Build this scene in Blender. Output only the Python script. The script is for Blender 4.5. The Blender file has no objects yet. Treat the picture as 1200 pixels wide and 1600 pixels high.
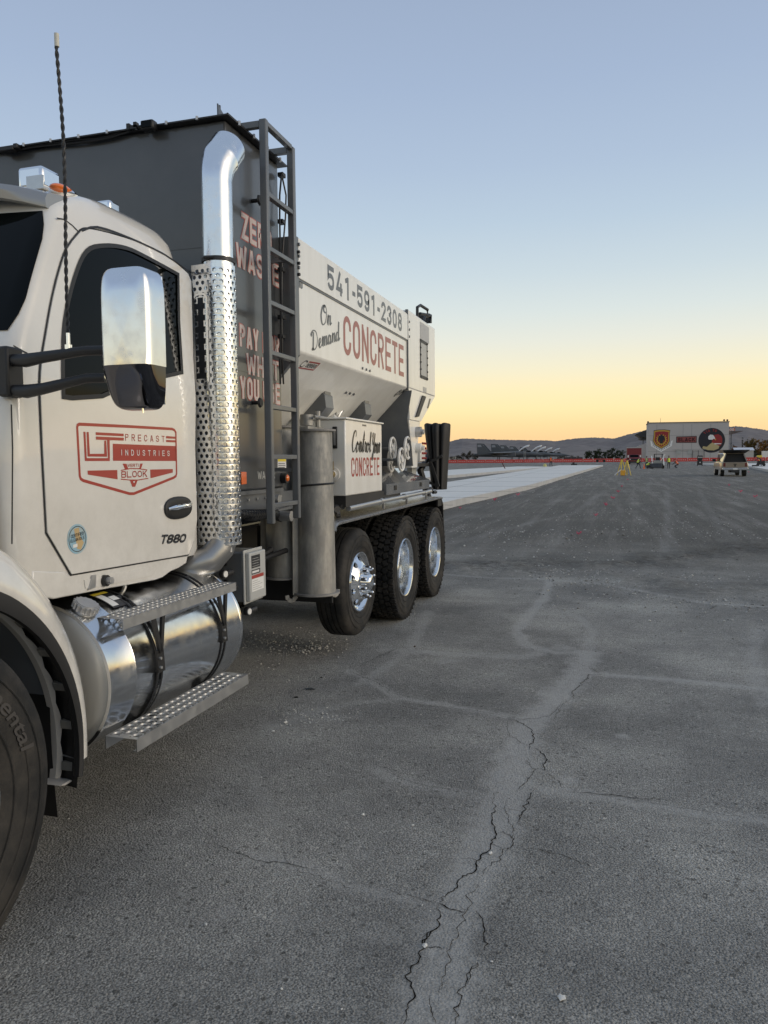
import bpy, bmesh, math, random
import numpy as np
from mathutils import Vector, Matrix
from mathutils.geometry import tessellate_polygon
R = math.radians
scn = bpy.context.scene
# ------------------------------------------------------------------ camera
FPX, EYE, RHO = 1200.0, 1.61, 0.009
_vx, _vy = 360 - RHO*(715-800), (715-800) + RHO*360
PHI = math.atan(-_vy/FPX); TH = math.atan(_vx/FPX*math.cos(PHI))
_s, _c, _sp, _cp = math.sin(TH), math.cos(TH), math.sin(PHI), math.cos(PHI)
rgt = Vector((_c, _s, 0)); fwd = Vector((-_s*_cp, _c*_cp, -_sp)); upv = Vector((-_s*_sp, _c*_sp, _cp))
Rv = (rgt - RHO*upv).normalized(); Uv = (upv + RHO*rgt).normalized()
cam_d = bpy.data.cameras.new('camera'); cam = bpy.data.objects.new('camera', cam_d)
scn.collection.objects.link(cam); scn.camera = cam
cam_d.sensor_fit = 'VERTICAL'; cam_d.sensor_height = 32; cam_d.sensor_width = 24; cam_d.lens = 24
cam_d.clip_start = 0.05; cam_d.clip_end = 20000
M = Matrix.Identity(4)
for i in range(3):
    M[i][0] = Rv[i]; M[i][1] = Uv[i]; M[i][2] = -fwd[i]
M[2][3] = EYE
cam.matrix_world = M
scn.render.resolution_x = 768; scn.render.resolution_y = 1024
scn.view_settings.view_transform = 'Standard'; scn.view_settings.look = 'None'
scn.view_settings.exposure = 0.12; scn.view_settings.gamma = 1
# ------------------------------------------------------------------ dusk sky
SUN_AZ, SUN_EL = R(0), R(16)           # azimuth measured from +X towards +Y
w = bpy.data.worlds.new('World'); scn.world = w; w.use_nodes = True
nt = w.node_tree; nt.nodes.clear()
def N(t, **k):
    n = nt.nodes.new(t)
    for a, b in k.items(): setattr(n, a, b)
    return n
def L(a, b): nt.links.new(a, b)
out = N('ShaderNodeOutputWorld'); bg = N('ShaderNodeBackground'); tc = N('ShaderNodeTexCoord')
sep = N('ShaderNodeSeparateXYZ'); L(tc.outputs['Generated'], sep.inputs[0])
asn = N('ShaderNodeMath', operation='ARCSINE'); L(sep.outputs['Z'], asn.inputs[0])
mr = N('ShaderNodeMapRange'); L(asn.outputs[0], mr.inputs['Value'])
mr.inputs['From Min'].default_value = 0; mr.inputs['From Max'].default_value = R(90)
ramp = N('ShaderNodeValToRGB'); L(mr.outputs[0], ramp.inputs[0])
def srgb(h):
    v = [int(h[i:i+2], 16)/255 for i in (0, 2, 4)]
    return tuple((c/12.92 if c <= .04045 else ((c+.055)/1.055)**2.4) for c in v) + (1,)
stops = [(0, 'F6C893'), (1.2, 'F9CE97'), (2.4, 'FCDBA0'), (3.6, 'FEE7AE'), (5, 'F9E9BB'), (6.5, 'EFE8CB'), (8.3, 'E3E4D7'), (10.4, 'D5DEDC'), (13, 'C6D4DB'),
         (16.5, 'B6C8D8'), (20, 'ABBDD3'), (25, 'A0B2CC'), (31, '97A8C2'), (50, '97A8C0'), (90, '97A8C0')]
el = ramp.color_ramp.elements
while len(el) < len(stops): el.new(.5)
for e, (a, h) in zip(el, stops): e.position = a/90; e.color = srgb(h)
# afterglow round the place where the sun went down
sund = Vector((math.cos(SUN_AZ)*math.cos(R(4)), math.sin(SUN_AZ)*math.cos(R(4)), math.sin(R(4))))
dot = N('ShaderNodeVectorMath', operation='DOT_PRODUCT'); L(tc.outputs['Generated'], dot.inputs[0]); dot.inputs[1].default_value = sund
gm = N('ShaderNodeMapRange'); gm.interpolation_type = 'SMOOTHSTEP'; L(dot.outputs['Value'], gm.inputs['Value'])
gm.inputs['From Min'].default_value = .70; gm.inputs['From Max'].default_value = 1.0
gm.inputs['To Max'].default_value = 1.0
glow = N('ShaderNodeVectorMath', operation='SCALE'); glow.inputs[0].default_value = (1.25, .98, .62); L(gm.outputs[0], glow.inputs['Scale'])
add = N('ShaderNodeVectorMath', operation='ADD'); L(ramp.outputs[0], add.inputs[0]); L(glow.outputs[0], add.inputs[1])
sky = N('ShaderNodeTexSky', sky_type='NISHITA'); sky.sun_disc = False; sky.sun_elevation = R(3); sky.sun_rotation = R(90) - SUN_AZ
skm = N('ShaderNodeVectorMath', operation='SCALE'); L(sky.outputs[0], skm.inputs[0]); skm.inputs['Scale'].default_value = 0.0
add2 = N('ShaderNodeVectorMath', operation='ADD'); L(add.outputs[0], add2.inputs[0]); L(skm.outputs[0], add2.inputs[1])
L(add2.outputs[0], bg.inputs[0]); bg.inputs[1].default_value = 1.0; L(bg.outputs[0], out.inputs[0])
sun_d = bpy.data.lights.new('sun', 'SUN'); sun = bpy.data.objects.new('sun', sun_d); scn.collection.objects.link(sun)
sun_d.energy = 0.72; sun_d.angle = R(22); sun_d.color = (1, .91, .80)
sd = Vector((math.cos(SUN_AZ)*math.cos(SUN_EL), math.sin(SUN_AZ)*math.cos(SUN_EL), math.sin(SUN_EL)))
sun.rotation_euler = sd.to_track_quat('Z', 'Y').to_euler(); sun.location = (20, 10, 20)

# ------------------------------------------------------------------ measuring helpers (photo pixel -> point on a real plane)
def ray(px, py):
    dx, dy = px-600, py-800
    a, b = (dx-RHO*dy)/FPX, -(dy+RHO*dx)/FPX
    return Vector((_c*a-_s*_cp-_s*_sp*b, _s*a+_c*_cp+_c*_sp*b, -_sp+_cp*b))
def SX(px, py, x): r = ray(px, py); t = x/r.x; return Vector((x, r.y*t, EYE+r.z*t))
def SY(px, py, y): r = ray(px, py); t = y/r.y; return Vector((r.x*t, y, EYE+r.z*t))
def SZ(px, py, z=0): r = ray(px, py); t = (z-EYE)/r.z; return Vector((r.x*t, r.y*t, z))

# ------------------------------------------------------------------ materials
def mat(name, base, rough=.5, metal=0, coat=0, var=.12, vscale=6, bump=0, bscale=60, spec=.5, rvar=0, dust=None, dscale=2, damt=.5, emit=None, coatr=.04, dst=(1, 1, 1), film=0):
    m = bpy.data.materials.new(name); m.use_nodes = True; t = m.node_tree; b = t.nodes['Principled BSDF']
    def n(k, **kw):
        q = t.nodes.new(k)
        for a, v in kw.items(): setattr(q, a, v)
        return q
    l = t.links.new
    tcn = n('ShaderNodeTexCoord')
    nz = n('ShaderNodeTexNoise'); nz.inputs['Scale'].default_value = vscale; nz.inputs['Detail'].default_value = 5
    l(tcn.outputs['Object'], nz.inputs['Vector'])
    mx = n('ShaderNodeMix', data_type='RGBA'); mx.inputs[6].default_value = tuple(c*(1-var) for c in base)+(1,)
    mx.inputs[7].default_value = tuple(min(1, c*(1+var)) for c in base)+(1,); l(nz.outputs[0], mx.inputs[0])
    col = mx.outputs[2]
    if dust:
        n2 = n('ShaderNodeTexNoise'); n2.inputs['Scale'].default_value = dscale; n2.inputs['Detail'].default_value = 8; n2.inputs['Roughness'].default_value = .65
        dm = n('ShaderNodeMapping'); dm.inputs['Scale'].default_value = dst; l(tcn.outputs['Object'], dm.inputs[0]); l(dm.outputs[0], n2.inputs['Vector'])
        r2 = n('ShaderNodeMapRange'); r2.inputs['From Min'].default_value = .42; r2.inputs['From Max'].default_value = .68; r2.inputs['To Max'].default_value = damt
        l(n2.outputs[0], r2.inputs['Value'])
        m2 = n('ShaderNodeMix', data_type='RGBA'); l(r2.outputs[0], m2.inputs[0]); l(col, m2.inputs[6]); m2.inputs[7].default_value = tuple(dust)+(1,)
        col = m2.outputs[2]
    if film:    # dried road film, thicker low down on the vehicle
        gp_ = n('ShaderNodeNewGeometry'); sp_ = n('ShaderNodeSeparateXYZ'); l(gp_.outputs['Position'], sp_.inputs[0])
        hm = n('ShaderNodeMapRange'); hm.inputs['From Min'].default_value = 1.75; hm.inputs['From Max'].default_value = .7; l(sp_.outputs['Z'], hm.inputs['Value'])
        n4 = n('ShaderNodeTexNoise'); n4.inputs['Scale'].default_value = 7; n4.inputs['Detail'].default_value = 9; n4.inputs['Roughness'].default_value = .75; l(gp_.outputs['Position'], n4.inputs['Vector'])
        r4 = n('ShaderNodeMapRange'); r4.inputs['From Min'].default_value = .4; r4.inputs['From Max'].default_value = .75; r4.inputs['To Min'].default_value = .15; l(n4.outputs[0], r4.inputs['Value'])
        mm_ = n('ShaderNodeMath', operation='MULTIPLY'); l(hm.outputs[0], mm_.inputs[0]); l(r4.outputs[0], mm_.inputs[1]); mm2 = n('ShaderNodeMath', operation='MULTIPLY'); l(mm_.outputs[0], mm2.inputs[0]); mm2.inputs[1].default_value = film
        m4 = n('ShaderNodeMix', data_type='RGBA'); l(mm2.outputs[0], m4.inputs[0]); l(col, m4.inputs[6]); m4.inputs[7].default_value = (.30, .27, .23, 1); col = m4.outputs[2]
    l(col, b.inputs['Base Color'])
    b.inputs['Metallic'].default_value = metal; b.inputs['Roughness'].default_value = rough
    b.inputs['Specular IOR Level'].default_value = spec
    b.inputs['Coat Weight'].default_value = coat; b.inputs['Coat Roughness'].default_value = coatr
    if rvar:
        n3 = n('ShaderNodeTexNoise'); n3.inputs['Scale'].default_value = vscale*3; n3.inputs['Detail'].default_value = 6; l(tcn.outputs['Object'], n3.inputs['Vector'])
        r3 = n('ShaderNodeMapRange'); r3.inputs['From Min'].default_value = .35; r3.inputs['From Max'].default_value = .7
        r3.inputs['To Min'].default_value = max(0, rough-rvar*.4); r3.inputs['To Max'].default_value = rough+rvar; l(n3.outputs[0], r3.inputs['Value']); l(r3.outputs[0], b.inputs['Roughness'])
    if bump:
        nb = n('ShaderNodeTexNoise'); nb.inputs['Scale'].default_value = bscale; nb.inputs['Detail'].default_value = 4; l(tcn.outputs['Object'], nb.inputs['Vector'])
        bp = n('ShaderNodeBump'); bp.inputs['Strength'].default_value = bump; bp.inputs['Distance'].default_value = .01; l(nb.outputs[0], bp.inputs['Height']); l(bp.outputs[0], b.inputs['Normal'])
    if emit: b.inputs['Emission Color'].default_value = tuple(emit[:3])+(1,); b.inputs['Emission Strength'].default_value = emit[3]
    return m
m_cream = mat('cream_pearl_paint', (.745, .718, .665), .24, 0, 1, .03, 3, bump=.012, bscale=1.6, dust=(.52, .49, .43), dscale=2.6, damt=.22, film=.55)
m_bin = mat('white_bin_paint', (.81, .79, .74), .36, 0, .5, .04, 2, bump=.01, bscale=1.5, dust=(.56, .53, .46), dscale=5, damt=.35, dst=(1, 1.2, .14), film=.4)
m_dark = mat('charcoal_paint', (.055, .058, .062), .38, 0, .7, .08, 2, bump=.01, bscale=3, coatr=.12, dust=(.10, .10, .10), dscale=2, damt=.3)
m_grey = mat('grey_paint', (.105, .112, .12), .45, 0, .3, .08, 4, dust=(.2, .2, .19), dscale=3, damt=.35)
m_lgrey = mat('light_grey_paint', (.42, .42, .40), .5, 0, .1, .05, 4)
m_chrome = mat('chrome', (.86, .87, .88), .05, 1, 0, .02, 4, rvar=.05)
m_stack = mat('satin_chrome', (.78, .80, .82), .16, 1, 0, .06, 7, rvar=.16, bump=.008, bscale=4)
m_tank = mat('polished_aluminium', (.72, .73, .74), .15, 1, 0, .05, 5, rvar=.12, bump=.012, bscale=4, dust=(.6, .58, .55), dscale=6, damt=.2)
m_alu = mat('brushed_aluminium', (.50, .50, .50), .42, .9, 0, .08, 8, rvar=.12)
m_dull = mat('dull_aluminium', (.50, .50, .50), .42, .7, 0, .10, 8, rvar=.15, dust=(.35, .33, .3), damt=.5)
m_rub = mat('tyre_rubber', (.016, .016, .016), .75, 0, 0, .2, 9, bump=.1, bscale=80, dust=(.075, .066, .056), dscale=6, damt=.6, spec=.3)
m_blk = mat('black_plastic', (.012, .012, .013), .5, 0, 0, .2, 6)
m_blks = mat('black_steel', (.016, .016, .017), .55, 0, .1, .2, 6, dust=(.06, .055, .05), damt=.4)
m_glass = mat('dark_tinted_glass', (.002, .003, .003), .04, 0, 0, 0, 3, spec=.12)
m_liner = mat('grey_wheel_liner', (.13, .145, .165), .7, 0, 0, .15, 3, bump=.1, bscale=9)
m_steelg = mat('galvanised_grey_steel', (.24, .24, .232), .5, .35, 0, .15, 10, rvar=.15, bump=.05, bscale=40, dust=(.46, .44, .40), dscale=14, damt=.9, dst=(1, 1, .3), film=.7)
m_ltr = mat('dark_grey_lettering', (.10, .105, .11), .4, 0, .2, .03)
m_blkl = mat('black_lettering', (.02, .02, .022), .4, 0, .2, .03)
m_red = mat('red_lettering', (.36, .045, .03), .4, 0, .3, .04)
m_redf = mat('faded_red_lettering', (.34, .11, .085), .45, 0, .2, .05)
m_whl = mat('white_lettering', (.72, .70, .68), .4, 0, .2, .03)
m_amber = mat('amber_lens', (.75, .16, .01), .15, 0, 1, .05)
m_orange = mat('orange_lens', (.80, .16, .03), .25, 0, 1, .05)
m_white = mat('white_plastic', (.75, .73, .69), .4, 0, .2, .04)
m_sign = mat('white_sticker', (.72, .71, .68), .5, 0, 0, .03)
m_yel = mat('yellow_sticker', (.75, .58, .05), .5, 0, 0, .03)
m_blue = mat('pale_blue_sticker', (.28, .46, .56), .4, 0, .2, .15, 8, dust=(.55, .42, .25), dscale=9, damt=.6)

# ------------------------------------------------------------------ mesh builder
WL = {}
def frame_for(d):
    d = d.normalized(); a = Vector((0, 0, 1)) if abs(d.z) < .9 else Vector((1, 0, 0))
    u = d.cross(a).normalized(); v = d.cross(u).normalized(); return u, v
class MB:
    def __init__(s): s.v = []; s.f = []; s.sm = []; s.mi = []; s.cur = 0
    def add(s, vs, fs, smooth=False):
        o = len(s.v); s.v += [tuple(p) for p in vs]
        for f in fs: s.f.append(tuple(i+o for i in f)); s.sm.append(smooth); s.mi.append(s.cur)
        return s
    def box(s, c, d, rot=None):
        c = Vector(c); h = Vector(d)/2; P = []
        for i in (-1, 1):
            for j in (-1, 1):
                for k in (-1, 1):
                    p = Vector((i*h.x, j*h.y, k*h.z))
                    if rot is not None: p = rot @ p
                    P.append(c+p)
        return s.add(P, [(0, 1, 3, 2), (4, 6, 7, 5), (0, 4, 5, 1), (2, 3, 7, 6), (0, 2, 6, 4), (1, 5, 7, 3)])
    def bx(s, a, b):
        return s.box([(a[i]+b[i])/2 for i in range(3)], [abs(a[i]-b[i]) for i in range(3)])
    def bar(s, p, q, w, h, up=(0, 0, 1)):
        p, q = Vector(p), Vector(q); d = (q-p).normalized(); up = Vector(up)
        sd_ = d.cross(up)
        if sd_.length < 1e-3: sd_ = d.cross(Vector((1, 0, 0)))
        sd_.normalize(); u2 = sd_.cross(d).normalized(); P = []
        for e in (p, q):
            for a, b in ((-1, -1), (1, -1), (1, 1), (-1, 1)): P.append(e+sd_*a*w/2+u2*b*h/2)
        return s.add(P, [(3, 2, 1, 0), (4, 5, 6, 7), (0, 1, 5, 4), (1, 2, 6, 5), (2, 3, 7, 6), (3, 0, 4, 7)])
    def cyl(s, p, q, r, r2=None, n=20, cap=True):
        p, q = Vector(p), Vector(q); u, v = frame_for(q-p); r2 = r if r2 is None else r2; P = []
        for e, rr in ((p, r), (q, r2)):
            for k in range(n): a = 2*math.pi*k/n; P.append(e+(u*math.cos(a)+v*math.sin(a))*rr)
        s.add(P, [(k, (k+1) % n, n+(k+1) % n, n+k) for k in range(n)], True)
        if cap: s.add(P[:n], [tuple(range(n))[::-1]]); s.add(P[n:], [tuple(range(n))])
        return s
    def tube(s, path, r, n=8, cap=True):
        path = [Vector(p) for p in path]; m = len(path); P = []; rr = r if hasattr(r, '__len__') else [r]*m
        t0 = (path[1]-path[0]).normalized(); u, v = frame_for(t0)
        for i, p in enumerate(path):
            t = (path[min(i+1, m-1)]-path[max(i-1, 0)]).normalized()
            u = (u-t*u.dot(t)).normalized(); v = t.cross(u)
            for k in range(n): a = 2*math.pi*k/n; P.append(p+(u*math.cos(a)+v*math.sin(a))*rr[i])
        F = [(i*n+k, i*n+(k+1) % n, (i+1)*n+(k+1) % n, (i+1)*n+k) for i in range(m-1) for k in range(n)]
        s.add(P, F, True)
        if cap: s.add(P[:n], [tuple(range(n))[::-1]]); s.add(P[-n:], [tuple(range(n))])
        return s
    def lathe(s, prof, org, axis, n=48, u=None, a0=0, a1=2*math.pi):
        # prof: list of (distance along axis, radius)
        org = Vector(org); ax = Vector(axis).normalized()
        if u is None: u, v = frame_for(ax)
        else: u = Vector(u); v = ax.cross(u)
        full = abs(a1-a0-2*math.pi) < 1e-6; nn = n if full else n+1; P = []
        for d, r in prof:
            for k in range(nn):
                a = a0+(a1-a0)*k/n; P.append(org+ax*d+(u*math.cos(a)+v*math.sin(a))*r)
        m = len(prof)
        F = [(i*nn+k, i*nn+(k+1) % nn, (i+1)*nn+(k+1) % nn, (i+1)*nn+k) for i in range(m-1) for k in range(n)]
        return s.add(P, F, True)
    def grid(s, rows, smooth=True, closed=False):
        nr, nc = len(rows), len(rows[0]); P = [p for r in rows for p in r]
        return s.add(P, [(i*nc+j, i*nc+(j+1) % nc, (i+1)*nc+(j+1) % nc, (i+1)*nc+j) for i in range(nr-1) for j in range(nc if closed else nc-1)], smooth)
    def prism(s, poly, f0, f1):
        # poly: 2-D outline; f0, f1 map a 2-D point to the two faces
        n = len(poly); a = [f0(p) for p in poly]; b = [f1(p) for p in poly]
        tri = tessellate_polygon([[Vector((p[0], p[1], 0)) for p in poly]])
        s.add(a, [t for t in tri]); s.add(b, [t[::-1] for t in tri])
        return s.add(a+b, [(i, (i+1) % n, n+(i+1) % n, n+i) for i in range(n)])
    def px(s, poly, x0, x1):   # outline in (y, z), thickness in x
        return s.prism(poly, lambda p: Vector((x0, p[0], p[1])), lambda p: Vector((x1, p[0], p[1])))
    def py(s, poly, y0, y1):   # outline in (x, z)
        return s.prism(poly, lambda p: Vector((p[0], y0, p[1])), lambda p: Vector((p[0], y1, p[1])))
    def pz(s, poly, z0, z1):
        return s.prism(poly, lambda p: Vector((p[0], p[1], z0)), lambda p: Vector((p[0], p[1], z1)))
    def ball(s, c, r, n=10, sc=(1, 1, 1)):
        c = Vector(c); rows = []
        for i in range(n+1):
            a = -math.pi/2+math.pi*i/n
            rows.append([c+Vector((math.cos(a)*math.cos(b)*r*sc[0], math.cos(a)*math.sin(b)*r*sc[1], math.sin(a)*r*sc[2])) for b in [2*math.pi*k/(2*n) for k in range(2*n)]])
        return s.grid(rows, True, True)
    def xf(s, Mx):
        s.v = [tuple(Mx @ Vector(p)) for p in s.v]; return s
    def build(s, name, m, parent=None, bevel=0, angle=35, seg=2, recalc=True, merge=True):
        me = bpy.data.meshes.new(name); off = WL.get(parent.name, Vector((0, 0, 0))) if parent else Vector((0, 0, 0))
        me.from_pydata([(p[0]-off.x, p[1]-off.y, p[2]-off.z) for p in s.v], [], s.f)
        me.polygons.foreach_set('use_smooth', s.sm)
        for q in (m if isinstance(m, (list, tuple)) else [m]): me.materials.append(q)
        if any(s.mi): me.polygons.foreach_set('material_index', s.mi)
        if merge or recalc:
            b = bmesh.new(); b.from_mesh(me)
            if merge: bmesh.ops.remove_doubles(b, verts=b.verts, dist=1e-5)
            if recalc: bmesh.ops.recalc_face_normals(b, faces=b.faces)
            b.to_mesh(me); b.free()
        me.update(); me.set_sharp_from_angle(angle=R(angle))
        o = bpy.data.objects.new(name, me); scn.collection.objects.link(o)
        if parent: o.parent = parent; WL[o.name] = off
        if bevel:
            bv = o.modifiers.new('bevel', 'BEVEL'); bv.width = bevel; bv.segments = seg; bv.limit_method = 'ANGLE'; bv.angle_limit = R(40); bv.harden_normals = False
        return o
def tag(o, label=None, cat=None, group=None, kind=None):
    if label: o['label'] = label
    if cat: o['category'] = cat
    if group: o['group'] = group
    if kind: o['kind'] = kind
    return o
def thing(name, label, cat, loc=(0, 0, 0), group=None):
    o = bpy.data.objects.new(name, None); scn.collection.objects.link(o); o.location = loc; o.empty_display_size = .3
    WL[o.name] = Vector(loc); return tag(o, label, cat, group)
def copy_tree(o, parent=None):
    c_ = o.copy(); scn.collection.objects.link(c_); c_.parent = parent
    for ch in o.children: copy_tree(ch, c_)
    return c_

# ------------------------------------------------------------------ lettering (strokes laid flat on a surface)
def arc(cx, cy, r, a0, a1, n=8, ry=None):
    ry = ry or r
    return [(cx+r*math.cos(R(a0+(a1-a0)*i/n)), cy+ry*math.sin(R(a0+(a1-a0)*i/n))) for i in range(n+1)]
def glyph(ch, W, t):
    l, r, b, T = t/2, W-t/2, t/2, 1-t/2; c_ = W/2; Rr = (r-l)/2; m = .5
    P = lambda *a: [(list(p), False) for p in a]
    Ry = min(Rr, .34*(T-b)); ry = min(Rr, (T-b)/4)
    if ch in 'O0Q': return [(arc(c_, T-Ry, Rr, 180, 0, 8, Ry)+arc(c_, b+Ry, Rr, 0, -180, 8, Ry), True)]
    if ch == 'C': return P([(r, .64)]+arc(c_, T-Ry, Rr, 0, 180, 8, Ry)+arc(c_, b+Ry, Rr, 180, 360, 8, Ry)+[(r, .36)])
    if ch == 'G': return P([(r, .66)]+arc(c_, T-Rr, Rr, 0, 180)+arc(c_, b+Rr, Rr, 180, 360)+[(r, .48), (c_, .48)])
    if ch == 'N': return P([(l, 0), (l, 1)], [(r, 0), (r, 1)], [(l, 1-t*.6), (r, t*.6)])
    if ch == 'M': return P([(l, 0), (l, 1)], [(r, 0), (r, 1)], [(l, 1-t*.6), (c_, .3)], [(r, 1-t*.6), (c_, .3)])
    if ch in 'PRB':
        h = m+.02; q = (T-h)/2; k = min(q, W*.5)
        top = [(l, 0), (l, T), (r-k, T)]+arc(r-k, T-k, k, 90, 0, 5)[1:]+arc(r-k, h+k, k, 0, -90, 5)+[(l, h)]
        if ch == 'P': return P(top)
        if ch == 'R': return P(top, [(c_*.95, h), (r, 0)])
        k2 = min((h-b)/2, W*.5)
        return P([(l, 0), (l, 1)], [(l, T), (r-k, T)]+arc(r-k, T-k, k, 90, 0, 5)[1:]+arc(r-k, h+k, k, 0, -90, 5)+[(l, h)], [(r-k2, h)]+arc(r-k2, h-k2, k2, 90, 0, 5)[1:]+arc(r-k2, b+k2, k2, 0, -90, 5)+[(l, b)])
    if ch == 'D': k = min(Rr*1.6, .35); return [([(l, b), (l, T), (r-k, T)]+arc(r-k, T-k, k, 90, 0)[1:]+arc(r-k, b+k, k, 0, -90), True)]
    if ch == 'E': return P([(l, 0), (l, 1)], [(l, T), (W, T)], [(l, m), (W*.92, m)], [(l, b), (W, b)])
    if ch == 'F': return P([(l, 0), (l, 1)], [(l, T), (W, T)], [(l, m), (W*.9, m)])
    if ch == 'L': return P([(l, 1), (l, b), (W, b)])
    if ch == 'T': return P([(0, T), (W, T)], [(c_, 0), (c_, 1)])
    if ch == 'I': return P([(c_, 0), (c_, 1)])
    if ch == 'H': return P([(l, 0), (l, 1)], [(r, 0), (r, 1)], [(l, m), (r, m)])
    if ch == 'K': return P([(l, 0), (l, 1)], [(l, .4), (r, 1)], [(W*.45, .55), (r, 0)])
    if ch == 'A': return P([(l*.8, 0), (c_, .98)], [(W-l*.8, 0), (c_, .98)], [(W*.25, .27), (W*.75, .27)])
    if ch == 'V': return P([(l*.8, 1), (c_, .02)], [(W-l*.8, 1), (c_, .02)])
    if ch == 'W': q = W*.27; return P([(l*.7, 1), (q, .02)], [(q, .02), (c_, .85)], [(c_, .85), (W-q, .02)], [(W-q, .02), (W-l*.7, 1)])
    if ch == 'Y': return P([(l*.8, 1), (c_, .42)], [(W-l*.8, 1), (c_, .42)], [(c_, 0), (c_, .5)])
    if ch == 'X': return P([(l, 0), (r, 1)], [(l, 1), (r, 0)])
    if ch == 'U': return P([(l, 1)]+arc(c_, b+Ry, Rr, 180, 360, 8, Ry)+[(r, 1)])
    if ch == 'J': return P([(r, 1)]+arc(c_, b+Rr, Rr, 0, -180))
    if ch == 'Z': return P([(0, T), (r, T), (l, b), (W, b)])
    if ch == 'S': return P([(r, T-ry-.03)]+arc(c_, T-ry, Rr, 0, 180, 8, ry)+arc(c_, .5+ry, Rr, 180, 270, 5, ry)+arc(c_, .5-ry, Rr, 90, 0, 5, ry)+arc(c_, b+ry, Rr, 0, -180, 8, ry)+[(l, b+ry+.03)])
    if ch == '1': return P([(c_+.06, 0), (c_+.06, 1)], [(c_+.06, 1-t*.5), (l, .78)])
    if ch == '2': return P([(l, T-ry-.05)]+arc(c_, T-ry, Rr, 180, -25, 9, ry)+[(l, b), (W, b)])
    if ch == '3': k = min(.24, Rr); return P([(l, T-ry-.04)]+arc(c_, T-ry, Rr, 180, 0, 8, ry)+arc(c_, .53+ry, Rr, 0, -90, 5, ry)+[(c_*.8, .53)], [(c_, .53)]+arc(c_, .53-ry, Rr, 90, 0, 5, ry)[1:]+arc(c_, b+ry, Rr, 0, -180, 8, ry)+[(l, b+ry+.04)])
    if ch == '4': return P([(W*.62, 1), (l, .26), (W, .26)], [(W*.74, 0), (W*.74, .55)])
    if ch == '5': return P([(W*.98, T), (l, T), (l, .53), (l+.02, .55), (c_, .60)]+arc(c_, .60-ry, Rr, 85, 0, 5, ry)+arc(c_, b+ry, Rr, 0, -170, 8, ry))
    if ch == '8': return [(arc(c_, T-ry*.9, Rr*.92, 180, 0, 8, ry*.9)+arc(c_, .52+ry*.9, Rr*.92, 0, -180, 8, ry*.9), True), (arc(c_, .52-ry, Rr, 180, 0, 8, ry)+arc(c_, b+ry, Rr, 0, -180, 8, ry), True)]
    if ch == '9': return P(arc(c_, .40+ry, Rr, 0, -180, 8, ry)+arc(c_, T-ry, Rr, 180, 0, 8, ry)+arc(c_, b+ry, Rr, 0, -165, 8, ry))
    if ch == '-': return P([(0, .45), (W, .45)])
    return []
def ribbon(pts, t, closed=False, widths=None):
    n = len(pts); Lp, Rp = [], []
    for i in range(n):
        p = Vector(pts[i])
        a = Vector(pts[(i-1) % n]) if (closed or i > 0) else None
        b = Vector(pts[(i+1) % n]) if (closed or i < n-1) else None
        d1 = (p-a) if a is not None else (b-p); d2 = (b-p) if b is not None else (p-a)
        if d1.length < 1e-9: d1 = d2
        if d2.length < 1e-9: d2 = d1
        d1 = d1.normalized(); d2 = d2.normalized(); n1 = Vector((-d1.y, d1.x)); n2 = Vector((-d2.y, d2.x)); nn = n1+n2
        if nn.length < .3: nn = n1
        nn.normalize(); k = 1/max(.45, nn.dot(n1)); hw = (widths[i] if widths else t)/2
        Lp.append(p+nn*hw*k); Rp.append(p-nn*hw*k)
    V = Lp+Rp; F = [(i, (i+1) % n, n+(i+1) % n, n+i) for i in range(n if closed else n-1)]
    return V, F
def put_strokes(mb, strokes, t, fn, k0=0, dk=.00025):
    for j, (pts, cl) in enumerate(strokes):
        # drop doubled points
        q = [pts[0]]
        for p in pts[1:]:
            if (Vector(p)-Vector(q[-1])).length > 1e-4: q.append(p)
        if cl and (Vector(q[0])-Vector(q[-1])).length < 1e-4: q.pop()
        V, F = ribbon(q, t, cl); mb.add([fn(v[0], v[1], (k0+j)*dk) for v in V], F)
def text(mb, s, fn, height, W=.45, t=.16, gap=.12, total=None, extra=0):
    """fn(u, v, lift) -> point; glyph boxes are W*height wide; if total is given the string is stretched to it"""
    ws = [(W*.55 if c in '-' else (W*.35 if c in 'I ' else (W*1.35 if c in 'WM' else W))) for c in s]
    tot = sum(ws)+gap*(len(s)-1); k = height if total is None else total/tot; x = 0; j = 0
    for c, wd in zip(s, ws):
        st = glyph(c, max(wd*(k/height), t*1.01), t)
        wd2 = wd*k/height
        put_strokes(mb, [([(p[0]*height+x, p[1]*height) for p in pts], cl) for pts, cl in st], (t+extra)*height, fn); x += (wd+gap)*k
    return x
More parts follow.
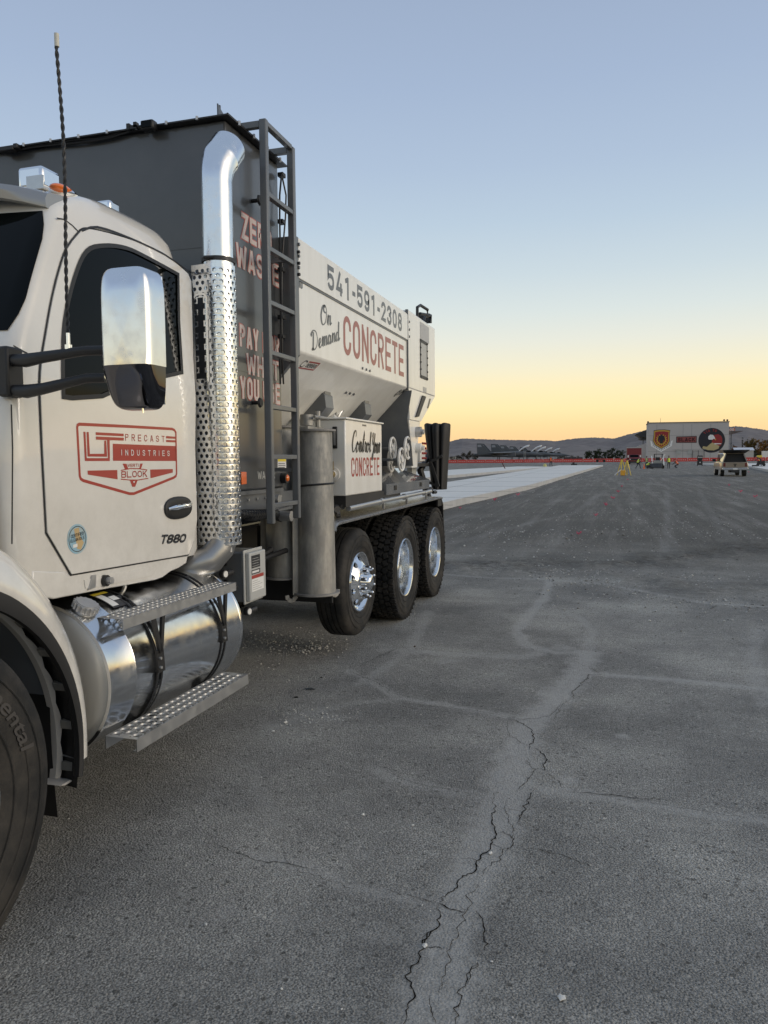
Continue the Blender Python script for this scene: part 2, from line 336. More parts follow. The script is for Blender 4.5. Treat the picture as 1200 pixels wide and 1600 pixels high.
SCR = {
 'O': (.62, [[(.42,.86),(.28,.97),(.12,.8),(.04,.45),(.12,.1),(.28,.0),(.46,.14),(.56,.5),(.52,.82),(.38,.98),(.27,.84),(.33,.66),(.5,.6)]]),
 'D': (.68, [[(.22,.9),(.2,.5),(.14,.06),(.04,.04),(.1,.1),(.3,.0),(.52,.16),(.6,.5),(.48,.86),(.22,.98),(.02,.84),(.06,.72)]]),
 'C': (.55, [[(.46,.72),(.5,.9),(.38,1.0),(.16,.82),(.05,.4),(.14,.06),(.32,.02),(.5,.2)]]),
 'Y': (.60, [[(.02,.8),(.12,.98),(.18,.8),(.16,.55),(.26,.42),(.42,.56),(.56,.98)],[(.56,.98),(.48,.5),(.38,0),(.26,-.35),(.12,-.3),(.2,-.1),(.58,.2)]]),
 'n': (.44, [[(0,.1),(.09,.47),(.12,.3),(.08,0)],[(.1,.22),(.2,.44),(.3,.44),(.31,.2),(.33,.02),(.46,.12)]]),
 'm': (.62, [[(0,.1),(.09,.47),(.12,.3),(.08,0)],[(.1,.22),(.2,.45),(.28,.4),(.26,0)],[(.28,.22),(.38,.45),(.48,.42),(.48,.15),(.52,.02),(.64,.12)]]),
 'e': (.36, [[(0,.12),(.16,.2),(.28,.34),(.22,.46),(.1,.36),(.08,.12),(.18,.0),(.38,.14)]]),
 'a': (.44, [[(.3,.4),(.18,.46),(.06,.3),(.06,.06),(.16,.02),(.28,.2),(.32,.44)],[(.32,.44),(.3,.12),(.34,.0),(.46,.12)]]),
 'd': (.46, [[(.3,.4),(.18,.46),(.06,.3),(.06,.06),(.16,.02),(.28,.2),(.4,1.0)],[(.4,1.0),(.32,.3),(.34,.0),(.48,.12)]]),
 'o': (.40, [[(.2,.45),(.06,.32),(.06,.08),(.16,.0),(.28,.12),(.28,.36),(.2,.45),(.26,.36),(.42,.4)]]),
 't': (.30, [[(0,.12),(.16,.5),(.2,.88),(.12,.3),(.14,.02),(.32,.12)],[(.02,.6),(.32,.62)]]),
 'r': (.34, [[(0,.12),(.1,.48),(.16,.42),(.26,.42),(.22,.15),(.24,.02),(.36,.12)]]),
 'l': (.26, [[(0,.12),(.16,.6),(.2,.96),(.12,.9),(.1,.3),(.14,.02),(.28,.12)]]),
 'u': (.46, [[(0,.3),(.08,.45),(.08,.12),(.16,.0),(.28,.14),(.34,.45)],[(.34,.45),(.3,.1),(.36,.0),(.48,.12)]])}
def catmull(P, n=6):
    Q = []
    for i in range(len(P)-1):
        a, b, c_, d = [Vector(P[min(max(j, 0), len(P)-1)]) for j in (i-1, i, i+1, i+2)]
        for k in range(n):
            t = k/n; Q.append(.5*((2*b)+(c_-a)*t+(2*a-5*b+4*c_-d)*t*t+(3*b-a-3*c_+d)*t**3))
    Q.append(Vector(P[-1])); return Q
def script(mb, s, fn, height, t=.09, total=None, shear=.22):
    tot = sum(SCR[c][0] if c in SCR else .3 for c in s); k = height if total is None else total/tot; x = 0; j = 0
    for c in s:
        if c not in SCR: x += .3*k; continue
        wd, sts = SCR[c]
        for st in sts:
            q = catmull([((p[0])*k+p[1]*height*shear+x, p[1]*height) for p in st])
            wdt = []
            for i in range(len(q)):
                d = (q[min(i+1, len(q)-1)]-q[max(i-1, 0)]).normalized(); wdt.append(t*height*(.45+.85*max(0, -d.y)+.15*abs(d.y)))
            V, F = ribbon(q, t*height, False, wdt); mb.add([fn(v[0], v[1], (j % 6)*.0003) for v in V], F); j += 1
        x += wd*k
def plane_fn(o, U, V, n):
    o, U, V, n = Vector(o), Vector(U), Vector(V), Vector(n)
    return lambda u, v, k: o+U*u+V*v+n*(k)
def font_mesh(s, fn, height, sx=1.0, bold=0.0, shear=0):
    c = bpy.data.curves.new('t', 'FONT'); c.body = s; c.size = 1; c.offset = bold; c.shear = shear; c.resolution_u = 3
    o = bpy.data.objects.new('t', c); scn.collection.objects.link(o)
    bpy.context.view_layer.update()
    me = bpy.data.meshes.new_from_object(o.evaluated_get(bpy.context.evaluated_depsgraph_get()))
    V = [v.co.copy() for v in me.vertices]; F = [tuple(p.vertices) for p in me.polygons]
    bpy.data.objects.remove(o); bpy.data.curves.remove(c); bpy.data.meshes.remove(me)
    x0 = min(v.x for v in V); k = height/.72
    return [fn((v.x-x0)*k*sx, v.y*k, 0) for v in V], F, (max(v.x for v in V)-x0)*k*sx
# ================================================================== THE TRUCK
XC = -3.25
truck = thing('concrete_mixer_truck', 'cream and charcoal concrete mixer truck filling the left side, three rear wheels showing', 'truck', (XC, 5.2, 0))
ROOT = truck
KEEP = {'tyre', 'company_decal', 'heat_shield', 'hose_bundle', 'aerial_whip', 'cab_body', 'upper_step', 'lower_step', 'driveline', 'pump_unit', 'tail_frame', 'ribbed_hose', 'chassis_frame'}
def clusters(mb):
    par = list(range(len(mb.v)))
    def find(i):
        while par[i] != i: par[i] = par[par[i]]; i = par[i]
        return i
    key = {}
    for i, p in enumerate(mb.v):
        k = (round(p[0], 4), round(p[1], 4), round(p[2], 4))
        if k in key: par[find(i)] = find(key[k])
        else: key[k] = i
    for f in mb.f:
        for j in f[1:]: par[find(j)] = find(f[0])
    comp = {}
    for fi, f in enumerate(mb.f): comp.setdefault(find(f[0]), []).append(fi)
    cl = []
    for fs in comp.values():
        ps = [mb.v[i] for f in fs for i in mb.f[f]]
        cl.append([[min(p[k] for p in ps)-.0015 for k in range(3)], [max(p[k] for p in ps)+.0015 for k in range(3)], fs])
    ch = True
    while ch:
        ch = False
        for i in range(len(cl)):
            for j in range(i+1, len(cl)):
                A, B = cl[i], cl[j]
                if all(A[0][k] <= B[1][k] and B[0][k] <= A[1][k] for k in range(3)):
                    cl[i] = [[min(A[0][k], B[0][k]) for k in range(3)], [max(A[1][k], B[1][k]) for k in range(3)], A[2]+B[2]]; del cl[j]; ch = True; break
            if ch: break
    return cl
def T(mb, name, m, parent=None, **k):
    if 'lettering' in name or 'print' in name or name in KEEP or len(mb.f) > 6000: return mb.build(name, m, parent or truck, **k)
    cl = clusters(mb)
    if len(cl) == 1 or len(cl) > 40: return mb.build(name, m, parent or truck, **k)
    first = None
    for lo, hi, fs in cl:
        s = MB(); mp = {}
        for fi in sorted(fs):
            f = mb.f[fi]
            for i in f:
                if i not in mp: mp[i] = len(s.v); s.v.append(mb.v[i])
            s.f.append(tuple(mp[i] for i in f)); s.sm.append(mb.sm[fi]); s.mi.append(mb.mi[fi])
        o = s.build(name, m, parent or truck, **k); first = first or o
    return first
def holed_cell(mb, fn, u0, u1, v0, v1, ru, rv, n=8, depth=.003, lip=0):
    cu, cv, hu, hv = (u0+u1)/2, (v0+v1)/2, (u1-u0)/2, (v1-v0)/2; A, B, C_ = [], [], []
    for k in range(n):
        a = 2*math.pi*k/n; ca, sa = math.cos(a), math.sin(a); m = max(abs(ca), abs(sa))
        A.append(fn(cu+ru*ca, cv+rv*sa, lip)); B.append(fn(cu+hu*ca/m, cv+hv*sa/m, 0)); C_.append(fn(cu+ru*.92*ca, cv+rv*.92*sa, -depth))
    mb.add(A+B, [(k, (k+1) % n, n+(k+1) % n, n+k) for k in range(n)], lip > 0)
    mb.add(A+C_, [(k, (k+1) % n, n+(k+1) % n, n+k) for k in range(n)], False)
def perf(mb, fn, U, V, nu, nv, r, n=8, depth=.003, lip=0, skip=None):
    du, dv = U/nu, V/nv
    for j in range(nv):
        o = 0 if j % 2 == 0 else du/2
        if o:
            mb.add([fn(0, j*dv, 0), fn(o, j*dv, 0), fn(o, j*dv+dv, 0), fn(0, j*dv+dv, 0)], [(0, 1, 2, 3)])
            mb.add([fn(U-du/2, j*dv, 0), fn(U, j*dv, 0), fn(U, j*dv+dv, 0), fn(U-du/2, j*dv+dv, 0)], [(0, 1, 2, 3)])
        for i in range(nu-(1 if o else 0)):
            u0 = o+i*du
            if skip and skip(u0+du/2, j*dv+dv/2): continue
            holed_cell(mb, fn, u0, u0+du, j*dv, j*dv+dv, r, r, n, depth, lip)
# ---------------------------------------------------------------- cab shell
def side_x(z): return -2.2-(0 if z < 1.95 else min(1, (z-1.95)/.65)*.05)-max(0, z-2.6)*.2
def on_side(px, py):
    x = -2.2
    for _ in range(4): x = side_x(SX(px, py, x).z)
    return SX(px, py, x)
# z, half width, front, rear, front corner radius, rear corner radius
LV = [(1.095, 1.035, 2.36, 3.78, .07, .06), (1.13, 1.05, 2.34, 3.80, .08, .08), (1.55, 1.05, 2.33, 3.80, .08, .08), (1.95, 1.05, 2.33, 3.80, .08, .09), (2.12, 1.037, 2.40, 3.80, .06, .10),
      (2.36, 1.018, 2.52, 3.80, .06, .11), (2.60, 1.0, 2.65, 3.79, .06, .13), (2.69, .985, 2.70, 3.785, .07, .14), (2.755, .972, 2.77, 3.775, .12, .15),
      (2.805, .945, 2.84, 3.75, .2, .18), (2.84, .90, 2.93, 3.70, .25, .22), (2.87, .80, 3.02, 3.60, .3, .28), (2.885, .6, 3.12, 3.45, .25, .25)]
def contour(w_, yf, yr, rf, rr):
    bulge = .09; pts = []
    xe = w_-rf
    for i in range(7): x = xe*i/6; pts.append((x, yf+bulge*(x/1.05)**2))
    yb = yf+bulge*(xe/1.05)**2
    for i in range(1, 7): a = R(-90+90*i/6); pts.append((xe+rf*math.cos(a), yb+rf+rf*math.sin(a)))
    for i in range(1, 4): pts.append((w_, yb+rf+(yr-rr-yb-rf)*i/4))
    for i in range(0, 7): a = R(90*i/6); pts.append((w_-rr+rr*math.cos(a), yr-rr+rr*math.sin(a)))
    pts.append((0, yr)); return pts
rows = []
for z, w_, yf, yr, rf, rr in LV:
    h_ = contour(w_, yf, yr, rf, rr)
    rows.append([Vector((XC+x, y, z)) for x, y in h_]+[Vector((XC-x, y, z)) for x, y in h_[-2:0:-1]])
mb = MB(); mb.grid(rows, True, True); n_ = len(rows[0])
mb.add(rows[0], [tuple(range(n_))]); mb.add(rows[-1], [tuple(range(n_))])
cab = T(mb, 'cab_body', m_cream, angle=50)
# windscreen patch
def ws_pt(x, z, off):
    for a, b in zip(LV[3:], LV[4:]):
        if a[0] <= z <= b[0]+1e-6: t = (z-a[0])/(b[0]-a[0]); L5 = [a[k]+(b[k]-a[k])*t for k in range(6)]; break
    w_, yf, rf = L5[1], L5[2], L5[4]; xe = w_-rf; s = 1 if x > 0 else -1; ax = abs(x)
    if ax <= xe: return Vector((XC+x, yf+.09*(ax/1.05)**2-off, z))
    k = min(.96, (ax-xe)/rf); th = math.asin(k); yb = yf+.09*(xe/1.05)**2
    return Vector((XC+s*(xe+(rf+off)*math.sin(th)), yb+rf-(rf+off)*math.cos(th), z))
mb = MB(); r_ = []
for i in range(9):
    z = 2.125+(2.665-2.125)*i/8; wx = 1.018-.048*i/8-(.03 if i in (0, 8) else 0)-(.008 if i in (1, 7) else 0)
    r_.append([ws_pt(wx*(abs(j-20)/20)**.6*(1 if j > 20 else -1), z, .005) for j in range(41)])
mb.grid(r_); T(mb, 'windscreen', m_glass)
# helper: a flat-ish panel lying on the cab side
def densify(pts, n=1):
    return pts
def side_panel(name, outline, holes, off, m, parent=None, lipd=.02, smooth_pts=None):
    polys = [[(lambda q: (q.y, q.z))(on_side(*p)) for p in o] for o in [outline]+holes]
    allp = [p for o in polys for p in o]
    tri = tessellate_polygon([[Vector((p[0], p[1], 0)) for p in o] for o in polys])
    b = bmesh.new(); vs = [b.verts.new((0, p[0], p[1])) for p in allp]
    for t in tri:
        try: b.faces.new([vs[i] for i in t])
        except ValueError: pass
    for zc in (1.95, 2.6): bmesh.ops.bisect_plane(b, geom=b.verts[:]+b.edges[:]+b.faces[:], plane_co=(0, 0, zc), plane_no=(0, 0, 1))
    for v in b.verts: v.co.x = side_x(v.co.z)+off
    b.normal_update()
    bmesh.ops.recalc_face_normals(b, faces=b.faces)
    if sum(f.normal.x for f in b.faces) < 0: bmesh.ops.reverse_faces(b, faces=b.faces)
    b.verts.index_update(); V = [v.co.copy() for v in b.verts]; F = [tuple(v.index for v in f.verts) for f in b.faces]
    E_ = [(e.verts[0].index, e.verts[1].index) for e in b.edges if e.is_boundary]; b.free()
    mb = MB(); mb.add(V, F); k = len(V)
    mb.add([V[i]-Vector((0, 0, 0)) for e in E_ for i in e]+[V[i]-Vector((lipd, 0, 0)) for e in E_ for i in e], [(2*j, 2*j+1, 2*len(E_)+2*j+1, 2*len(E_)+2*j) for j in range(len(E_))])
    return T(mb, name, m, parent, recalc=False, merge=False)
def side_strip(mb, pts, wdt, off, closed=False):
    q = [on_side(*p) for p in pts]; V, F = ribbon([(p.y, p.z) for p in q], wdt, closed)
    mb.add([Vector((side_x(v[1])+off, v[0], v[1])) for v in V], F)
def sm(pts, n=4): return [tuple(p) for p in catmull(pts, n)]
door_front = sm([(125, 361), (104, 388), (91, 425), (80, 470), (71, 520), (63, 570), (61, 605)], 3)+[(65, 700), (72, 832), (110, 897)]
door_rear = [(293, 866), (301, 845), (306, 812), (303, 700), (300, 560), (297, 440)]
door_top = sm([(292, 428), (262, 402), (235, 388), (205, 376), (165, 364), (135, 358), (125, 361)], 3)
door_out = door_front[:-1]+[(110, 897)]+door_rear+door_top[:-1]
win = sm([(96, 620), (95, 560), (98, 500), (113, 435), (132, 393), (160, 384), (195, 388), (230, 404), (276, 429)], 4)+[(277, 500), (282, 582), (200, 600), (157, 619), (110, 622)]
door = side_panel('door', door_out, [win], .008, m_cream)
mb = MB(); side_strip(mb, door_out, .016, .0035, True); T(mb, 'door_gap', m_blk, door)
mb = MB(); side_strip(mb, win, .020, .012, True); T(mb, 'window_seal', m_blk, door)
side_panel('window_glass', win, [], .0045, m_glass, door)
# curved hint of quarter light and grab rail inside the glass edge
# door handle
hp = on_side(274, 792)
def dom(c, ry, rz, d, n=24, sq=2.4):
    rows = []
    for s_, dd in ((1, 0), (.97, .5), (.88, .8), (.7, .95), (.35, 1), (.02, 1)):
        rows.append([Vector((c.x+dd*d, c.y+math.copysign(abs(math.cos(2*math.pi*k/n))**(2/sq), math.cos(2*math.pi*k/n))*ry*s_, c.z+math.copysign(abs(math.sin(2*math.pi*k/n))**(2/sq), math.sin(2*math.pi*k/n))*rz*s_)) for k in range(n)])
    return rows
mb = MB(); mb.grid(dom(Vector((-2.19, hp.y+.01, hp.z-.005)), .132, .060, .014), True, True); hd = T(mb, 'door_handle', m_blk, door)
mb = MB(); mb.tube([(-2.176, hp.y-.10, hp.z-.004), (-2.150, hp.y-.07, hp.z+.002), (-2.146, hp.y+.05, hp.z+.008), (-2.17, hp.y+.108, hp.z+.012)], [.006, .013, .012, .007], 10)
T(mb, 'handle_grip', m_chrome, door)
# model lettering on the door (raised badge)
def side_fn(px0, py0, px1, py1):
    a, b = on_side(px0, py0), on_side(px1, py1); U = (b-a).normalized()
    V = Vector((0, 0, 1)); return (lambda u, v, k: a+U*u+V*v+Vector((.0095+k, 0, 0))), (b-a).length
fn, ln = side_fn(247, 850, 290, 847)
f2 = lambda u, v, k: fn(u+v*.55, v, k)
mb = MB(); text(mb, 'T880', f2, .045, W=.78, t=.20, gap=.10, total=ln*.9, extra=.09); T(mb, 'badge', m_chrome, door)
mb = MB(); text(mb, 'T880', lambda u, v, k: f2(u, v, k+.003), .045, W=.78, t=.20, gap=.10, total=ln*.9, extra=-.05); T(mb, 'badge_face', m_blkl, door)
# round blue sticker
c0 = on_side(118, 842); mb = MB(); mb.cyl(c0+Vector((.0085, 0, 0)), c0+Vector((.0095, 0, 0)), .064, n=40); stk = T(mb, 'round_sticker', m_blue, door)
mb = MB(); mb.add([c0+Vector((.0099, y_, z_)) for y_, z_ in ((-.02, .045), (.012, .048), (.018, .01), (.04, -.02), (.02, -.048), (-.004, -.042), (-.01, -.005))], [tuple(range(7))]); T(mb, 'sticker_map', mat('tan_sticker_print', (.50, .36, .18), .5), stk)
mb = MB(); q = [(c0.y+.054*math.cos(2*math.pi*i/40), c0.z+.054*math.sin(2*math.pi*i/40)) for i in range(40)]
V_, F_ = ribbon(q, .003, True); mb.add([Vector((-2.1895, v[0], v[1])) for v in V_], F_)
pf = lambda oy, oz: (lambda u, v, k: Vector((-2.1893+k, c0.y+oy+u, c0.z+oz+v+.10*u)))
text(mb, 'CERTIFIED', pf(-.041, .006), .015, W=.6, t=.14, gap=.1, total=.082); text(mb, 'CLEAN IDLE', pf(-.046, -.013), .014, W=.6, t=.14, gap=.1, total=.090)
T(mb, 'sticker_lettering', m_blkl, door)
mb = MB(); mb.add([pf(-.03, -.036)(u, v, 0) for u, v in ((0, 0), (.028, 0), (.028, .014), (0, .014))], [(0, 1, 2, 3)]); T(mb, 'sticker_box', m_sign, door)
# the company decal on the door
A0 = on_side(120, 662); A1 = on_side(272, 672)
dW, dH = 1.0, 1.0
def dec(px, py, k=0): q = on_side(px, py); return Vector((side_x(q.z)+.0088+k, q.y, q.z))
def Z2(x, y): return (100+x/6.0, 640+y/6.0)       # coordinates read off an enlarged crop of the decal
mb = MB()
def dpoly(P, k=0): mb.add([dec(*Z2(*p), k) for p in P], [tuple(range(len(P)))])
def dline(P, wdt, k=0, closed=False):
    q = [dec(*Z2(*p)) for p in P]; V_, F_ = ribbon([(a.y, a.z) for a in q], wdt, closed); mb.add([Vector((-2.1912+k, v[0], v[1])) for v in V_], F_)
dline([(128, 137), (580, 158), (1000, 182)]+[(1022, 192), (1035, 215)]+[(1042, 600), (1036, 622), (1015, 638)]+[(640, 788), (600, 788)]+[(165, 665), (142, 650), (132, 620)]+[(108, 165), (112, 146)], .0135, 0, True)
dpoly([(166, 208), (186, 209), (200, 452), (395, 452), (395, 300), (415, 300), (415, 482), (182, 482)][:0] or [(166, 208), (186, 209), (198, 460), (180, 482)])
dpoly([(198, 455), (414, 455), (414, 482), (180, 482)], .0002)
dpoly([(196, 210), (216, 211), (227, 415), (205, 440)], .0001); dpoly([(227, 415), (362, 414), (388, 442), (205, 440)], .0003)
dpoly([(362, 290), (380, 290), (388, 442), (362, 414)], .0004); dpoly([(388, 285), (412, 285), (414, 455), (396, 455)], .0005)
dpoly([(282, 212), (545, 226), (545, 251), (282, 239)]); dpoly([(284, 252), (545, 264), (545, 291), (284, 282)], .0006)
dpoly([(442, 320), (1034, 342), (1036, 482), (445, 480)])
dpoly([(943, 248), (1030, 254), (1030, 274), (943, 270)]); dpoly([(943, 284), (1032, 288), (1032, 308), (943, 305)])
dpoly([(205, 572), (485, 566), (487, 654), (207, 610)]); dpoly([(794, 562), (1006, 557), (1007, 590), (797, 644)])
dpoly([(535, 506), (572, 508), (590, 562), (560, 566)]); dpoly([(700, 506), (724, 506), (706, 558), (690, 560)], .0002)
dline([(518, 571), (600, 553), (680, 553), (766, 566)], .0045, .0004); dline([(518, 652), (600, 660), (680, 660), (776, 644)], .0045, .0004)
dpoly([(603, 664), (676, 662), (652, 724), (626, 724)], .0002)
T(mb, 'company_decal', m_red, door)
def dtext(mb, s, x0, y0, x1, y1, hpx, k, **kw):
    a, b = dec(*Z2(x0, y0)), dec(*Z2(x1, y1)); U = (b-a); ln = U.length; U.normalize(); hh = (dec(*Z2(x0, y0-hpx))-a).length
    text(mb, s, lambda u, v, kk: a+U*u+Vector((k+kk, 0, v)), hh, total=ln, **kw)
mb = MB(); dtext(mb, 'PRECAST', 560, 292, 930, 306, 64, .0004, W=.42, t=.13, gap=.42); T(mb, 'decal_lettering', m_red, door); mb = MB()
dtext(mb, 'BLOCK', 524, 640, 764, 630, 62, .0008, W=.72, t=.17, gap=.16); T(mb, 'decal_lettering', m_red, door); mb = MB(); dtext(mb, 'VERTI', 582, 538, 686, 536, 30, .0008, W=.6, t=.17, gap=.12)
T(mb, 'decal_lettering', m_red, door)
mb = MB(); dtext(mb, 'INDUSTRIES', 520, 430, 975, 436, 56, .0010, W=.42, t=.14, gap=.5); T(mb, 'decal_white_lettering', m_whl, door); mb = MB()
dpoly([(632, 672), (650, 671), (641, 692)], .0008); T(mb, 'decal_white_lettering', m_whl, door)
# sill below the door, step lamp and switch
mb = MB(); sl = [(110, 899), (200, 882), (293, 868), (291, 880), (278, 888), (266, 893), (254, 902), (243, 906), (160, 921), (84, 936), (50, 930), (50, 892), (104, 894)]
q = [SX(p[0], p[1], -2.2) for p in sl]; mb.px([(a.y, a.z) for a in q], -2.232, -2.1975); T(mb, 'cab_sill', m_cream, bevel=.008)
mb = MB(); mb.bx((-2.24, 2.5, 1.07), (2*XC+2.24, 3.84, 1.118)); T(mb, 'cab_underside', m_blks)
mb = MB(); q = [SX(p[0], p[1], -2.193) for p in [(132, 906), (238, 886), (246, 888), (236, 900), (150, 917), (134, 920)]]; mb.px([(a.y, a.z) for a in q], -2.1973, -2.193); T(mb, 'sill_recess', m_cream, bevel=.002)
a = SX(165, 907, -2.19); mb = MB(); mb.cyl(a+Vector((-.01, 0, 0)), a+Vector((.035, 0, 0)), .018, .016, 20); T(mb, 'step_lamp', m_alu)
mb = MB(); mb.cyl(a+Vector((-.011, -.004, 0)), a+Vector((.012, -.004, 0)), .026, n=20); T(mb, 'lamp_bezel', m_blk)
mb = MB(); q = [SX(*p, -2.19) for p in [(138, 922), (144, 899), (150, 898), (149, 918)]]; mb.px([(v.y, v.z) for v in q], -2.196, -2.188); T(mb, 'sill_vent', m_alu)
# panel gap between hood and cowl, cowl top
mb = MB(); side_strip(mb, [(17, 632), (19, 700), (18, 850)], .008, .002); side_strip(mb, [(20, 540), (60, 562)], .006, .002)
side_strip(mb, [(88, 341), (100, 343), (112, 352), (121, 361)], .006, .003); T(mb, 'panel_gap', m_blk)
mb = MB(); side_strip(mb, sm([(125, 361), (150, 355), (200, 372), (255, 398), (292, 424), (318, 436)], 3), .010, .010); T(mb, 'drip_rail', m_blk, recalc=True)
# roof visor, lamps, beacon, aerial
mb = MB(); rows = []
for i in range(25):
    t_ = -1+2*i/24; x = XC+t_*.955; ye = 2.62+.16*abs(t_)**3.5; zt = 2.805-.06*abs(t_)**4
    rows.append([Vector((x, ye+.22, zt+.02)), Vector((x, ye+.06, zt+.012)), Vector((x, ye-.01, zt-.005)), Vector((x, ye-.025, zt-.03)), Vector((x, ye-.02, zt-.065)), Vector((x, ye+.01, zt-.07)), Vector((x, ye+.2, zt-.03))])
mb.grid(rows); mb.add(rows[0], [tuple(range(7))]); mb.add(rows[-1], [tuple(range(7))]); T(mb, 'sun_visor', mat('silver_visor_paint', (.30, .30, .30), .35, .6, .6, .05))
a = SX(30, 297, -2.60); mb = MB(); mb.box(SY(62, 284, 3.06), (.135, .13, .10)); rl = T(mb, 'roof_lamp', m_chrome, bevel=.016)
mb = MB(); mb.box(SY(55, 285, 2.99), (.095, .006, .062)); T(mb, 'lamp_glass', mat('clear_lamp_glass', (.55, .58, .6), .12, .3, .8, .1, 30), rl, bevel=.002)
mb = MB(); mb.box(SY(168, 326, 3.46), (.09, .09, .06)); T(mb, 'roof_lamp', m_chrome, bevel=.012)
mb = MB(); mb.ball(SY(96, 297, 2.94), .05, 8, (.75, 1.3, .45)); T(mb, 'marker_lamp', m_amber)
mb = MB(); mb.ball(SY(100, 303, 2.97), .06, 8, (.8, 1.4, .4)); T(mb, 'lamp_base', m_chrome)
# mirror
mb = MB(); mb.bx((-2.235, 2.385, 1.86), (-2.185, 2.47, 2.05)); T(mb, 'mirror_bracket', m_blk, bevel=.01)
for za, zb in ((2.0, 2.018), (1.885, 1.918)):
    mb = MB(); mb.tube([(-2.2, 2.42, za), (-2.12, 2.41, za-.006), (-2.04, 2.40, za), (-1.86, 2.415, zb), (-1.79, 2.43, zb)], [.022, .026, .022, .018, .018], 12); T(mb, 'mirror_arm', m_blk)
def shell(cx_, cz, hw, hh, yb, dep, n=48, sq=6, tilt=0):
    rows = []
    for s_, d in ((1, 0), (1.0, .55), (.985, .72), (.95, .84), (.86, .92), (.65, .97), (.33, .995), (.001, 1)):
        rw = []
        for k in range(n):
            a = 2*math.pi*k/n; ca, sa = math.cos(a), math.sin(a)
            ins = (1-s_)*hw if s_ > .8 else None
            ex = hw*s_; ez = hh-(hw-ex) if s_ > .85 else hh*s_*1.0
            rw.append(Vector((cx_+math.copysign(abs(ca)**(2/sq), ca)*ex, yb-dep*d, cz+math.copysign(abs(sa)**(2/sq), sa)*ez)))
        rows.append(rw)
    if tilt:
        M_ = Matrix.Translation((cx_, yb, cz)) @ Matrix.Rotation(R(tilt), 4, 'X') @ Matrix.Translation((-cx_, -yb, -cz)); rows = [[M_ @ p for p in r_] for r_ in rows]
    return rows
mb = MB(); b0 = SY(157, 575, 2.42); b1 = SY(256, 575, 2.42); b0 = SY(158, 530, 2.37); b1 = SY(255, 530, 2.455); mcx = (b0.x+b1.x)/2; mhw = abs(b1.x-b0.x)/2
ztop = SY(205, 418, 2.40).z; zmid = SY(205, 572, 2.40).z; zbot = SY(205, 640, 2.40).z
hmir = (ztop-zbot)/2
def mir_rows(lo, hi):
    rr = shell(mcx, (ztop+zbot)/2, mhw, hmir, 2.47, .12, n=96)
    return rr
def clip_shell(keep_up):
    rr = shell(mcx, (ztop+zbot)/2, mhw, hmir, 2.47, .12, n=96); s = MB(); s.grid(rr, True, True)
    b_ = bmesh.new(); vs = [b_.verts.new(p) for p in s.v]
    for f in s.f: b_.faces.new([vs[i] for i in f])
    bmesh.ops.bisect_plane(b_, geom=b_.verts[:]+b_.edges[:]+b_.faces[:], plane_co=(0, 0, zmid), plane_no=(0, 0, 1), clear_outer=not keep_up, clear_inner=keep_up)
    if not keep_up:
        for v in b_.verts: v.co.y += (zmid-v.co.z)*.34*(1 if v.co.y < 2.46 else 0)-.004
    b_.verts.index_update(); o = MB(); o.add([v.co.copy() for v in b_.verts], [tuple(v.index for v in f.verts) for f in b_.faces], True); b_.free(); return o
mb = clip_shell(True); mir = T(mb, 'mirror', m_stack, angle=70)
mb = clip_shell(False); T(mb, 'mirror_cover', mat('black_chrome', (.09, .09, .10), .05, 1, 0, .05), mir, angle=70)
mb = MB(); mb.box((mcx, 2.474, (ztop+zbot)/2), (mhw*1.8, .008, ztop-zbot-.04)); T(mb, 'mirror_glass', m_chrome, mir, bevel=.003)
mb = MB(); mb.cyl((b0.x, 2.41, 2.018), (b0.x+.01, 2.395, 2.018), .016); mb.cyl((b0.x, 2.41, 1.918), (b0.x+.01, 2.395, 1.918), .016); mb.cyl((mcx+.03, 2.42, zbot-.012), (mcx+.03, 2.42, zbot+.02), .004); T(mb, 'mirror_bolt', m_chrome, mir)
# aerial on the upper mirror arm
ab = Vector((-1.93, 2.41, 2.03)); at_ = SY(89, 73, 2.41)
mb = MB(); mb.cyl(ab+Vector((0, 0, -.01)), ab+Vector((0, 0, .012)), .013); mb.cyl(ab, ab+Vector((0, 0, .055)), .007); ant = T(mb, 'aerial', m_chrome)
mb = MB(); pth = []
for i in range(241):
    t_ = i/240; p = (ab+Vector((0, 0, .05))).lerp(at_, t_); p.x += .010*math.sin(t_*math.pi)-.004*math.sin(t_*7); pth.append(p)
for ph in (0, math.pi):
    mb.tube([p+Vector((math.cos(i*.42+ph)*.0032, math.sin(i*.42+ph)*.0032, 0)) for i, p in enumerate(pth)], .0042, 6)
T(mb, 'aerial_whip', m_blks, ant)
mb = MB(); mb.cyl(at_, at_+Vector((0, 0, .045)), .0085, n=12); T(mb, 'aerial_tip', mat('ivory_plastic', (.6, .58, .5), .5), ant)
# hood and front end (mostly outside the picture)
mb = MB(); rows = []
for y, hw, zt in ((.55, .70, 1.5), (.62, .78, 1.62), (1.0, .85, 1.78), (1.7, .93, 1.93), (2.38, .99, 2.03)):
    rows.append([Vector((XC+math.copysign(abs(math.cos(a))**.45, math.cos(a))*hw, y, 1.0+(zt-1.0)*abs(math.sin(a))**.45)) for a in [math.pi*k/16 for k in range(17)]])
mb.grid(rows); mb.add(rows[0], [tuple(range(17))]); mb.add(rows[-1], [tuple(range(17))]); T(mb, 'hood', m_cream, angle=60)
mb = MB(); mb.bx((XC-.55, .50, .75), (XC+.55, .62, 1.5)); T(mb, 'grille', m_chrome, bevel=.03)
mb = MB(); mb.bx((XC-1.22, .30, .35), (XC+1.22, .52, .72)); T(mb, 'bumper', m_chrome, bevel=.04)
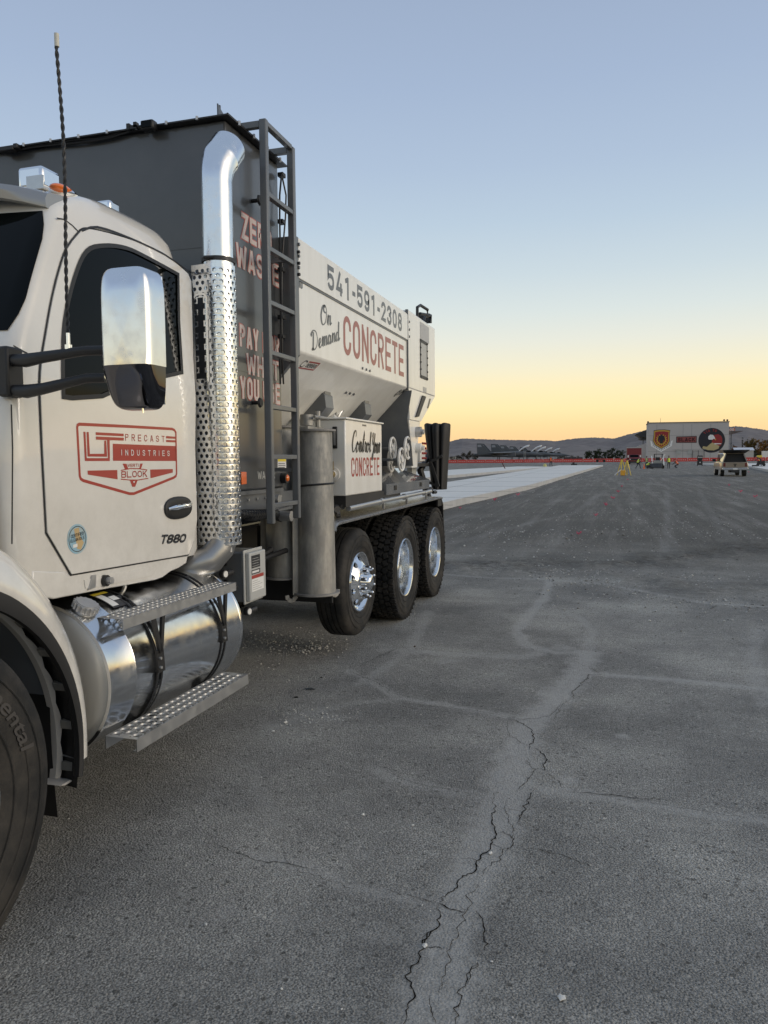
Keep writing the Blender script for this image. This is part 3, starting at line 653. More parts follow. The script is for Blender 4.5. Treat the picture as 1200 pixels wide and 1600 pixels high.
# ---------------------------------------------------------------- front fender
FC = (1.76, .515)
def fsec(sec, a):
    k = min(1, max(0, a/60)) if a < 90 else min(1, max(0, (180-a)/60)); out_ = []
    for x, r, kk in sec: rr = r+kk*k*.10; out_.append(Vector((x, FC[0]+rr*math.cos(R(a)), FC[1]+rr*math.sin(R(a)))))
    return out_
W1 = [(-1.978, .694, .35), (-1.972, .705, .35), (-1.985, .745, .35), (-2.02, .785, .6), (-2.06, .805, .9), (-2.13, .825, 1), (-2.25, .835, 1), (-2.45, .835, 1), (-2.45, .80, 1)]
F1 = [(-2.005, .69, 0), (-1.99, .677, 0), (-1.968, .677, 0), (-1.962, .688, .15), (-1.966, .700, .35), (-2.0, .702, .35)]
def both(mb, f):
    f(mb); n0 = len(mb.v)
def mirror_x(mb):
    v = [(2*XC-p[0], p[1], p[2]) for p in mb.v]; o = len(mb.v); fs = [tuple(i+o for i in f[::-1]) for f in mb.f]; mb.v += v; mb.f += fs; mb.sm += mb.sm[:]; mb.mi += mb.mi[:]; return mb
mb = MB(); rows = [fsec(W1, a) for a in np.linspace(-5, 186, 60)]; mb.grid(rows); mb.add(rows[0], [tuple(range(9))]); mirror_x(mb); fen = T(mb, 'front_fender', m_cream, angle=50)
mb = MB(); mb.grid([fsec(F1, a) for a in np.linspace(-10, 190, 60)]); mb.add(fsec(F1, -10), [tuple(range(6))]); mirror_x(mb); T(mb, 'fender_flare', mat('charcoal_plastic', (.016, .016, .017), .55, 0, 0, .1), fen)
mb = MB(); mb.grid([fsec([(-2.04, .735, 0), (-2.04, .70, 0)][:0] or [(-1.99, .70, 0), (-2.09, .735, 0), (-2.14, .75, 0), (-2.7, .75, 0)], a) for a in np.linspace(-14, 194, 60)]); T(mb, 'arch_strip', m_blk, fen)
# scalloped inner lip with bolted tabs
mb = MB(); rows = []
for a in np.linspace(-14, 66, 97):
    sc_ = .010*abs(math.sin(R(a+14)*180/13.3/2*math.pi/ (math.pi)*1.0)) if False else .014*abs(math.sin((a+14)/13.3*math.pi))
    rows.append(fsec([(-2.125, .705-.0, 0), (-2.095, .703, 0), (-2.085, .712+sc_, 0), (-2.10, .722+sc_, 0)], a))
mb.grid(rows); p = fsec([(-2.125, .70, 0), (-2.03, .705, 0), (-2.02, .722, 0), (-2.12, .728, 0)], -12); p2 = [v+Vector((-.02, -.03, -.012)) for v in p]; mb.add(p+p2, [(0, 1, 2, 3), (7, 6, 5, 4), (0, 1, 5, 4), (1, 2, 6, 5), (2, 3, 7, 6), (3, 0, 4, 7)])
T(mb, 'arch_lip', mat('cream_inner_lip', (.52, .50, .47), .5, 0, .1, .05), fen)
for k in range(7):
    a = -8+13.3*k; mb = MB(); c_ = fsec([(-2.055, .722, 0)], a)[0]; rot = Matrix.Rotation(R(a), 3, 'X')
    mb.box(c_, (.05, .018, .035), rot); mb.cyl(c_+Vector((.02, 0, 0)), c_+Vector((.034, 0, 0)), .008, n=8); T(mb, 'fender_clip', m_steelg, fen, bevel=.002)
mb = MB(); rows = [[Vector((x, FC[0]+(.715+.012*math.sin(a*.35)*math.sin(x*9))*math.cos(R(a)), FC[1]+(.715+.012*math.sin(a*.35))*math.sin(R(a)))) for x in np.linspace(-2.13, -2.65, 8)] for a in np.linspace(-4, 180, 44)]
mb.grid(rows); T(mb, 'wheel_liner', m_liner, fen)
mb = MB(); rows = [[Vector((x, 2.47-.02*math.sin((z-.2)*4), z)) for x in (-2.11, -2.16, -2.4, -2.7)] for z in np.linspace(.20, .70, 9)]; mb.grid(rows); mb.cyl((-2.18, 2.455, .60), (-2.18, 2.445, .60), .012, n=10); T(mb, 'mud_flap', m_blk, fen)
# ---------------------------------------------------------------- wheels
def tyre_prof(Rr, wd, groove=False):
    k = Rr/.525
    P = [(-.035, .292), (-.012, .33), (-.002, .38), (0, .43), (-.008, .475), (-.022, .505), (-.045, .522)]
    if groove:
        for gx in (-.085, -.125, -.165, -.205): P += [(gx+.006, .525), (gx+.005, .512), (gx-.005, .512), (gx-.006, .525)]
    P += [(-wd+.045, .522), (-wd+.022, .505), (-wd+.008, .475), (-wd, .43), (-wd+.002, .38), (-wd+.012, .33), (-wd+.035, .292)]
    return [(d, r*k) for d, r in P]
def wheel(x, y, z, sgn=1, Rr=.525, wd=.28, style='drive', lugs=True):
    ax = Vector((sgn, 0, 0)); o = Vector((x, y, z)); k = Rr/.525
    if style == 'drive':   # deep-dish outer dual
        pr = [(-.035, .300), (-.018, .298), (-.010, .290), (-.014, .280), (-.03, .272), (-.06, .268), (-.155, .262), (-.17, .245), (-.172, .20), (-.165, .16), (-.165, .12), (-.09, .115), (-.085, .07), (-.08, .0)]
    else:
        pr = [(-.035, .300), (-.018, .298), (-.008, .290), (-.010, .281), (-.035, .272), (-.045, .262)]
    pr = [(d, r*k) for d, r in pr]
    mb = MB(); mb.lathe(pr, o, ax, 56)
    def cone(u, v, l): r = (.165+v)*k; a = u; d = .018-(v/.097)*.063-l*-1*0; return o+ax*(d+l)+Vector((0, math.cos(a)*r, math.sin(a)*r))
    if style != 'drive':
        for j in range(10):
            a0 = 2*math.pi*j/10; u0, u1 = a0, a0+2*math.pi/10
            holed_cell(mb, cone, u0, u1, .012, .097, .14, .025, 16, .02)
        mb.lathe([(.010, .177*k), (.018, .165*k), (.022, .15*k), (.022, .085*k), (.03, .08*k), (.075, .078*k), (.088, .066*k), (.095, .04*k), (.096, 0)], o, ax, 40)
    wh = T(mb, 'wheel', m_chrome if style != 'drive' else m_stack, angle=40)
    if lugs:
        mb = MB(); rl_, d0, d1 = (.142, .02, .078) if style != 'drive' else (.142, -.165, -.12)
        for j in range(10):
            a = 2*math.pi*(j+.5)/10; c_ = o+Vector((0, math.cos(a)*rl_*k, math.sin(a)*rl_*k)); mb.cyl(c_+ax*d0, c_+ax*(d0+.012), .023, n=12); mb.cyl(c_+ax*d0, c_+ax*(d1-.008), .0165, .0145, 12); mb.ball(c_+ax*(d1-.010), .0145, 4)
        T(mb, 'wheel_nut', m_chrome, wh)
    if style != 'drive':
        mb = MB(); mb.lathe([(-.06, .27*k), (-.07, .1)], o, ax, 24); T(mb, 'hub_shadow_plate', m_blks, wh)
    mb = MB(); tp = tyre_prof(Rr, wd, style == 'steer')
    if style == 'drive': tp = [(d, min(r, Rr-.020)) for d, r in tp]
    mb.lathe(tp, o, ax, 72)
    for rr in (.345, .40, .452): mb.lathe([(.0005, (rr-.003)*k), (.0025, rr*k), (.0005, (rr+.003)*k)], o, ax, 72)
    if style == 'drive':
        nb = 46; rows_ = [(-.028, .045, .0), (-.083, .042, .5), (-.14, .044, .15), (-.197, .042, .65), (-.252, .045, .2)]
        for dx, bw, ph in rows_:
            for j in range(nb):
                a = 2*math.pi*(j+ph)/nb; rr = Rr-.009-(.006 if dx in (-.028, -.252) else 0)
                c_ = o+ax*dx+Vector((0, math.cos(a)*rr, math.sin(a)*rr)); rot = Matrix.Rotation(a, 3, 'X') @ Matrix.Rotation(R(24 if int(ph*10) % 2 else -20), 3, 'Y')
                mb.box(c_, (bw, .022, 2*math.pi*Rr/nb*.72), Matrix.Rotation(a-math.pi/2, 3, 'X') @ Matrix.Rotation(R(18 if ph in (.5, .65) else -18), 3, 'Y') @ Matrix.Rotation(0, 3, 'Z')) if False else mb.box(c_, (bw, 2*math.pi*Rr/nb*.70, .026), Matrix.Rotation(a-math.pi/2, 3, 'X') @ Matrix.Rotation(R(16 if ph in (.5, .65) else -16), 3, 'Z'))
        for j in range(nb*2):     # shoulder lugs
            a = 2*math.pi*j/(nb*2); c_ = o+ax*-.012+Vector((0, math.cos(a)*(Rr-.028), math.sin(a)*(Rr-.028)))
            mb.box(c_, (.014, .018, .034), Matrix.Rotation(a-math.pi/2, 3, 'X'))
    ty = T(mb, 'tyre', m_rub, wh, merge=False, recalc=False)
    return wh
wf = wheel(-1.86, 1.62, .560, 1, .565, .29, 'steer')
# sidewall lettering, bent round the tyre
mb = MB()
def bend(Rb): return lambda u, v, k: Vector((-1.8565, 1.62+(Rb+v)*math.cos(R(82)-u/Rb), .560+(Rb+v)*math.sin(R(82)-u/Rb)))
V_, F_, wd_ = font_mesh('Continental', bend(.412), .056, 1.35, .015, .2); mb.add(V_, F_); T(mb, 'tyre_lettering', mat('worn_rubber_lettering', (.055, .05, .046), .8), wf, recalc=True)
wheel(2*XC+1.97, 1.76, .515, -1, .53, .29, 'steer')
wheel(-2.03, 6.10, .585, 1, .455, .27, 'steer')
wheel(2*XC+2.03, 6.10, .585, -1, .455, .27, 'steer')
for y in (7.47, 8.80):
    wheel(-2.0, y, .52, 1, lugs=False); wheel(-2.33, y, .52, 1, lugs=False)
    wheel(2*XC+2.0, y, .52, -1, lugs=False); wheel(2*XC+2.33, y, .52, -1, lugs=False)
mb = MB()
for y in (1.76, 6.10, 7.47, 8.80): mb.cyl((XC-1.1, y, .55), (XC+1.1, y, .55), .075, n=14)
for y in (7.47, 8.80): mb.ball((XC, y, .55), .22)
T(mb, 'axle', m_blks)
mb = MB()
for sx in (-.43, .43): mb.bx((XC+sx-.04, .6, .82), (XC+sx+.04, 9.6, 1.10))
for y in (1.2, 3.9, 4.9, 5.7, 6.8, 8.1, 9.5): mb.bx((XC-.42, y-.05, .85), (XC+.42, y+.05, 1.06))
T(mb, 'chassis_frame', m_blks)
mb = MB(); mb.bx((XC-.6, .9, .5), (XC+.6, 3.9, 1.1)); mb.cyl((XC-.1, 3.9, .85), (XC-.1, 7.3, .6), .06); mb.cyl((-2.9, 4.25, .75), (-2.9, 5.3, .75), .15); mb.cyl((-2.75, 4.0, 1.28), (-2.75, 5.2, 1.28), .10); mb.bx((-2.95, 4.1, 1.28), (-2.62, 5.4, 1.36)); T(mb, 'driveline', m_blks, bevel=.01)
# ---------------------------------------------------------------- fuel tank and steps
TX, TZ, TR, TY0, TY1 = -2.32, .68, .335, 2.64, 3.86
K_ = TR/.31
mb = MB(); mb.lathe([(0, 0), (0, .20*K_), (.004, .26*K_), (.012, .285*K_), (.022, .300*K_)], (TX, TY0, TZ), (0, 1, 0), 72); mb.lathe([(TY1-TY0-.03, .308*K_), (TY1-TY0-.012, .306*K_), (TY1-TY0, .29*K_), (TY1-TY0+.01, 0)], (TX, TY0, TZ), (0, 1, 0), 72)
mb2 = MB(); mb2.lathe([(p, r*K_) for p, r in [(.020, .300), (.022, .312), (.036, .312), (.040, .309), (.20, .309), (.203, .3105), (.206, .309)]+[(TY1-TY0-.04, .309), (TY1-TY0-.036, .312), (TY1-TY0-.02, .312), (TY1-TY0-.018, .30)]], (TX, TY0, TZ), (0, 1, 0), 96)
tank = T(mb2, 'fuel_tank', m_tank); T(mb, 'tank_end', mat('satin_aluminium_end', (.46, .46, .445), .36, .75, .2, .04, 3), tank)
ca = R(27); cn_ = Vector((math.sin(ca), 0, math.cos(ca))); c_ = Vector((TX, 2.745, TZ))+cn_*(TR-.004)
mb = MB(); mb.cyl(c_, c_+cn_*.015, .046, n=24); fc = T(mb, 'filler_neck', m_alu, tank)
mb = MB(); mb.cyl(c_+cn_*.010, c_+cn_*.040, .052, .050, 28); mb.cyl(c_+cn_*.040, c_+cn_*.043, .044, n=24); u_, v__ = frame_for(cn_)
for k in range(16):
    a = 2*math.pi*k/16; p = c_+cn_*.025+(u_*math.cos(a)+v__*math.sin(a))*.051; mb.cyl(p-cn_*.013, p+cn_*.013, .007, n=6)
T(mb, 'filler_cap', m_dull, fc)
def on_tank(y, a, off=.002): return Vector((TX+(TR+off)*math.sin(a), y, TZ+(TR+off)*math.cos(a)))
mb = MB(); mb.grid([[on_tank(2.90+.11*j, R(8+26*i/6), .002) for j in (0, 1)] for i in range(7)]); st = T(mb, 'tank_label', m_blkl, tank)
mb = MB()
mb.grid([[on_tank(2.905+.045*j, R(15+17*i/6), .003) for j in (0, 1)] for i in range(7)]); mb.grid([[on_tank(2.955+.045*j, R(20+6*i/4), .003) for j in (0, 1)] for i in range(5)]); T(mb, 'label_print', m_sign, st)
mb = MB(); mb.grid([[on_tank(2.905+.10*j, R(10+4*i/4), .003) for j in (0, 1)] for i in range(5)]); T(mb, 'label_stripe', m_yel, st)
for y in (3.02, 3.62):
    mb = MB()
    for dy in (-.020, .020): mb.grid([[on_tank(y+dy+w_, R(a), o_) for w_, o_ in ((-.0055, .0), (-.0055, .003), (.0055, .003), (.0055, 0))] for a in np.linspace(-100, 200, 60)])
    q1, q2 = on_tank(y, R(72), .006), on_tank(y, R(72), .012); mb.bar(on_tank(y, R(78), .007), on_tank(y, R(95), .007), .055, .012, (1, 0, 0))
    sp_ = T(mb, 'tank_strap', m_blk, tank)
    mb = MB(); mb.bar(on_tank(y, R(80), .012), (-1.995, y-.035, .935), .014, .022, (0, 1, 0)); mb.bar(on_tank(y, R(80), .012), (-1.995, y+.055, .935), .014, .022, (0, 1, 0)); T(mb, 'step_brace', m_blk, sp_)
    mb = MB(); mb.cyl(on_tank(y-.012, R(84), .01), on_tank(y-.012, R(84), .02), .007, n=8); mb.cyl(on_tank(y-.012, R(91), .01), on_tank(y-.012, R(91), .02), .007, n=8); mb.cyl(on_tank(y, R(148), .0), on_tank(y, R(148), .03), .012, n=10); T(mb, 'strap_bolt', m_alu, sp_)
mb = MB(); mb.cyl((-2.26, 3.16, 1.0), (-2.26, 3.16, 1.04), .012, n=8); mb.cyl((-2.26, 3.16, 1.035), (-2.26, 3.16, 1.05), .020, n=10); T(mb, 'tank_valve', m_alu, tank)
def step(name, xo, xi, y0, y1, z, lip, r, nv):
    mb = MB(); fn = lambda u, v, l: Vector((xo-.004-v, y0+.02+u, z+l))
    nu = int((y1-y0-.04)/((xo-xi-.012)/nv)/1.0)
    perf(mb, fn, y1-y0-.04, xo-xi-.012, nu, nv, r, 12, .008, 0)
    mb.add([(xo, y0, z), (xi, y0, z), (xi, y0+.02, z), (xo, y0+.02, z)], [(0, 1, 2, 3)]); mb.add([(xo, y1-.02, z), (xi, y1-.02, z), (xi, y1, z), (xo, y1, z)], [(0, 1, 2, 3)])
    mb.add([(xo-.004, y0+.02, z), (xo, y0+.02, z), (xo, y1-.02, z), (xo-.004, y1-.02, z)], [(0, 1, 2, 3)]); mb.add([(xi+.008, y0+.02, z), (xi, y0+.02, z), (xi, y1-.02, z), (xi+.008, y1-.02, z)], [(0, 1, 2, 3)])
    mb.bx((xo, y0, z-.0005), (xo-.004, y1, z-lip)); mb.bx((xi, y0, z-.0005), (xi+.004, y1, z-lip)); mb.bx((xo-.004, y0+.001, z-lip), (xo-.022, y1-.001, z-lip+.004))
    T(mb, name, m_alu, recalc=False, merge=False)
step('upper_step', -1.985, -2.145, 2.76, 3.775, .945, .045, .0145, 4)
step('lower_step', -1.895, -2.05, 2.70, 3.72, .455, .055, .021, 3)
mb = MB()
for y in (3.02, 3.62): mb.bar((-2.31, y, .36), (-2.02, y, .40), .05, .02); mb.bx((-2.06, y-.02, .395), (-2.0, y+.02, .45)); mb.bar((-2.2, y, .99), (-2.12, y, .93), .04, .012)
T(mb, 'step_bracket', m_blks)
# passenger side tank and battery box (unseen, added to shade the ground under the frame)
mb = MB(); mb.lathe([(0, 0), (0, .25), (.03, .335), (1.2, .335), (1.23, .25), (1.23, 0)], (2*XC-TX, 2.64, TZ), (0, 1, 0), 40); T(mb, 'fuel_tank', m_tank)
mb = MB(); mb.bx((2*XC+2.02, 3.95, .42), (2*XC+2.6, 5.2, 1.05)); T(mb, 'shading_battery_box', m_dull, bevel=.02)
mb = MB(); mb.bx((XC-.9, 5.35, .45), (XC-.5, 5.6, 1.1)); mb.bx((XC-1.2, 5.30, .35), (XC-.6, 5.33, 1.12)); T(mb, 'air_tank', m_blks)
# ---------------------------------------------------------------- exhaust
EX, EYY = -2.118, 3.905
def bendpath(p0, z1, Rb, ang, n=28, ln=.0):
    P = [Vector(p0), Vector((p0[0], p0[1], z1-.3)), Vector((p0[0], p0[1], z1-.1)), Vector((p0[0], p0[1], z1))]
    for i in range(1, n+1): a = R(ang*i/n); P.append(Vector((p0[0]+.0, p0[1]+Rb*(1-math.cos(a)), z1+Rb*math.sin(a))))
    d = (P[-1]-P[-2]).normalized(); P.append(P[-1]+d*ln); return P
mb = MB(); pth = bendpath((EX, EYY, 2.60), 3.135, .24, 44, ln=.10); pth.insert(0, Vector((EX, EYY, 1.3)))
rl0 = [.085]*5+[.085+.016*min(1, i/22)**1.5 for i in range(len(pth)-5)]; mb.tube(pth, rl0, 40, cap=False); mb.tube([p for p in pth], [r-.004 for r in rl0], 40, cap=False); ex = T(mb, 'exhaust_stack', m_stack, angle=60, merge=False)
mb = MB(); mb.lathe([(0, .0855), (0, .092), (.022, .092), (.022, .0855)], (EX, EYY, 2.705), (0, 0, 1), 40); mb.cyl((EX+.02, EYY-.094, 2.716), (EX-.03, EYY-.106, 2.716), .009); T(mb, 'pipe_clamp', m_blks, ex)
# perforated heat shield: half tube with a flat wing towards the cab
rs = .094; z0s, z1s = 1.14, 2.685
a_end, a_start = R(60), R(-100)      # azimuth measured from +X
wing = .11
def shield(u, v, l):
    Lw = wing; 
    if u < Lw:   # wing: flat plate facing -Y
        x = EX+rs*math.cos(a_start)-(Lw-u)*.98; y = EYY+rs*math.sin(a_start)+.0+(Lw-u)*.12; nrm = Vector((-.1, -1, 0))
    else:
        a = a_start+(u-Lw)/rs; nrm = Vector((math.cos(a), math.sin(a), 0)); x = EX+rs*nrm.x; y = EYY+rs*nrm.y
    return Vector((x, y, z0s+.01+v))+nrm.normalized()*l
Us = wing+rs*(a_end-a_start); Vs = z1s-z0s-.03
mb = MB(); perf(mb, shield, Us, Vs, 10, 48, .0122, 8, .0008, 0, skip=lambda u, v: .025 < u < .085 and .90 < v < 1.36)
for v0, v1 in ((-.01, 0), (Vs, Vs+.02)):
    mb.grid([[shield(Us*i/40, v0, 0), shield(Us*i/40, v1, 0)] for i in range(41)])
sh = T(mb, 'heat_shield', m_stack, ex, recalc=False, merge=False)
mb = MB()
for (ua, ub, va, vb) in ((.012, .10, .885, 1.375),):
    cen = ((ua+ub)/2, (va+vb)/2); pts = []
    for (cx_, cy_, a0) in ((ub-.03, vb-.03, 0), (ua+.03, vb-.03, 90), (ua+.03, va+.03, 180), (ub-.03, va+.03, 270)):
        for i in range(6): a = R(a0+18*i); pts.append((cx_+.03*math.cos(a), cy_+.03*math.sin(a)))
    q, F_ = ribbon(pts, .012, True); mb.add([shield(v[0], v[1], .003) for v in q], F_)
T(mb, 'shield_slot_rim', m_chrome, sh)
mb = MB(); mb.cyl((EX-.012, EYY+.01, 1.42), (EX-.012, EYY+.01, 2.6), .068, n=24); T(mb, 'muffler', mat('dark_muffler', (.012, .012, .012), .7, 0, 0, .1), ex)
mb = MB(); mb.tube([(EX, EYY, 1.30), (EX, EYY, 1.20), (EX-.015, EYY-.03, 1.12), (EX-.05, EYY-.08, 1.06), (EX-.12, EYY-.13, 1.03), (EX-.22, EYY-.14, 1.02), (EX-.6, EYY-.14, 1.02)], .082, 28); T(mb, 'exhaust_elbow', mat('sooty_steel_pipe', (.38, .375, .365), .35, .85, 0, .2, 12), ex)
mb = MB(); mb.cyl((EX+.05, EYY-.04, 1.135), (EX+.05, EYY-.04, 1.10), .017); T(mb, 'shield_foot', m_alu, ex)
# hoses, gauges and control box behind the cab
mb = MB(); mb.bx((-2.36, 4.06, .775), (-2.085, 4.285, 1.075)); cb = T(mb, 'control_box', m_grey, bevel=.012)
mb = MB(); mb.bx((-2.085, 4.05, .765), (-2.075, 4.295, 1.085)); T(mb, 'box_gasket', m_lgrey, cb, bevel=.003)
mb = MB(); mb.bx((-2.075, 4.065, .78), (-2.045, 4.28, 1.07)); T(mb, 'box_door', m_lgrey, cb, bevel=.008)
def plate(mb, x, y0, y1, z0, z1): mb.add([(x, y0, z0), (x, y1, z0), (x, y1, z1), (x, y0, z1)], [(0, 1, 2, 3)])
mb = MB(); plate(mb, -2.0442, 4.085, 4.20, .975, 1.05); plate(mb, -2.0442, 4.085, 4.20, .938, .965); T(mb, 'box_plate', m_blkl, cb)
mb = MB(); plate(mb, -2.0440, 4.085, 4.245, .912, .932); T(mb, 'box_stripe', m_red, cb)
mb = MB(); plate(mb, -2.0441, 4.085, 4.245, .835, .910); 
for i in range(5): plate(mb, -2.0436, 4.097, 4.097+.045*(1+i % 3), .845+i*.013, .849+i*.013) if False else None
T(mb, 'box_sticker', m_sign, cb)
mb = MB()
for i in range(5): plate(mb, -2.0436, 4.095, 4.095+[.12, .09, .13, .10, .07][i], .845+i*.0125, .8485+i*.0125)
for i in range(4): plate(mb, -2.0438, 4.095, 4.19-.012*(i % 2), .985+i*.015, .9875+i*.015)
T(mb, 'sticker_print', m_lgrey, cb)
mb = MB(); text(mb, 'NO IDLE', plane_fn((-2.0436, 4.09, .9425), (0, 1, 0), (0, 0, 1), (1, 0, 0)), .018, W=.6, t=.2, total=.10) if False else plate(mb, -2.0437, 4.092, 4.185, .945, .958); T(mb, 'plate_print', m_whl, cb)
mb = MB()
for z in (.90, 1.0): mb.cyl((-2.20, 4.06, z), (-2.20, 4.048, z), .010, n=10)
T(mb, 'box_screw', m_blk, cb)
for x, y, z in ((-2.13, 3.93, .965), (-2.12, 3.95, .875), (-2.08, 4.12, .715)):
    mb = MB(); mb.cyl((x, y-.0, z), (x-.0, y+.07, z), .018, n=12); mb.cyl((x-.02, y-.01, z), (x+.005, y-.015, z), .025, n=20); g = T(mb, 'pressure_gauge', m_blks)
    mb = MB(); mb.cyl((x+.005, y-.016, z), (x+.010, y-.017, z), .018, n=20); T(mb, 'gauge_face', m_sign, g)
mb = MB(); rnd = random.Random(4)
for k in range(9):
    x, y, z = -2.25-rnd.random()*.4, 4.0+rnd.random()*.3, .75+rnd.random()*.5
    mb.tube([(x, y, z), (x+.04, y+.2, z-.03-.05*rnd.random()), (x-.02, y+.5, z+.05), (x, y+.9, z+rnd.random()*.15)], .016+.012*rnd.random(), 8)
T(mb, 'hose_bundle', m_blk)
# ---------------------------------------------------------------- charcoal water tank behind the cab
BX0, BX1, BY0, BY1, BZ0, BZ1 = -2.15, 2*XC+2.15, 4.08, 4.80, 1.43, 3.555
mb = MB(); mb.bx((BX0, BY0, BZ0), (BX1, BY1, BZ1)); wt = T(mb, 'water_tank', m_dark, bevel=.012)
mb = MB()
for z_ in (2.15, 2.86): mb.bx((BX0-.01, BY0-.0025, z_-.006), (BX1+.01, BY0-.0002, z_+.006))
T(mb, 'weld_seam', m_dark, wt); mb = MB(); mb.bx((BX0+.0002, BY0+.02, 2.148), (BX0+.0022, BY1-.02, 2.158)); T(mb, 'weld_seam', m_dark, wt)
mb = MB(); mb.bx((BX0+.045, BY0-.05, BZ1+.001), (BX1-.045, BY1+.05, BZ1+.009)); mb.bx((BX0+.045, BY0-.05, BZ1+.009), (BX0+.037, BY1+.05, BZ1+.012)); T(mb, 'tank_lid', m_blks, wt)
mb = MB(); mb.py([(BX0-.03, BZ1+.010), (BX0-.03, BZ1+.085), (BX0-.045, BZ1+.085), (BX0-.18, BZ1+.010)][:3]+[(BX0-.05, BZ1+.010)], BY0+.0, BY0+.010); mb.px([(BY0-.04, BZ1+.010), (BY0-.04, BZ1+.075), (BY0-.02, BZ1+.06), (BY0+.10, BZ1+.010)], BX0-.02, BX0-.028); T(mb, 'lid_gusset', m_dark, wt)
mb = MB()
for i in range(11): mb.cyl((BX0-.15-.2*i, BY0-.052, BZ1-.004), (BX0-.15-.2*i, BY0-.052, BZ1+.016), .008, n=6)
for i in range(4): mb.cyl((BX0+.048, BY0+.08+.19*i, BZ1-.008), (BX0+.048, BY0+.08+.19*i, BZ1+.018), .009, n=6)
T(mb, 'lid_bolt', m_alu, wt)
def front(px, py, dy=-.03): q = SY(px, py, BY0+dy); return q
mb = MB(); pts = [front(0, 238), front(20, 236), front(50, 230), front(85, 226), front(120, 223), front(150, 219), front(175, 214), (front(200, 206)), front(222, 202)]
mb.tube(pts, .007, 6); mb.tube([p+Vector((0, 0, .012+.006*math.sin(i*2))) for i, p in enumerate(pts[:-1])], .005, 6); T(mb, 'light_cable', m_blk, wt)
c_ = front(233, 197, -.06); mb = MB(); mb.box(c_+Vector((0, 0, .0)), (.085, .06, .055)); wl = T(mb, 'work_light', m_blk, wt, bevel=.012)
mb = MB(); mb.box(c_+Vector((0, -.032, .0)), (.065, .006, .036)); T(mb, 'light_lens', m_glass, wl)
mb = MB(); c2 = front(208, 200, -.05); mb.box(c2, (.06, .03, .02)); mb.box(c2+Vector((.02, 0, .012)), (.02, .03, .03)); mb.box(c2+Vector((-.025, 0, .005)), (.02, .035, .035)); mb.cyl(c2, c2+Vector((.1, 0, .01)), .006); T(mb, 'light_connector', m_blk, wt)
c_ = front(12, 234, -.06); mb = MB(); mb.box(c_, (.12, .05, .03)); mb.box(c_+Vector((.07, 0, .01)), (.03, .04, .03)); T(mb, 'work_light', m_blk, wt, bevel=.006)
# lettering on the tank side
SXF = BX0+.0010
def wfn(y0, z0, k0=0): return lambda u, v, k: Vector((SXF+k+k0, y0+u, z0+v))
def wtext(s, pL, pR, hpx, W=.5, **kw):
    a, b = SX(pL[0], pL[1], SXF), SX(pR[0], pR[1], SXF); tpt = SX(pL[0], pL[1]-hpx, SXF); z0 = (a.z+b.z)/2; hh = tpt.z-a.z
    mb = MB(); text(mb, s, wfn(a.y-.004, z0), hh, W=W, t=.18, gap=.12, total=b.y-a.y, extra=.085); T(mb, 'tank_lettering_outline', mat_pink, wt)
    mb = MB(); text(mb, s, wfn(a.y-.004, z0, .0013), hh, W=W, t=.18, gap=.12, total=b.y-a.y); T(mb, 'tank_lettering', mat_pw, wt)
mat_pink = mat('pale_red_outline', (.46, .10, .08), .45, 0, .2, .04); mat_pw = mat('pinkish_white_lettering', (.58, .49, .46), .45, 0, .2, .04)
wtext('ZERO', (378, 367), (425, 405), 41); wtext('WASTE', (370, 414), (436, 452), 38)
wtext('PAY FOR', (375, 535), (437, 565), 35); wtext('WHAT', (386, 578), (436, 602), 33); wtext('YOU USE', (376, 623), (438, 632), 35)
mb = MB(); a = SX(403, 749, SXF); b = SX(430, 745, SXF); text(mb, 'WATER', wfn(a.y, a.z), .05, total=b.y-a.y, t=.16); T(mb, 'water_lettering', m_lgrey, wt)
a = SX(378, 757, SXF); b = SX(383, 737, SXF); mb = MB(); mb.bx((SXF-.003, a.y-.01, a.z), (SXF+.006, b.y+.01, b.z)); T(mb, 'side_reflector', m_orange, wt, bevel=.003)
a = SX(434, 737, SXF); b = SX(447, 716, SXF); mb = MB(); plate(mb, SXF, a.y, b.y, a.z, b.z); T(mb, 'warning_sticker', m_sign, wt)
mb = MB(); plate(mb, SXF+.0008, a.y+.004, b.y-.004, b.z-.022, b.z-.004); T(mb, 'sticker_stripe', m_yel, wt)
mb = MB()
for i in range(4): plate(mb, SXF+.0008, a.y+.01, b.y-.015-.01*(i % 2), a.z+.012+.013*i, a.z+.017+.013*i)
T(mb, 'sticker_text_line', m_ltr, wt)
c_ = SX(447, 747, -2.12); mb = MB(); mb.cyl(c_+Vector((-.03, 0, 0)), c_+Vector((.01, 0, 0)), .036, n=24); sl_ = T(mb, 'side_lamp', m_blk, wt); mb = MB(); mb.ball(c_+Vector((.008, 0, 0)), .024, 8, (.6, 1, 1)); T(mb, 'lamp_lens', m_amber, sl_)
mb = MB(); mb.bx((BX0-.02, BY0+.02, BZ0-.16), (BX0-.09, BY1+.9, BZ0-.03)); mb.bx((BX0, BY0, BZ0-.028), (BX0-.1, BY1, BZ0-.004)); sf = T(mb, 'sub_frame', m_grey)
mb = MB()
for i in range(6): mb.cyl((BX0-.02, BY0+.1+.12*i, BZ0-.06), (BX0-.008, BY0+.1+.12*i, BZ0-.06), .009, n=8)
T(mb, 'frame_bolt', m_alu, sf)
mb = MB(); mb.tube([(-2.2, 4.15, 1.30), (-2.16, 4.35, 1.26), (-2.14, 4.6, 1.27), (-2.18, 4.8, 1.22)], .028, 10)
for k in range(18):
    t_ = k/17; mb.lathe([(0, .028), (.004, .032), (.008, .028)], (-2.17+.02*math.sin(t_*3), 4.2+.5*t_, 1.285-.03*t_), (0, 1, 0), 14)
T(mb, 'ribbed_hose', m_blk, merge=False)
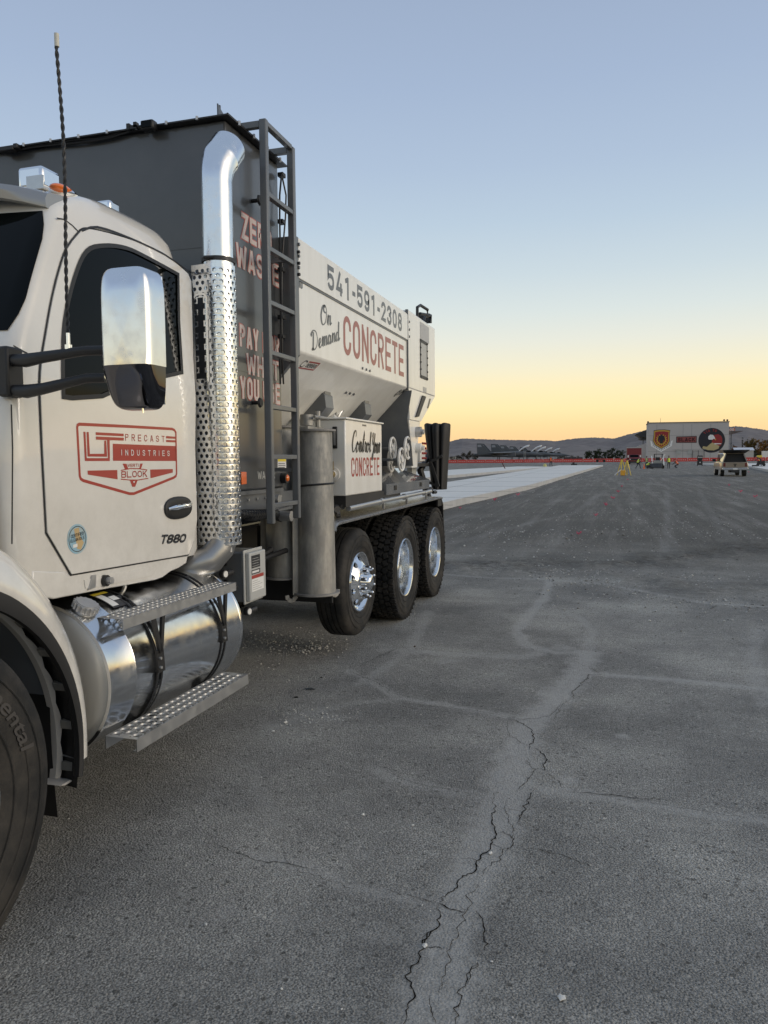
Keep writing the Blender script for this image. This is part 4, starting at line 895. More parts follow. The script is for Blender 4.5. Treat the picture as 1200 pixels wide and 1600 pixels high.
mb = MB(); mb.cyl((-2.14, 4.72, 1.24), (-2.06, 4.72, 1.24), .035, n=14); mb.cyl((-2.14, 4.60, 1.36), (-2.09, 4.60, 1.36), .03, n=12); mb.cyl((-2.14, 4.62, 1.30), (-2.05, 4.70, 1.33), .018, n=8); T(mb, 'hose_coupling', m_alu)
mb = MB()
for i, (pa, pb) in enumerate((((440, 270), (437, 340)), ((441, 275), (447, 330)))): 
    q = [SX(440, 272, -2.10), SX(437 if i == 0 else 447, 305, -2.10), SX(437 if i == 0 else 446, 340, -2.10), SX(438 if i == 0 else 441, 400, -2.10), SX(440, 480, -2.10), SX(441 if i else 437, 560, -2.10), SX(443 if i else 438, 600, -2.12)]
    mb.tube(q, .006, 6)
T(mb, 'hose_line', m_blk)
for py in (274, 347, 422, 496, 526):
    q = SX(440, py, -2.11); mb = MB(); mb.box(q, (.04, .05, .028)); T(mb, 'hose_clip', m_blk, bevel=.004)
for px_, py_ in ((405, 313), (406, 629)):
    q = SX(px_, py_, -2.10); mb = MB(); mb.cyl(q+Vector((-.05, 0, 0)), q+Vector((0, 0, 0)), .012); mb.cyl(q, q+Vector((.012, 0, 0)), .032, .024, 16); T(mb, 'rubber_latch', m_blk)
# ---------------------------------------------------------------- ladder
mb = MB(); yl, yr = 4.265, 4.665; zb = SX(425, 818, -2.0).z; zt = SX(412, 188, -2.0).z
mb.bx((-1.975, yl-.02, zb), (-2.02, yl+.02, zt)); mb.bx((-1.975, yr-.02, zb+.005), (-2.02, yr+.02, zt-.01)); lad = T(mb, 'ladder', m_grey, bevel=.006)
for py in (238, 337, 414, 491, 563, 641, 714, 785):
    z = SX(460, py, -2.0).z; mb = MB(); mb.bx((-1.98, yl+.02, z-.014), (-2.015, yr-.02, z+.014)); T(mb, 'ladder_rung', m_grey, lad, bevel=.003)
for y in (yl, yr):
    mb = MB(); mb.bx((-2.02, y-.018, zt-.045), (-2.34, y+.018, zt-.008)); mb.bx((-2.30, y-.018, BZ1+.012), (-2.34, y+.018, zt-.046)); T(mb, 'ladder_bracket', m_grey, lad, bevel=.004)
for z in (1.55, 2.9):
    mb = MB(); mb.bx((-2.02, yr-.012, z-.012), (BX0+.002, yr+.012, z+.012)); T(mb, 'ladder_standoff', m_grey, lad)
# ---------------------------------------------------------------- white aggregate bin
GX = -2.05; gy0, gy1 = 4.86, 7.70
zf = 2.345; zm = 2.83; ztp = 3.085
mb = MB(); sec = [(GX, zf), (GX, ztp), (XC, ztp), (2*XC-GX, ztp), (2*XC-GX, zf), (XC-.35, 1.48), (XC+.35, 1.48)]
mb.py(sec, gy0, gy1); sb = T(mb, 'aggregate_bin', m_bin, bevel=.01)
mb = MB(); mb.bx((GX+.001, gy0+.002, zm), (GX+.012, gy1-.002, ztp+.004)); up_ = T(mb, 'bin_extension', m_bin, sb, bevel=.003)
mb = MB(); mb.bx((GX+.0005, gy0+.003, zm-.014), (GX+.006, gy1-.003, zm-.001)); T(mb, 'bin_seam', m_ltr, sb)
mb = MB(); mb.bx((GX+.0, gy0, ztp+.005), (GX-.035, gy1, ztp+.016)); mb.bx((2*XC-GX, gy0, ztp+.005), (2*XC-GX+.035, gy1, ztp+.016)); T(mb, 'bin_rim', m_bin, sb)
mb = MB(); mb.py([(GX+.012, zf-.03), (GX+.012, ztp+.01), (2*XC-GX-.012, ztp+.01), (2*XC-GX-.012, zf-.03), (XC-.38, 1.45), (XC+.38, 1.45)], 4.815, gy0-.002); bh = T(mb, 'front_bulkhead', m_grey, sb)
mb = MB()
for py in (382, 400, 418): q = SX(466, py, GX+.012); mb.cyl(q+Vector((-.002, 0, 0)), q+Vector((.010, 0, 0)), .012, n=8)
for py in (525, 547, 552): pass
for px_, py_ in ((639, 503), (639, 515), (639, 526)): q = SX(px_, py_, GX+.012); mb.cyl(q, q+Vector((.010, 0, 0)), .013, n=8)
for px_, py_ in ((566, 575.5), (572, 577.5), (577.5, 579.5)): q = SX(px_, py_, GX); mb.cyl(q, q+Vector((.009, 0, 0)), .011, n=8)
T(mb, 'bin_bolt', m_ltr, sb)
mb = MB()
for py in (382, 400, 418): q = SX(446, py, GX+.012); mb.cyl(Vector((GX+.012, 4.838, q.z)), Vector((GX+.03, 4.838, q.z)), .011, n=8)
T(mb, 'bulkhead_bolt', m_blks, sb)
def bintext(mb, s, pL, pR, hL, X_, W, t, gap, scr=False, extra=0):
    a, b = SX(pL[0], pL[1], X_), SX(pR[0], pR[1], X_); z0 = (a.z+b.z)/2; hh = SX(pL[0], pL[1]-hL, X_).z-a.z
    fn = lambda u, v, k: Vector((X_+k, a.y+u, z0+v))
    text(mb, s, fn, hh, W=W, t=t, gap=gap, total=b.y-a.y)
pa, pb = SX(512, 451, GX+.0128), SX(628, 519, GX+.0128); ph = SX(512, 413, GX+.0128).z-pa.z; u0 = 0; un = (pb.y-pa.y)/(10*.5+2*.275+11*.17); zz_ = (pa.z+pb.z)/2
for part_ in ('541', '-', '591', '-', '2308'):
    mb = MB(); wd_ = sum(.275 if q == '-' else .5 for q in part_)+.17*(len(part_)-1)
    text(mb, part_, lambda u, v, k, u0=u0: Vector((GX+.0128+k, pa.y+u0+u, zz_+v)), ph, W=.5, t=.20, gap=.17, total=wd_*un); T(mb, 'phone_lettering', m_ltr, sb); u0 += (wd_+.17)*un
mb = MB(); bintext(mb, 'CONCRETE', (537, 552), (631, 590), 62, GX+.0012, .40, .145, .10); T(mb, 'concrete_lettering', m_redf, sb)
mb = MB(); bintext(mb, 'SAND', (461, 447), (473, 451), 14, GX+.0012, .5, .17, .14); T(mb, 'sand_lettering', m_ltr, sb)
def scr_on(mb, s, pL, pR, hpx, X_, t):
    a, b = SX(pL[0], pL[1], X_), SX(pR[0], pR[1], X_); d = b-a; U = d.normalized(); hh = SX(pL[0], pL[1]-hpx, X_).z-a.z; Vv = Vector((0, -U.z, U.y))
    script(mb, s, lambda u, v, k: Vector((X_+k, 0, 0))+Vector((0, a.y, a.z))+Vector((0, U.y, U.z))*u+Vector((0, Vv.y, Vv.z))*v, hh, t, d.length)
mb = MB(); scr_on(mb, 'On', (501, 507), (518, 508), 31, GX+.0012, .14); scr_on(mb, 'Demand', (487, 548), (531, 531), 30, GX+.0012, .14); T(mb, 'script_lettering', m_ltr, sb)
# slope surface helper
SN = Vector((zf-1.48, 0, -( (XC+.35)-GX)*-1))   # not used for shading
sl_dir = Vector((XC+.35-GX, 0, 1.48-zf)); sl_len = sl_dir.length; sl_dir.normalize(); sl_n = Vector((-sl_dir.z, 0, sl_dir.x)); sl_n = sl_n if sl_n.x > 0 else -sl_n
def on_slope(px, py, lift=.0015):
    r = ray(px, py); o = Vector((0, 0, EYE)); p0 = Vector((GX, 0, zf)); t = (p0-o).dot(sl_n)/r.dot(sl_n); return o+r*t+sl_n*lift
def slope_fn(px0, py0, px1, py1, hpx, lean=0):
    a, b = on_slope(px0, py0), on_slope(px1, py1); U = Vector((0, 1, 0)); V = -sl_dir
    q = on_slope(px0, py0-hpx); hh = (q-a).dot(V); d = b-a; U = d.normalized()
    return (lambda u, v, k: a+U*(u+lean*v)+V*v+sl_n*k), hh, d.length
fn, hh, ln = slope_fn(466, 573, 491, 577, 12, .25); mb = MB(); text(mb, 'C', fn, hh*1.15, W=.7, t=.14, total=ln*.25); text(mb, 'SERIES', lambda u, v, k: fn(u+ln*.33, v+hh*.12, k), hh*.62, W=.6, t=.2, total=ln*.6); T(mb, 'series_lettering', m_blkl, sb)
mb = MB(); q = [(-.02*ln, -.12*hh), (ln*.98, -.12*hh), (ln*.98, hh*1.0), (ln*.3, hh*1.0)]; V_, F_ = ribbon(q, .012, False); mb.add([fn(v[0], v[1], .0004) for v in V_], F_); T(mb, 'series_frame', m_red, sb)
fn, hh, ln = slope_fn(613, 620, 637, 613, 12, .3); mb = MB()
for rr in (.5, .28): V_, F_ = ribbon([(hh*.6+hh*rr*1.0*math.cos(2*math.pi*k/24), hh*.5+hh*rr*math.sin(2*math.pi*k/24)) for k in range(24)], hh*.12, True); mb.add([fn(v[0], v[1], .0003*rr) for v in V_], F_)
text(mb, 'IMF', lambda u, v, k: fn(u+hh*1.4, v, k), hh*.9, W=.7, t=.24, gap=.1, total=ln*.55)
T(mb, 'bin_emblem', m_blkl, sb)
mb = MB()
for px_, py_ in ((540, 613), (546, 614), (552, 615.5)): q = on_slope(px_, py_, 0); mb.cyl(q, q+sl_n*.012, .012, n=8)
T(mb, 'slope_bolt', m_ltr, sb)
def gusset(y0, y1, s0):
    a = Vector((GX, 0, zf))+sl_dir*s0; b = Vector((GX, 0, zf))+sl_dir*(sl_len*.93)
    mb = MB(); mb.py([(a.x-.005, a.z), (a.x+.02, a.z-.02), (a.x+.03, a.z-.12), (b.x+.12, 1.42), (b.x-.1, 1.42), (b.x, b.z+.03)], y0, y1)
    mb.py([(a.x-.01, a.z+.045), (a.x+.012, a.z+.02), (a.x+.012, a.z-.02), (a.x-.01, a.z)], y0+.02, y1-.02)
    return T(mb, 'bin_support', m_grey, sb, bevel=.003)
g1 = on_slope(508, 614); g2 = on_slope(570, 628)
s1 = (g1-Vector((GX, g1.y, zf))).dot(sl_dir); s2 = (g2-Vector((GX, g2.y, zf))).dot(sl_dir)
gusset(g1.y-.06, g1.y+.12, s1); gusset(g2.y-.06, g2.y+.12, s2)
# rear bulkhead and cement hopper
q = [SY(*p, gy1) for p in [(643, 610), (636, 653), (643, 700), (645, 728)]]
mb = MB(); mb.py([(p.x, p.z) for p in q]+[(XC, q[-1].z), (XC, q[0].z)], gy1+.002, gy1+.018); T(mb, 'rear_bulkhead', m_grey, sb)
hy0, hy1 = 7.722, 8.93; HX = -2.035
hzt = SX(643, 487, HX).z
q0 = SY(640, 655, hy0); xs2, zs2 = q0.x, q0.z; hy2 = SX(658, 656, xs2).y
mb = MB(); mb.bx((HX, hy0, zf), (2*XC-HX, hy1, hzt)); hop = T(mb, 'cement_hopper', m_bin, bevel=.012)
mb = MB(); A_ = [(HX-.004, hy0+.002, zf-.001), (HX-.004, hy1-.004, zf-.001), (2*XC-HX+.004, hy1-.004, zf-.001), (2*XC-HX+.004, hy0+.002, zf-.001)]; B_ = [(xs2, hy0+.004, zs2), (xs2, hy2, zs2), (2*XC-xs2, hy2, zs2), (2*XC-xs2, hy0+.004, zs2)]
mb.add(A_+B_, [(0, 1, 2, 3), (4, 5, 6, 7), (0, 1, 5, 4), (1, 2, 6, 5), (2, 3, 7, 6), (3, 0, 4, 7)]); T(mb, 'hopper_funnel', m_bin, hop)
l0, l1 = SX(644.5, 697, xs2), SX(654, 694, xs2); l2 = SX(658, 657, xs2)
mb = MB(); mb.px([(hy0+.01, zs2-.003), (l2.y, zs2-.003), (l1.y, l1.z), (l1.y-.02, 1.52), (l0.y, 1.52), (l0.y, l0.z)], xs2-.008, 2*XC-xs2+.008); T(mb, 'hopper_leg', m_bin, hop, bevel=.006)
mb = MB(); mb.bx((HX-.002, hy0-.02, zf-.02), (HX-.03, hy0-.001, hzt)); T(mb, 'hopper_flange', m_grey, hop)
def frame_on(px0, py0, px1, py1, X_): a, b = SX(px0, py0, X_), SX(px1, py1, X_); return a, b
a = SX(657, 588, HX); b = SX(667, 538, HX); mb = MB(); V_, F_ = ribbon([(a.y, a.z), (b.y, a.z), (b.y, b.z), (a.y, b.z)], .035, True); mb.add([Vector((HX+.004, v[0], v[1])) for v in V_], F_)
vw = T(mb, 'sight_window', m_blk, hop); mb = MB(); plate(mb, HX+.002, a.y, b.y, a.z, b.z); T(mb, 'window_pane', m_lgrey, vw)
mb = MB()
for k in range(6):
    for y_ in (a.y, b.y): mb.cyl((HX+.004, y_, a.z+(b.z-a.z)*k/5), (HX+.012, y_, a.z+(b.z-a.z)*k/5), .010, n=6)
T(mb, 'window_bolt', m_blks, vw)
a = SX(656.5, 529, HX); b = SX(670, 512, HX); mb = MB(); plate(mb, HX+.002, a.y, b.y, a.z, b.z); T(mb, 'hopper_plate', mat('pale_grey_label', (.42, .42, .42), .5), hop)
a = SX(661, 612, HX); mb = MB(); text(mb, 'CEMENT', plane_fn((HX+.002, a.y, a.z), (0, 1, 0), (0, 0, 1), (1, 0, 0)), .055, W=.5, t=.16, total=.17) if False else plate(mb, HX+.002, a.y, a.y+.16, a.z, a.z+.055); T(mb, 'hopper_label', m_lgrey, hop)
# slot and decal on the inward slope of the hopper
h_dir = Vector((xs2-HX+.004, 0, zs2-zf)).normalized(); h_n = Vector((-h_dir.z, 0, h_dir.x)); h_n = h_n if h_n.x > 0 else -h_n
def on_hs(px, py, lift=.003):
    r = ray(px, py); o = Vector((0, 0, EYE)); t = (Vector((HX-.004, 0, zf))-o).dot(h_n)/r.dot(h_n); return o+r*t+h_n*lift
q = [on_hs(648, 652), on_hs(653, 651), on_hs(664, 620), on_hs(659, 618)]; mb = MB(); mb.add(q, [(0, 1, 2, 3)]); mb.add([p+h_n*.012 for p in q]+q, [(0, 1, 2, 3), (0, 1, 5, 4), (1, 2, 6, 5), (2, 3, 7, 6), (3, 0, 4, 7)]); T(mb, 'sight_slot', m_blk, hop)
a = on_hs(668, 637); mb = MB(); text(mb, 'DANGER', lambda u, v, k: a+(-h_dir)*u-Vector((0, 1, 0))*v*-1+h_n*k, .05, total=.24, t=.2) if False else mb.add([on_hs(667, 638), on_hs(669, 638), on_hs(673, 623), on_hs(671, 623)], [(0, 1, 2, 3)]); T(mb, 'slope_label', m_blkl, hop)
# grab handles on top
mb = MB(); hzz = hzt; q = [SX(652, 498, -2.1), SX(652, 480, -2.1), SX(657, 477, -2.1), SX(668, 484, -2.1), SX(668, 492, -2.1), SX(656, 490, -2.1)]; mb.tube(q, .017, 8)
q = [SX(671, 503, -2.2), SX(673, 493, -2.2), SX(664, 495, -2.2), SX(662, 502, -2.2)]; mb.tube(q, .017, 8); mb.box(SX(664, 498, -2.3), (.15, .12, .1)); T(mb, 'hopper_hatch', m_blk, hop)
# ---------------------------------------------------------------- tandem mudguard, tray, water box
mb = MB(); fz = 1.145; rows = []
for (y, z) in ((5.36, 1.085), (5.375, 1.12), (5.41, 1.14), (5.46, fz), (6.5, fz+.004), (7.8, fz+.010), (9.02, fz+.016), (9.08, fz+.005)):
    rows.append([Vector((-1.985, y, z-.022)), Vector((-1.98, y, z-.006)), Vector((-1.992, y, z)), Vector((-2.2, y, z+.002)), Vector((-2.62, y, z+.002))])
mb.grid(rows); mb2 = MB(); mgd = T(mb, 'mudguard', mat('chequer_plate', (.50, .49, .47), .33, .85, 0, .12, 14, bump=.5, bscale=75, rvar=.2), angle=50)
mb = MB(); mb.bx((-2.0, 5.30, .55), (-2.6, 5.325, 1.12)); T(mb, 'mudguard_panel', m_blk)
mb = MB(); mb.px([(9.08, 1.155), (9.20, 1.06), (9.26, .62), (9.235, .62), (9.17, 1.05), (9.06, 1.13)], -2.0, -2.62); mb.bx((-2.0, 8.9, 1.05), (-2.02, 9.1, 1.13)); T(mb, 'mud_flap', m_blk)
mb = MB(); ty0, ty1 = 6.735, 8.44; tz0, tz1 = 1.285, 1.385
mb.bx((-1.995, ty0, tz0), (-2.02, ty1, tz1)); mb.add([(-1.996, ty0, tz1), (-1.996, ty1, tz1+.0), (-2.36, ty1-.28, tz1+.16), (-2.36, ty0+.02, tz1+.16)], [(0, 1, 2, 3)]); mb.add([(-1.996, ty0, tz1), (-2.36, ty0+.02, tz1+.16), (-2.36, ty0+.02, tz0), (-1.996, ty0, tz0)], [(0, 1, 2, 3)]); mb.add([(-1.996, ty1, tz1), (-2.36, ty1-.28, tz1+.16), (-2.36, ty1, tz0), (-1.996, ty1, tz0)], [(0, 1, 2, 3)])
mb.bx((-2.36, ty0, tz0+.05), (-2.9, ty1-.28, tz1+.155)); tr = T(mb, 'conveyor_cover', mat('glossy_grey_paint', (.12, .125, .13), .22, 0, 1, .1, 3, dust=(.3, .29, .27), dscale=4, damt=.4))
mb = MB()
for y_ in (7.0, 8.0): mb.bx((-1.988, y_, 1.32), (-1.994, y_+.07, 1.365))
T(mb, 'cover_slot', m_blk, tr)
mb = MB()
mb.tube([(-2.02, 5.75, 1.225), (-2.015, 6.6, 1.235), (-2.015, 7.5, 1.24), (-2.02, 8.6, 1.245)], .022, 12)
for y_ in (6.62, 7.45, 8.3): mb.cyl((-2.02, y_-.03, 1.237), (-2.02, y_+.03, 1.237), .03, n=12); mb.bx((-2.01, y_+.08, 1.16), (-2.03, y_+.10, 1.25))
T(mb, 'hydraulic_pipe', m_alu)
mb = MB(); rnd = random.Random(9)
for k in range(10): c_ = Vector((-2.03-.1*rnd.random(), 5.5+.3*rnd.random(), 1.18+.1*rnd.random())); mb.cyl(c_, c_+Vector((rnd.uniform(-.03, .03), rnd.uniform(.02, .09), rnd.uniform(-.03, .03))), .014+.014*rnd.random(), n=8)
for k in range(10): c_ = Vector((-2.03-.1*rnd.random(), 8.5+.4*rnd.random(), 1.22+.08*rnd.random())); mb.cyl(c_, c_+Vector((rnd.uniform(-.03, .03), rnd.uniform(.02, .09), rnd.uniform(-.03, .03))), .012+.012*rnd.random(), n=8)
T(mb, 'pipe_fittings', m_blks)
wy0, wy1, wz0, wz1 = 5.645, 6.62, 1.33, 1.925
mb = MB(); mb.bx((-2.0, wy0, wz0), (-2.62, wy1, wz1)); wb = T(mb, 'admix_box', m_bin, bevel=.010)
mb = MB(); mb.bx((-1.985, wy0-.015, wz1+.001), (-2.64, wy1+.015, wz1+.016)); T(mb, 'box_lid', m_bin, wb, bevel=.004)
mb = MB(); mb.bx((-2.01, wy0+.02, wz0-.09), (-2.6, wy1+.1, wz0-.002)); T(mb, 'box_base', m_blks, wb)
mb = MB(); a, b = SX(547, 705, -1.9988), SX(595, 700, -1.9988); hh = .15
script(mb, 'Control', lambda u, v, k: Vector((-1.9988+k, wy0+.14+u, 1.675+v)), .17, .13, .50); script(mb, 'Your', lambda u, v, k: Vector((-1.9988+k, wy0+.66+u, 1.672+v)), .17, .13, .24); T(mb, 'script_lettering', m_blkl, wb)
mb = MB(); text(mb, 'CONCRETE', lambda u, v, k: Vector((-1.9988+k, wy0+.13+u, 1.475+v)), .155, W=.36, t=.13, gap=.10, total=.76); T(mb, 'concrete_lettering', m_red, wb)
mb = MB(); mb.bx((-1.9985, wy0+.42, wz1-.035), (-1.997, wy0+.52, wz1-.022)); T(mb, 'box_nameplate', m_ltr, wb)
# sight gauge on the front of the box
mb = MB(); gx = -2.085; mb.bx((gx-.02, wy0-.012, 1.70), (gx+.02, wy0-.001, 1.87)); sg = T(mb, 'level_gauge', m_blk, wb, bevel=.008); mb = MB(); mb.bx((gx-.008, wy0-.016, 1.725), (gx+.008, wy0-.0125, 1.845)); T(mb, 'gauge_tube', m_alu, sg)
mb = MB(); mb.cyl((-2.10, wy0-.002, 1.50), (-2.10, wy0-.02, 1.50), .055, n=20); mb.cyl((-2.10, wy0-.02, 1.50), (-2.10, wy0-.06, 1.50), .03, n=14); T(mb, 'outlet_flange', m_white, wb)
mb = MB(); mb.cyl((-2.09, wy0-.06, 1.50), (-2.09, wy0-.13, 1.50), .028, n=12); mb.bx((-2.085, wy0-.1, 1.53), (-2.095, wy0-.04, 1.60)); T(mb, 'outlet_valve', mat('brass', (.5, .36, .14), .3, 1), wb)
mb = MB(); mb.cyl((-2.45, 6.42, wz1+.016), (-2.45, 6.42, wz1+.11), .085, n=20); 
for k in range(6): a = k*math.pi/3; mb.cyl((-2.45+.09*math.cos(a), 6.42+.09*math.sin(a), wz1+.03), (-2.45+.09*math.cos(a), 6.42+.09*math.sin(a), wz1+.12), .008, n=6)
T(mb, 'filter_housing', m_steelg, wb)
mb = MB(); mb.lathe([(0, .09), (.01, .06), (.022, .02), (.03, .012), (.045, 0)], (-2.2, 5.95, wz1+.016), (0, 0, 1), 24); T(mb, 'box_cap', m_white, wb)
mb = MB()
for k in range(5): mb.tube([(-2.5, 6.4+.02*k, wz1+.1), (-2.42, 6.55+.04*k, wz1+.22+.02*k), (-2.38, 6.8+.05*k, wz1+.24), (-2.42, 7.05+.03*k, wz1+.10-.03*k)], .02, 8)
mb.bx((-2.35, 6.72, 1.6), (-2.75, 7.1, 1.98)); mb.box((-2.42, 7.0, 2.0), (.16, .2, .09), Matrix.Rotation(.4, 3, 'X')); mb.bx((-2.3, 6.68, 1.52), (-2.7, 6.9, 1.62)); T(mb, 'pump_unit', m_blk, bevel=.01)
mb = MB(); mb.tube([(-2.40, 6.52, wz1+.03), (-2.36, 6.54, wz1+.12), (-2.34, 6.62, wz1+.18), (-2.36, 6.78, wz1+.20)], .022, 10); mb.tube([(-2.36, 6.95, wz1+.22), (-2.35, 7.1, wz1+.20)], .016, 8); T(mb, 'hose_elbow', m_alu)
mb = MB(); mb.cyl((-2.2, 5.35, 1.87), (-2.2, 5.35, 1.95), .05, n=14); mb.bx((-2.15, 5.25, 1.80), (-2.28, 5.55, 1.86)); mb.cyl((-2.12, 5.3, 1.93), (-2.12, 5.55, 1.93), .012, n=8); mb.cyl((-2.15, 5.45, 1.86), (-2.15, 5.45, 1.98), .02, n=8); T(mb, 'valve_cluster', m_steelg)
mb = MB(); mb.bx((-2.3, 6.7, 1.43), (-2.9, 8.35, 1.50)); mb.bx((-2.32, 6.8, 1.5), (-2.4, 7.7, 1.62)); mb.bx((-2.36, 7.1, 1.66), (-2.40, 8.2, 1.69)); T(mb, 'valve_bench', m_grey)
# hand wheels
for px_, py_, xx in ((613, 701, -2.16), (610.5, 720, -2.22), (636, 700, -2.04), (626.5, 718, -2.06)):
    c_ = SX(px_, py_, xx); Rw = .118; mb = MB()
    mb.lathe([(0, Rw-.02), (.014, Rw-.016), (.018, Rw-.004), (.010, Rw+.004), (-.006, Rw), (-.008, Rw-.014), (0, Rw-.02)], c_, (1, 0, 0), 32)
    for k in range(4): a = k*math.pi/2+.5; mb.bar(c_, c_+Vector((0, math.cos(a)*Rw*.88, math.sin(a)*Rw*.88)), .034, .010, (1, 0, 0))
    mb.cyl(c_+Vector((-.01, 0, 0)), c_+Vector((.02, 0, 0)), .03, n=16); hw_ = T(mb, 'hand_wheel', m_white)
    mb = MB(); mb.cyl(c_+Vector((-.25, 0, 0)), c_+Vector((-.01, 0, 0)), .014, n=10); T(mb, 'wheel_shaft', m_grey, hw_)
# gauges and control panel at the tail
for px_, py_, rr, mm in ((650, 675, .055, m_alu), (650, 700, .05, m_white)):
    c_ = SX(px_, py_, xs2-.01); mb = MB(); mb.cyl(c_, c_+Vector((.06, 0, 0)), rr, n=20); mb.cyl(c_+Vector((.06, 0, 0)), c_+Vector((.09, 0, 0)), rr*.5, n=12); T(mb, 'dial', mm, hop)
a = SX(657, 721, -2.25); b = SX(664, 696, -2.25); mb = MB(); mb.bx((-2.25, a.y, a.z), (-2.33, b.y+.02, b.z)); cp = T(mb, 'control_panel', m_white, bevel=.008)
mb = MB()
for i in range(3):
    for j in range(4): mb.cyl((-2.25, a.y+.08+.12*i*.7, a.z+.04+.06*j), (-2.235, a.y+.08+.12*i*.7, a.z+.04+.06*j), .014, n=8)
T(mb, 'panel_switch', m_red, cp)
mb = MB(); c_ = SX(647, 712, -2.3); mb.bx((-2.3, c_.y-.1, c_.z-.25), (-2.36, c_.y+.1, c_.z+.05)); T(mb, 'panel_post', m_lgrey, cp)
a, b = SX(644, 727, -2.2), SX(672, 723, -2.2); mb = MB(); mb.bx((-2.2, a.y, a.z-.02), (-2.35, b.y+.2, a.z+.02)); mb.bx((-2.6, 8.6, 1.05), (-3.9, 9.4, 1.25)); mb.bar((-2.3, 9.2, 1.45), (-2.25, 9.6, 1.70), .05, .05); mb.bar((-2.28, 9.15, 1.50), (-2.2, 9.35, 1.08), .05, .05); T(mb, 'tail_frame', m_blks)
# folded black mixing-boot at the tail
mb = MB(); rows = []; n_ = 72
for i in range(17):
    t_ = i/16; yc = 9.5+.03*t_; zl = SY(690, 765, 9.4).z; zh = SY(680, 664, 9.4).z
    xr = SY(695+6*t_, 700, 9.4).x; xl = SY(672-13*t_, 700, 9.4).x; top = 1-max(0, (t_-.88)/.12)**2*.22; rw = []
    for k in range(n_):
        a = 2*math.pi*k/n_; u_ = math.cos(a); lob = abs(math.sin((u_*.5+.5)*math.pi*3))**.6
        d_ = (.10+.055*lob)*top; z = zl+(zh-zl)*t_+(.028*lob if t_ > .9 else 0)
        rw.append(Vector(((xr+xl)/2+(xr-xl)/2*u_*(1-.06*(1-top)), yc+math.sin(a)*d_, z)))
    rows.append(rw)
mb.grid(rows, True, True); mb.add(rows[-1], [tuple(range(n_))]); mb.add(rows[0], [tuple(range(n_))]); T(mb, 'mixing_boot', mat('black_rubber_boot', (.006, .006, .007), .6, 0, 0, .2, 7, bump=.25, bscale=7), angle=60)
mb = MB(); p1, p2, p3, p4 = SY(672, 722, 9.3), SY(691, 712, 9.3), SY(685, 760, 9.3), SY(677, 735, 9.3); mb.bar(p1, p2, .03, .03); mb.bar(p4, p3, .035, .035); mb.bar(p1, p4, .04, .04); mb.bar(SY(671, 754, 9.3), p3, .03, .03); T(mb, 'boot_frame', m_blks)
# ---------------------------------------------------------------- two steel chutes hooked on the truck's side
def chute(name, label, c, rt, rb, z0, z1, rotz, grp):
    t = thing(name, label, 'concrete chute', (c[0], c[1], z0), grp); mb = MB(); rows = []; th = .006
    for z, r in ((z0, rb), (z0+.004, rb), (z1, rt)):
        rows.append([Vector((c[0]+r*math.cos(R(a)+rotz), c[1]+r*math.sin(R(a)+rotz), z)) for a in np.linspace(-105, 105, 33)])
    mb.grid(rows)
    for z, r in ((z0, rb-th), (z1, rt-th)): pass
    mb.grid([[Vector((c[0]+(r-th)*math.cos(R(a)+rotz), c[1]+(r-th)*math.sin(R(a)+rotz), z)) for a in np.linspace(-105, 105, 33)] for z, r in ((z0, rb), (z1, rt))])
    mb.build('trough', m_steelg, t, merge=False)
    for z, r, hh in ((z0, rb, .014), (z1-.012, rt, .014)):
        mb = MB(); mb.grid([[Vector((c[0]+rr*math.cos(R(a)+rotz), c[1]+rr*math.sin(R(a)+rotz), zz)) for rr, zz in ((r-.01, z), (r+.028, z), (r+.028, z+hh), (r-.01, z+hh))] for a in np.linspace(-112, 112, 33)], False); mb.build('chute_rim', m_dustrim, t)
    for sgn in (-1, 1):
        a = R(104*sgn)+rotz; d = Vector((math.cos(a), math.sin(a), 0)); mb = MB(); mb.bar(Vector((c[0], c[1], z0))+d*(rb+.012), Vector((c[0], c[1], z1))+d*(rt+.012), .02, .055, d); mb.build('side_flange', m_steelg, t)
        mb = MB(); p = Vector((c[0], c[1], z0))+d*(rb+.012)
        hk = [p+Vector((0, 0, .16)), p+Vector((0, 0, -.01)), p+d*.03+Vector((0, 0, -.045)), p+d*.065+Vector((0, 0, -.03)), p+d*.07+Vector((0, 0, 0))]
        for q1, q2 in zip(hk, hk[1:]): mb.bar(q1, q2, .014, .028, d)
        mb.build('hook', m_steelg, t)
    return t
m_dustrim = mat('cement_dusted_steel', (.22, .21, .20), .7, .1, 0, .15, 12, bump=.1, bscale=50, dust=(.40, .38, .34), dscale=9, damt=.6)
c1 = SX(493, 800, -2.085)
ch1 = chute('concrete_chute', 'scratched grey steel chute with a black strap, hanging upright before the first rear wheel', (-2.085, c1.y, 0), .128, .142, .635, 1.83, R(-38), 'steel chutes hanging on the truck side')
mb = MB(); zz = SX(470, 762, -1.95).z; mb.grid([[Vector((-2.085+(.137+o_)*math.cos(R(a)), c1.y+(.137+o_)*math.sin(R(a)), zz+.01*math.cos(R(a))+w_)) for o_, w_ in ((.001, -.007), (.006, 0), (.001, .007))] for a in np.linspace(-150, 80, 40)]); mb.build('strap', m_blk, ch1)
chute('concrete_chute', 'grey steel chute behind the ladder, half hidden by the strapped chute', (-2.36, c1.y+.02, 0), .115, .125, .74, 1.86, R(-62), 'steel chutes hanging on the truck side')
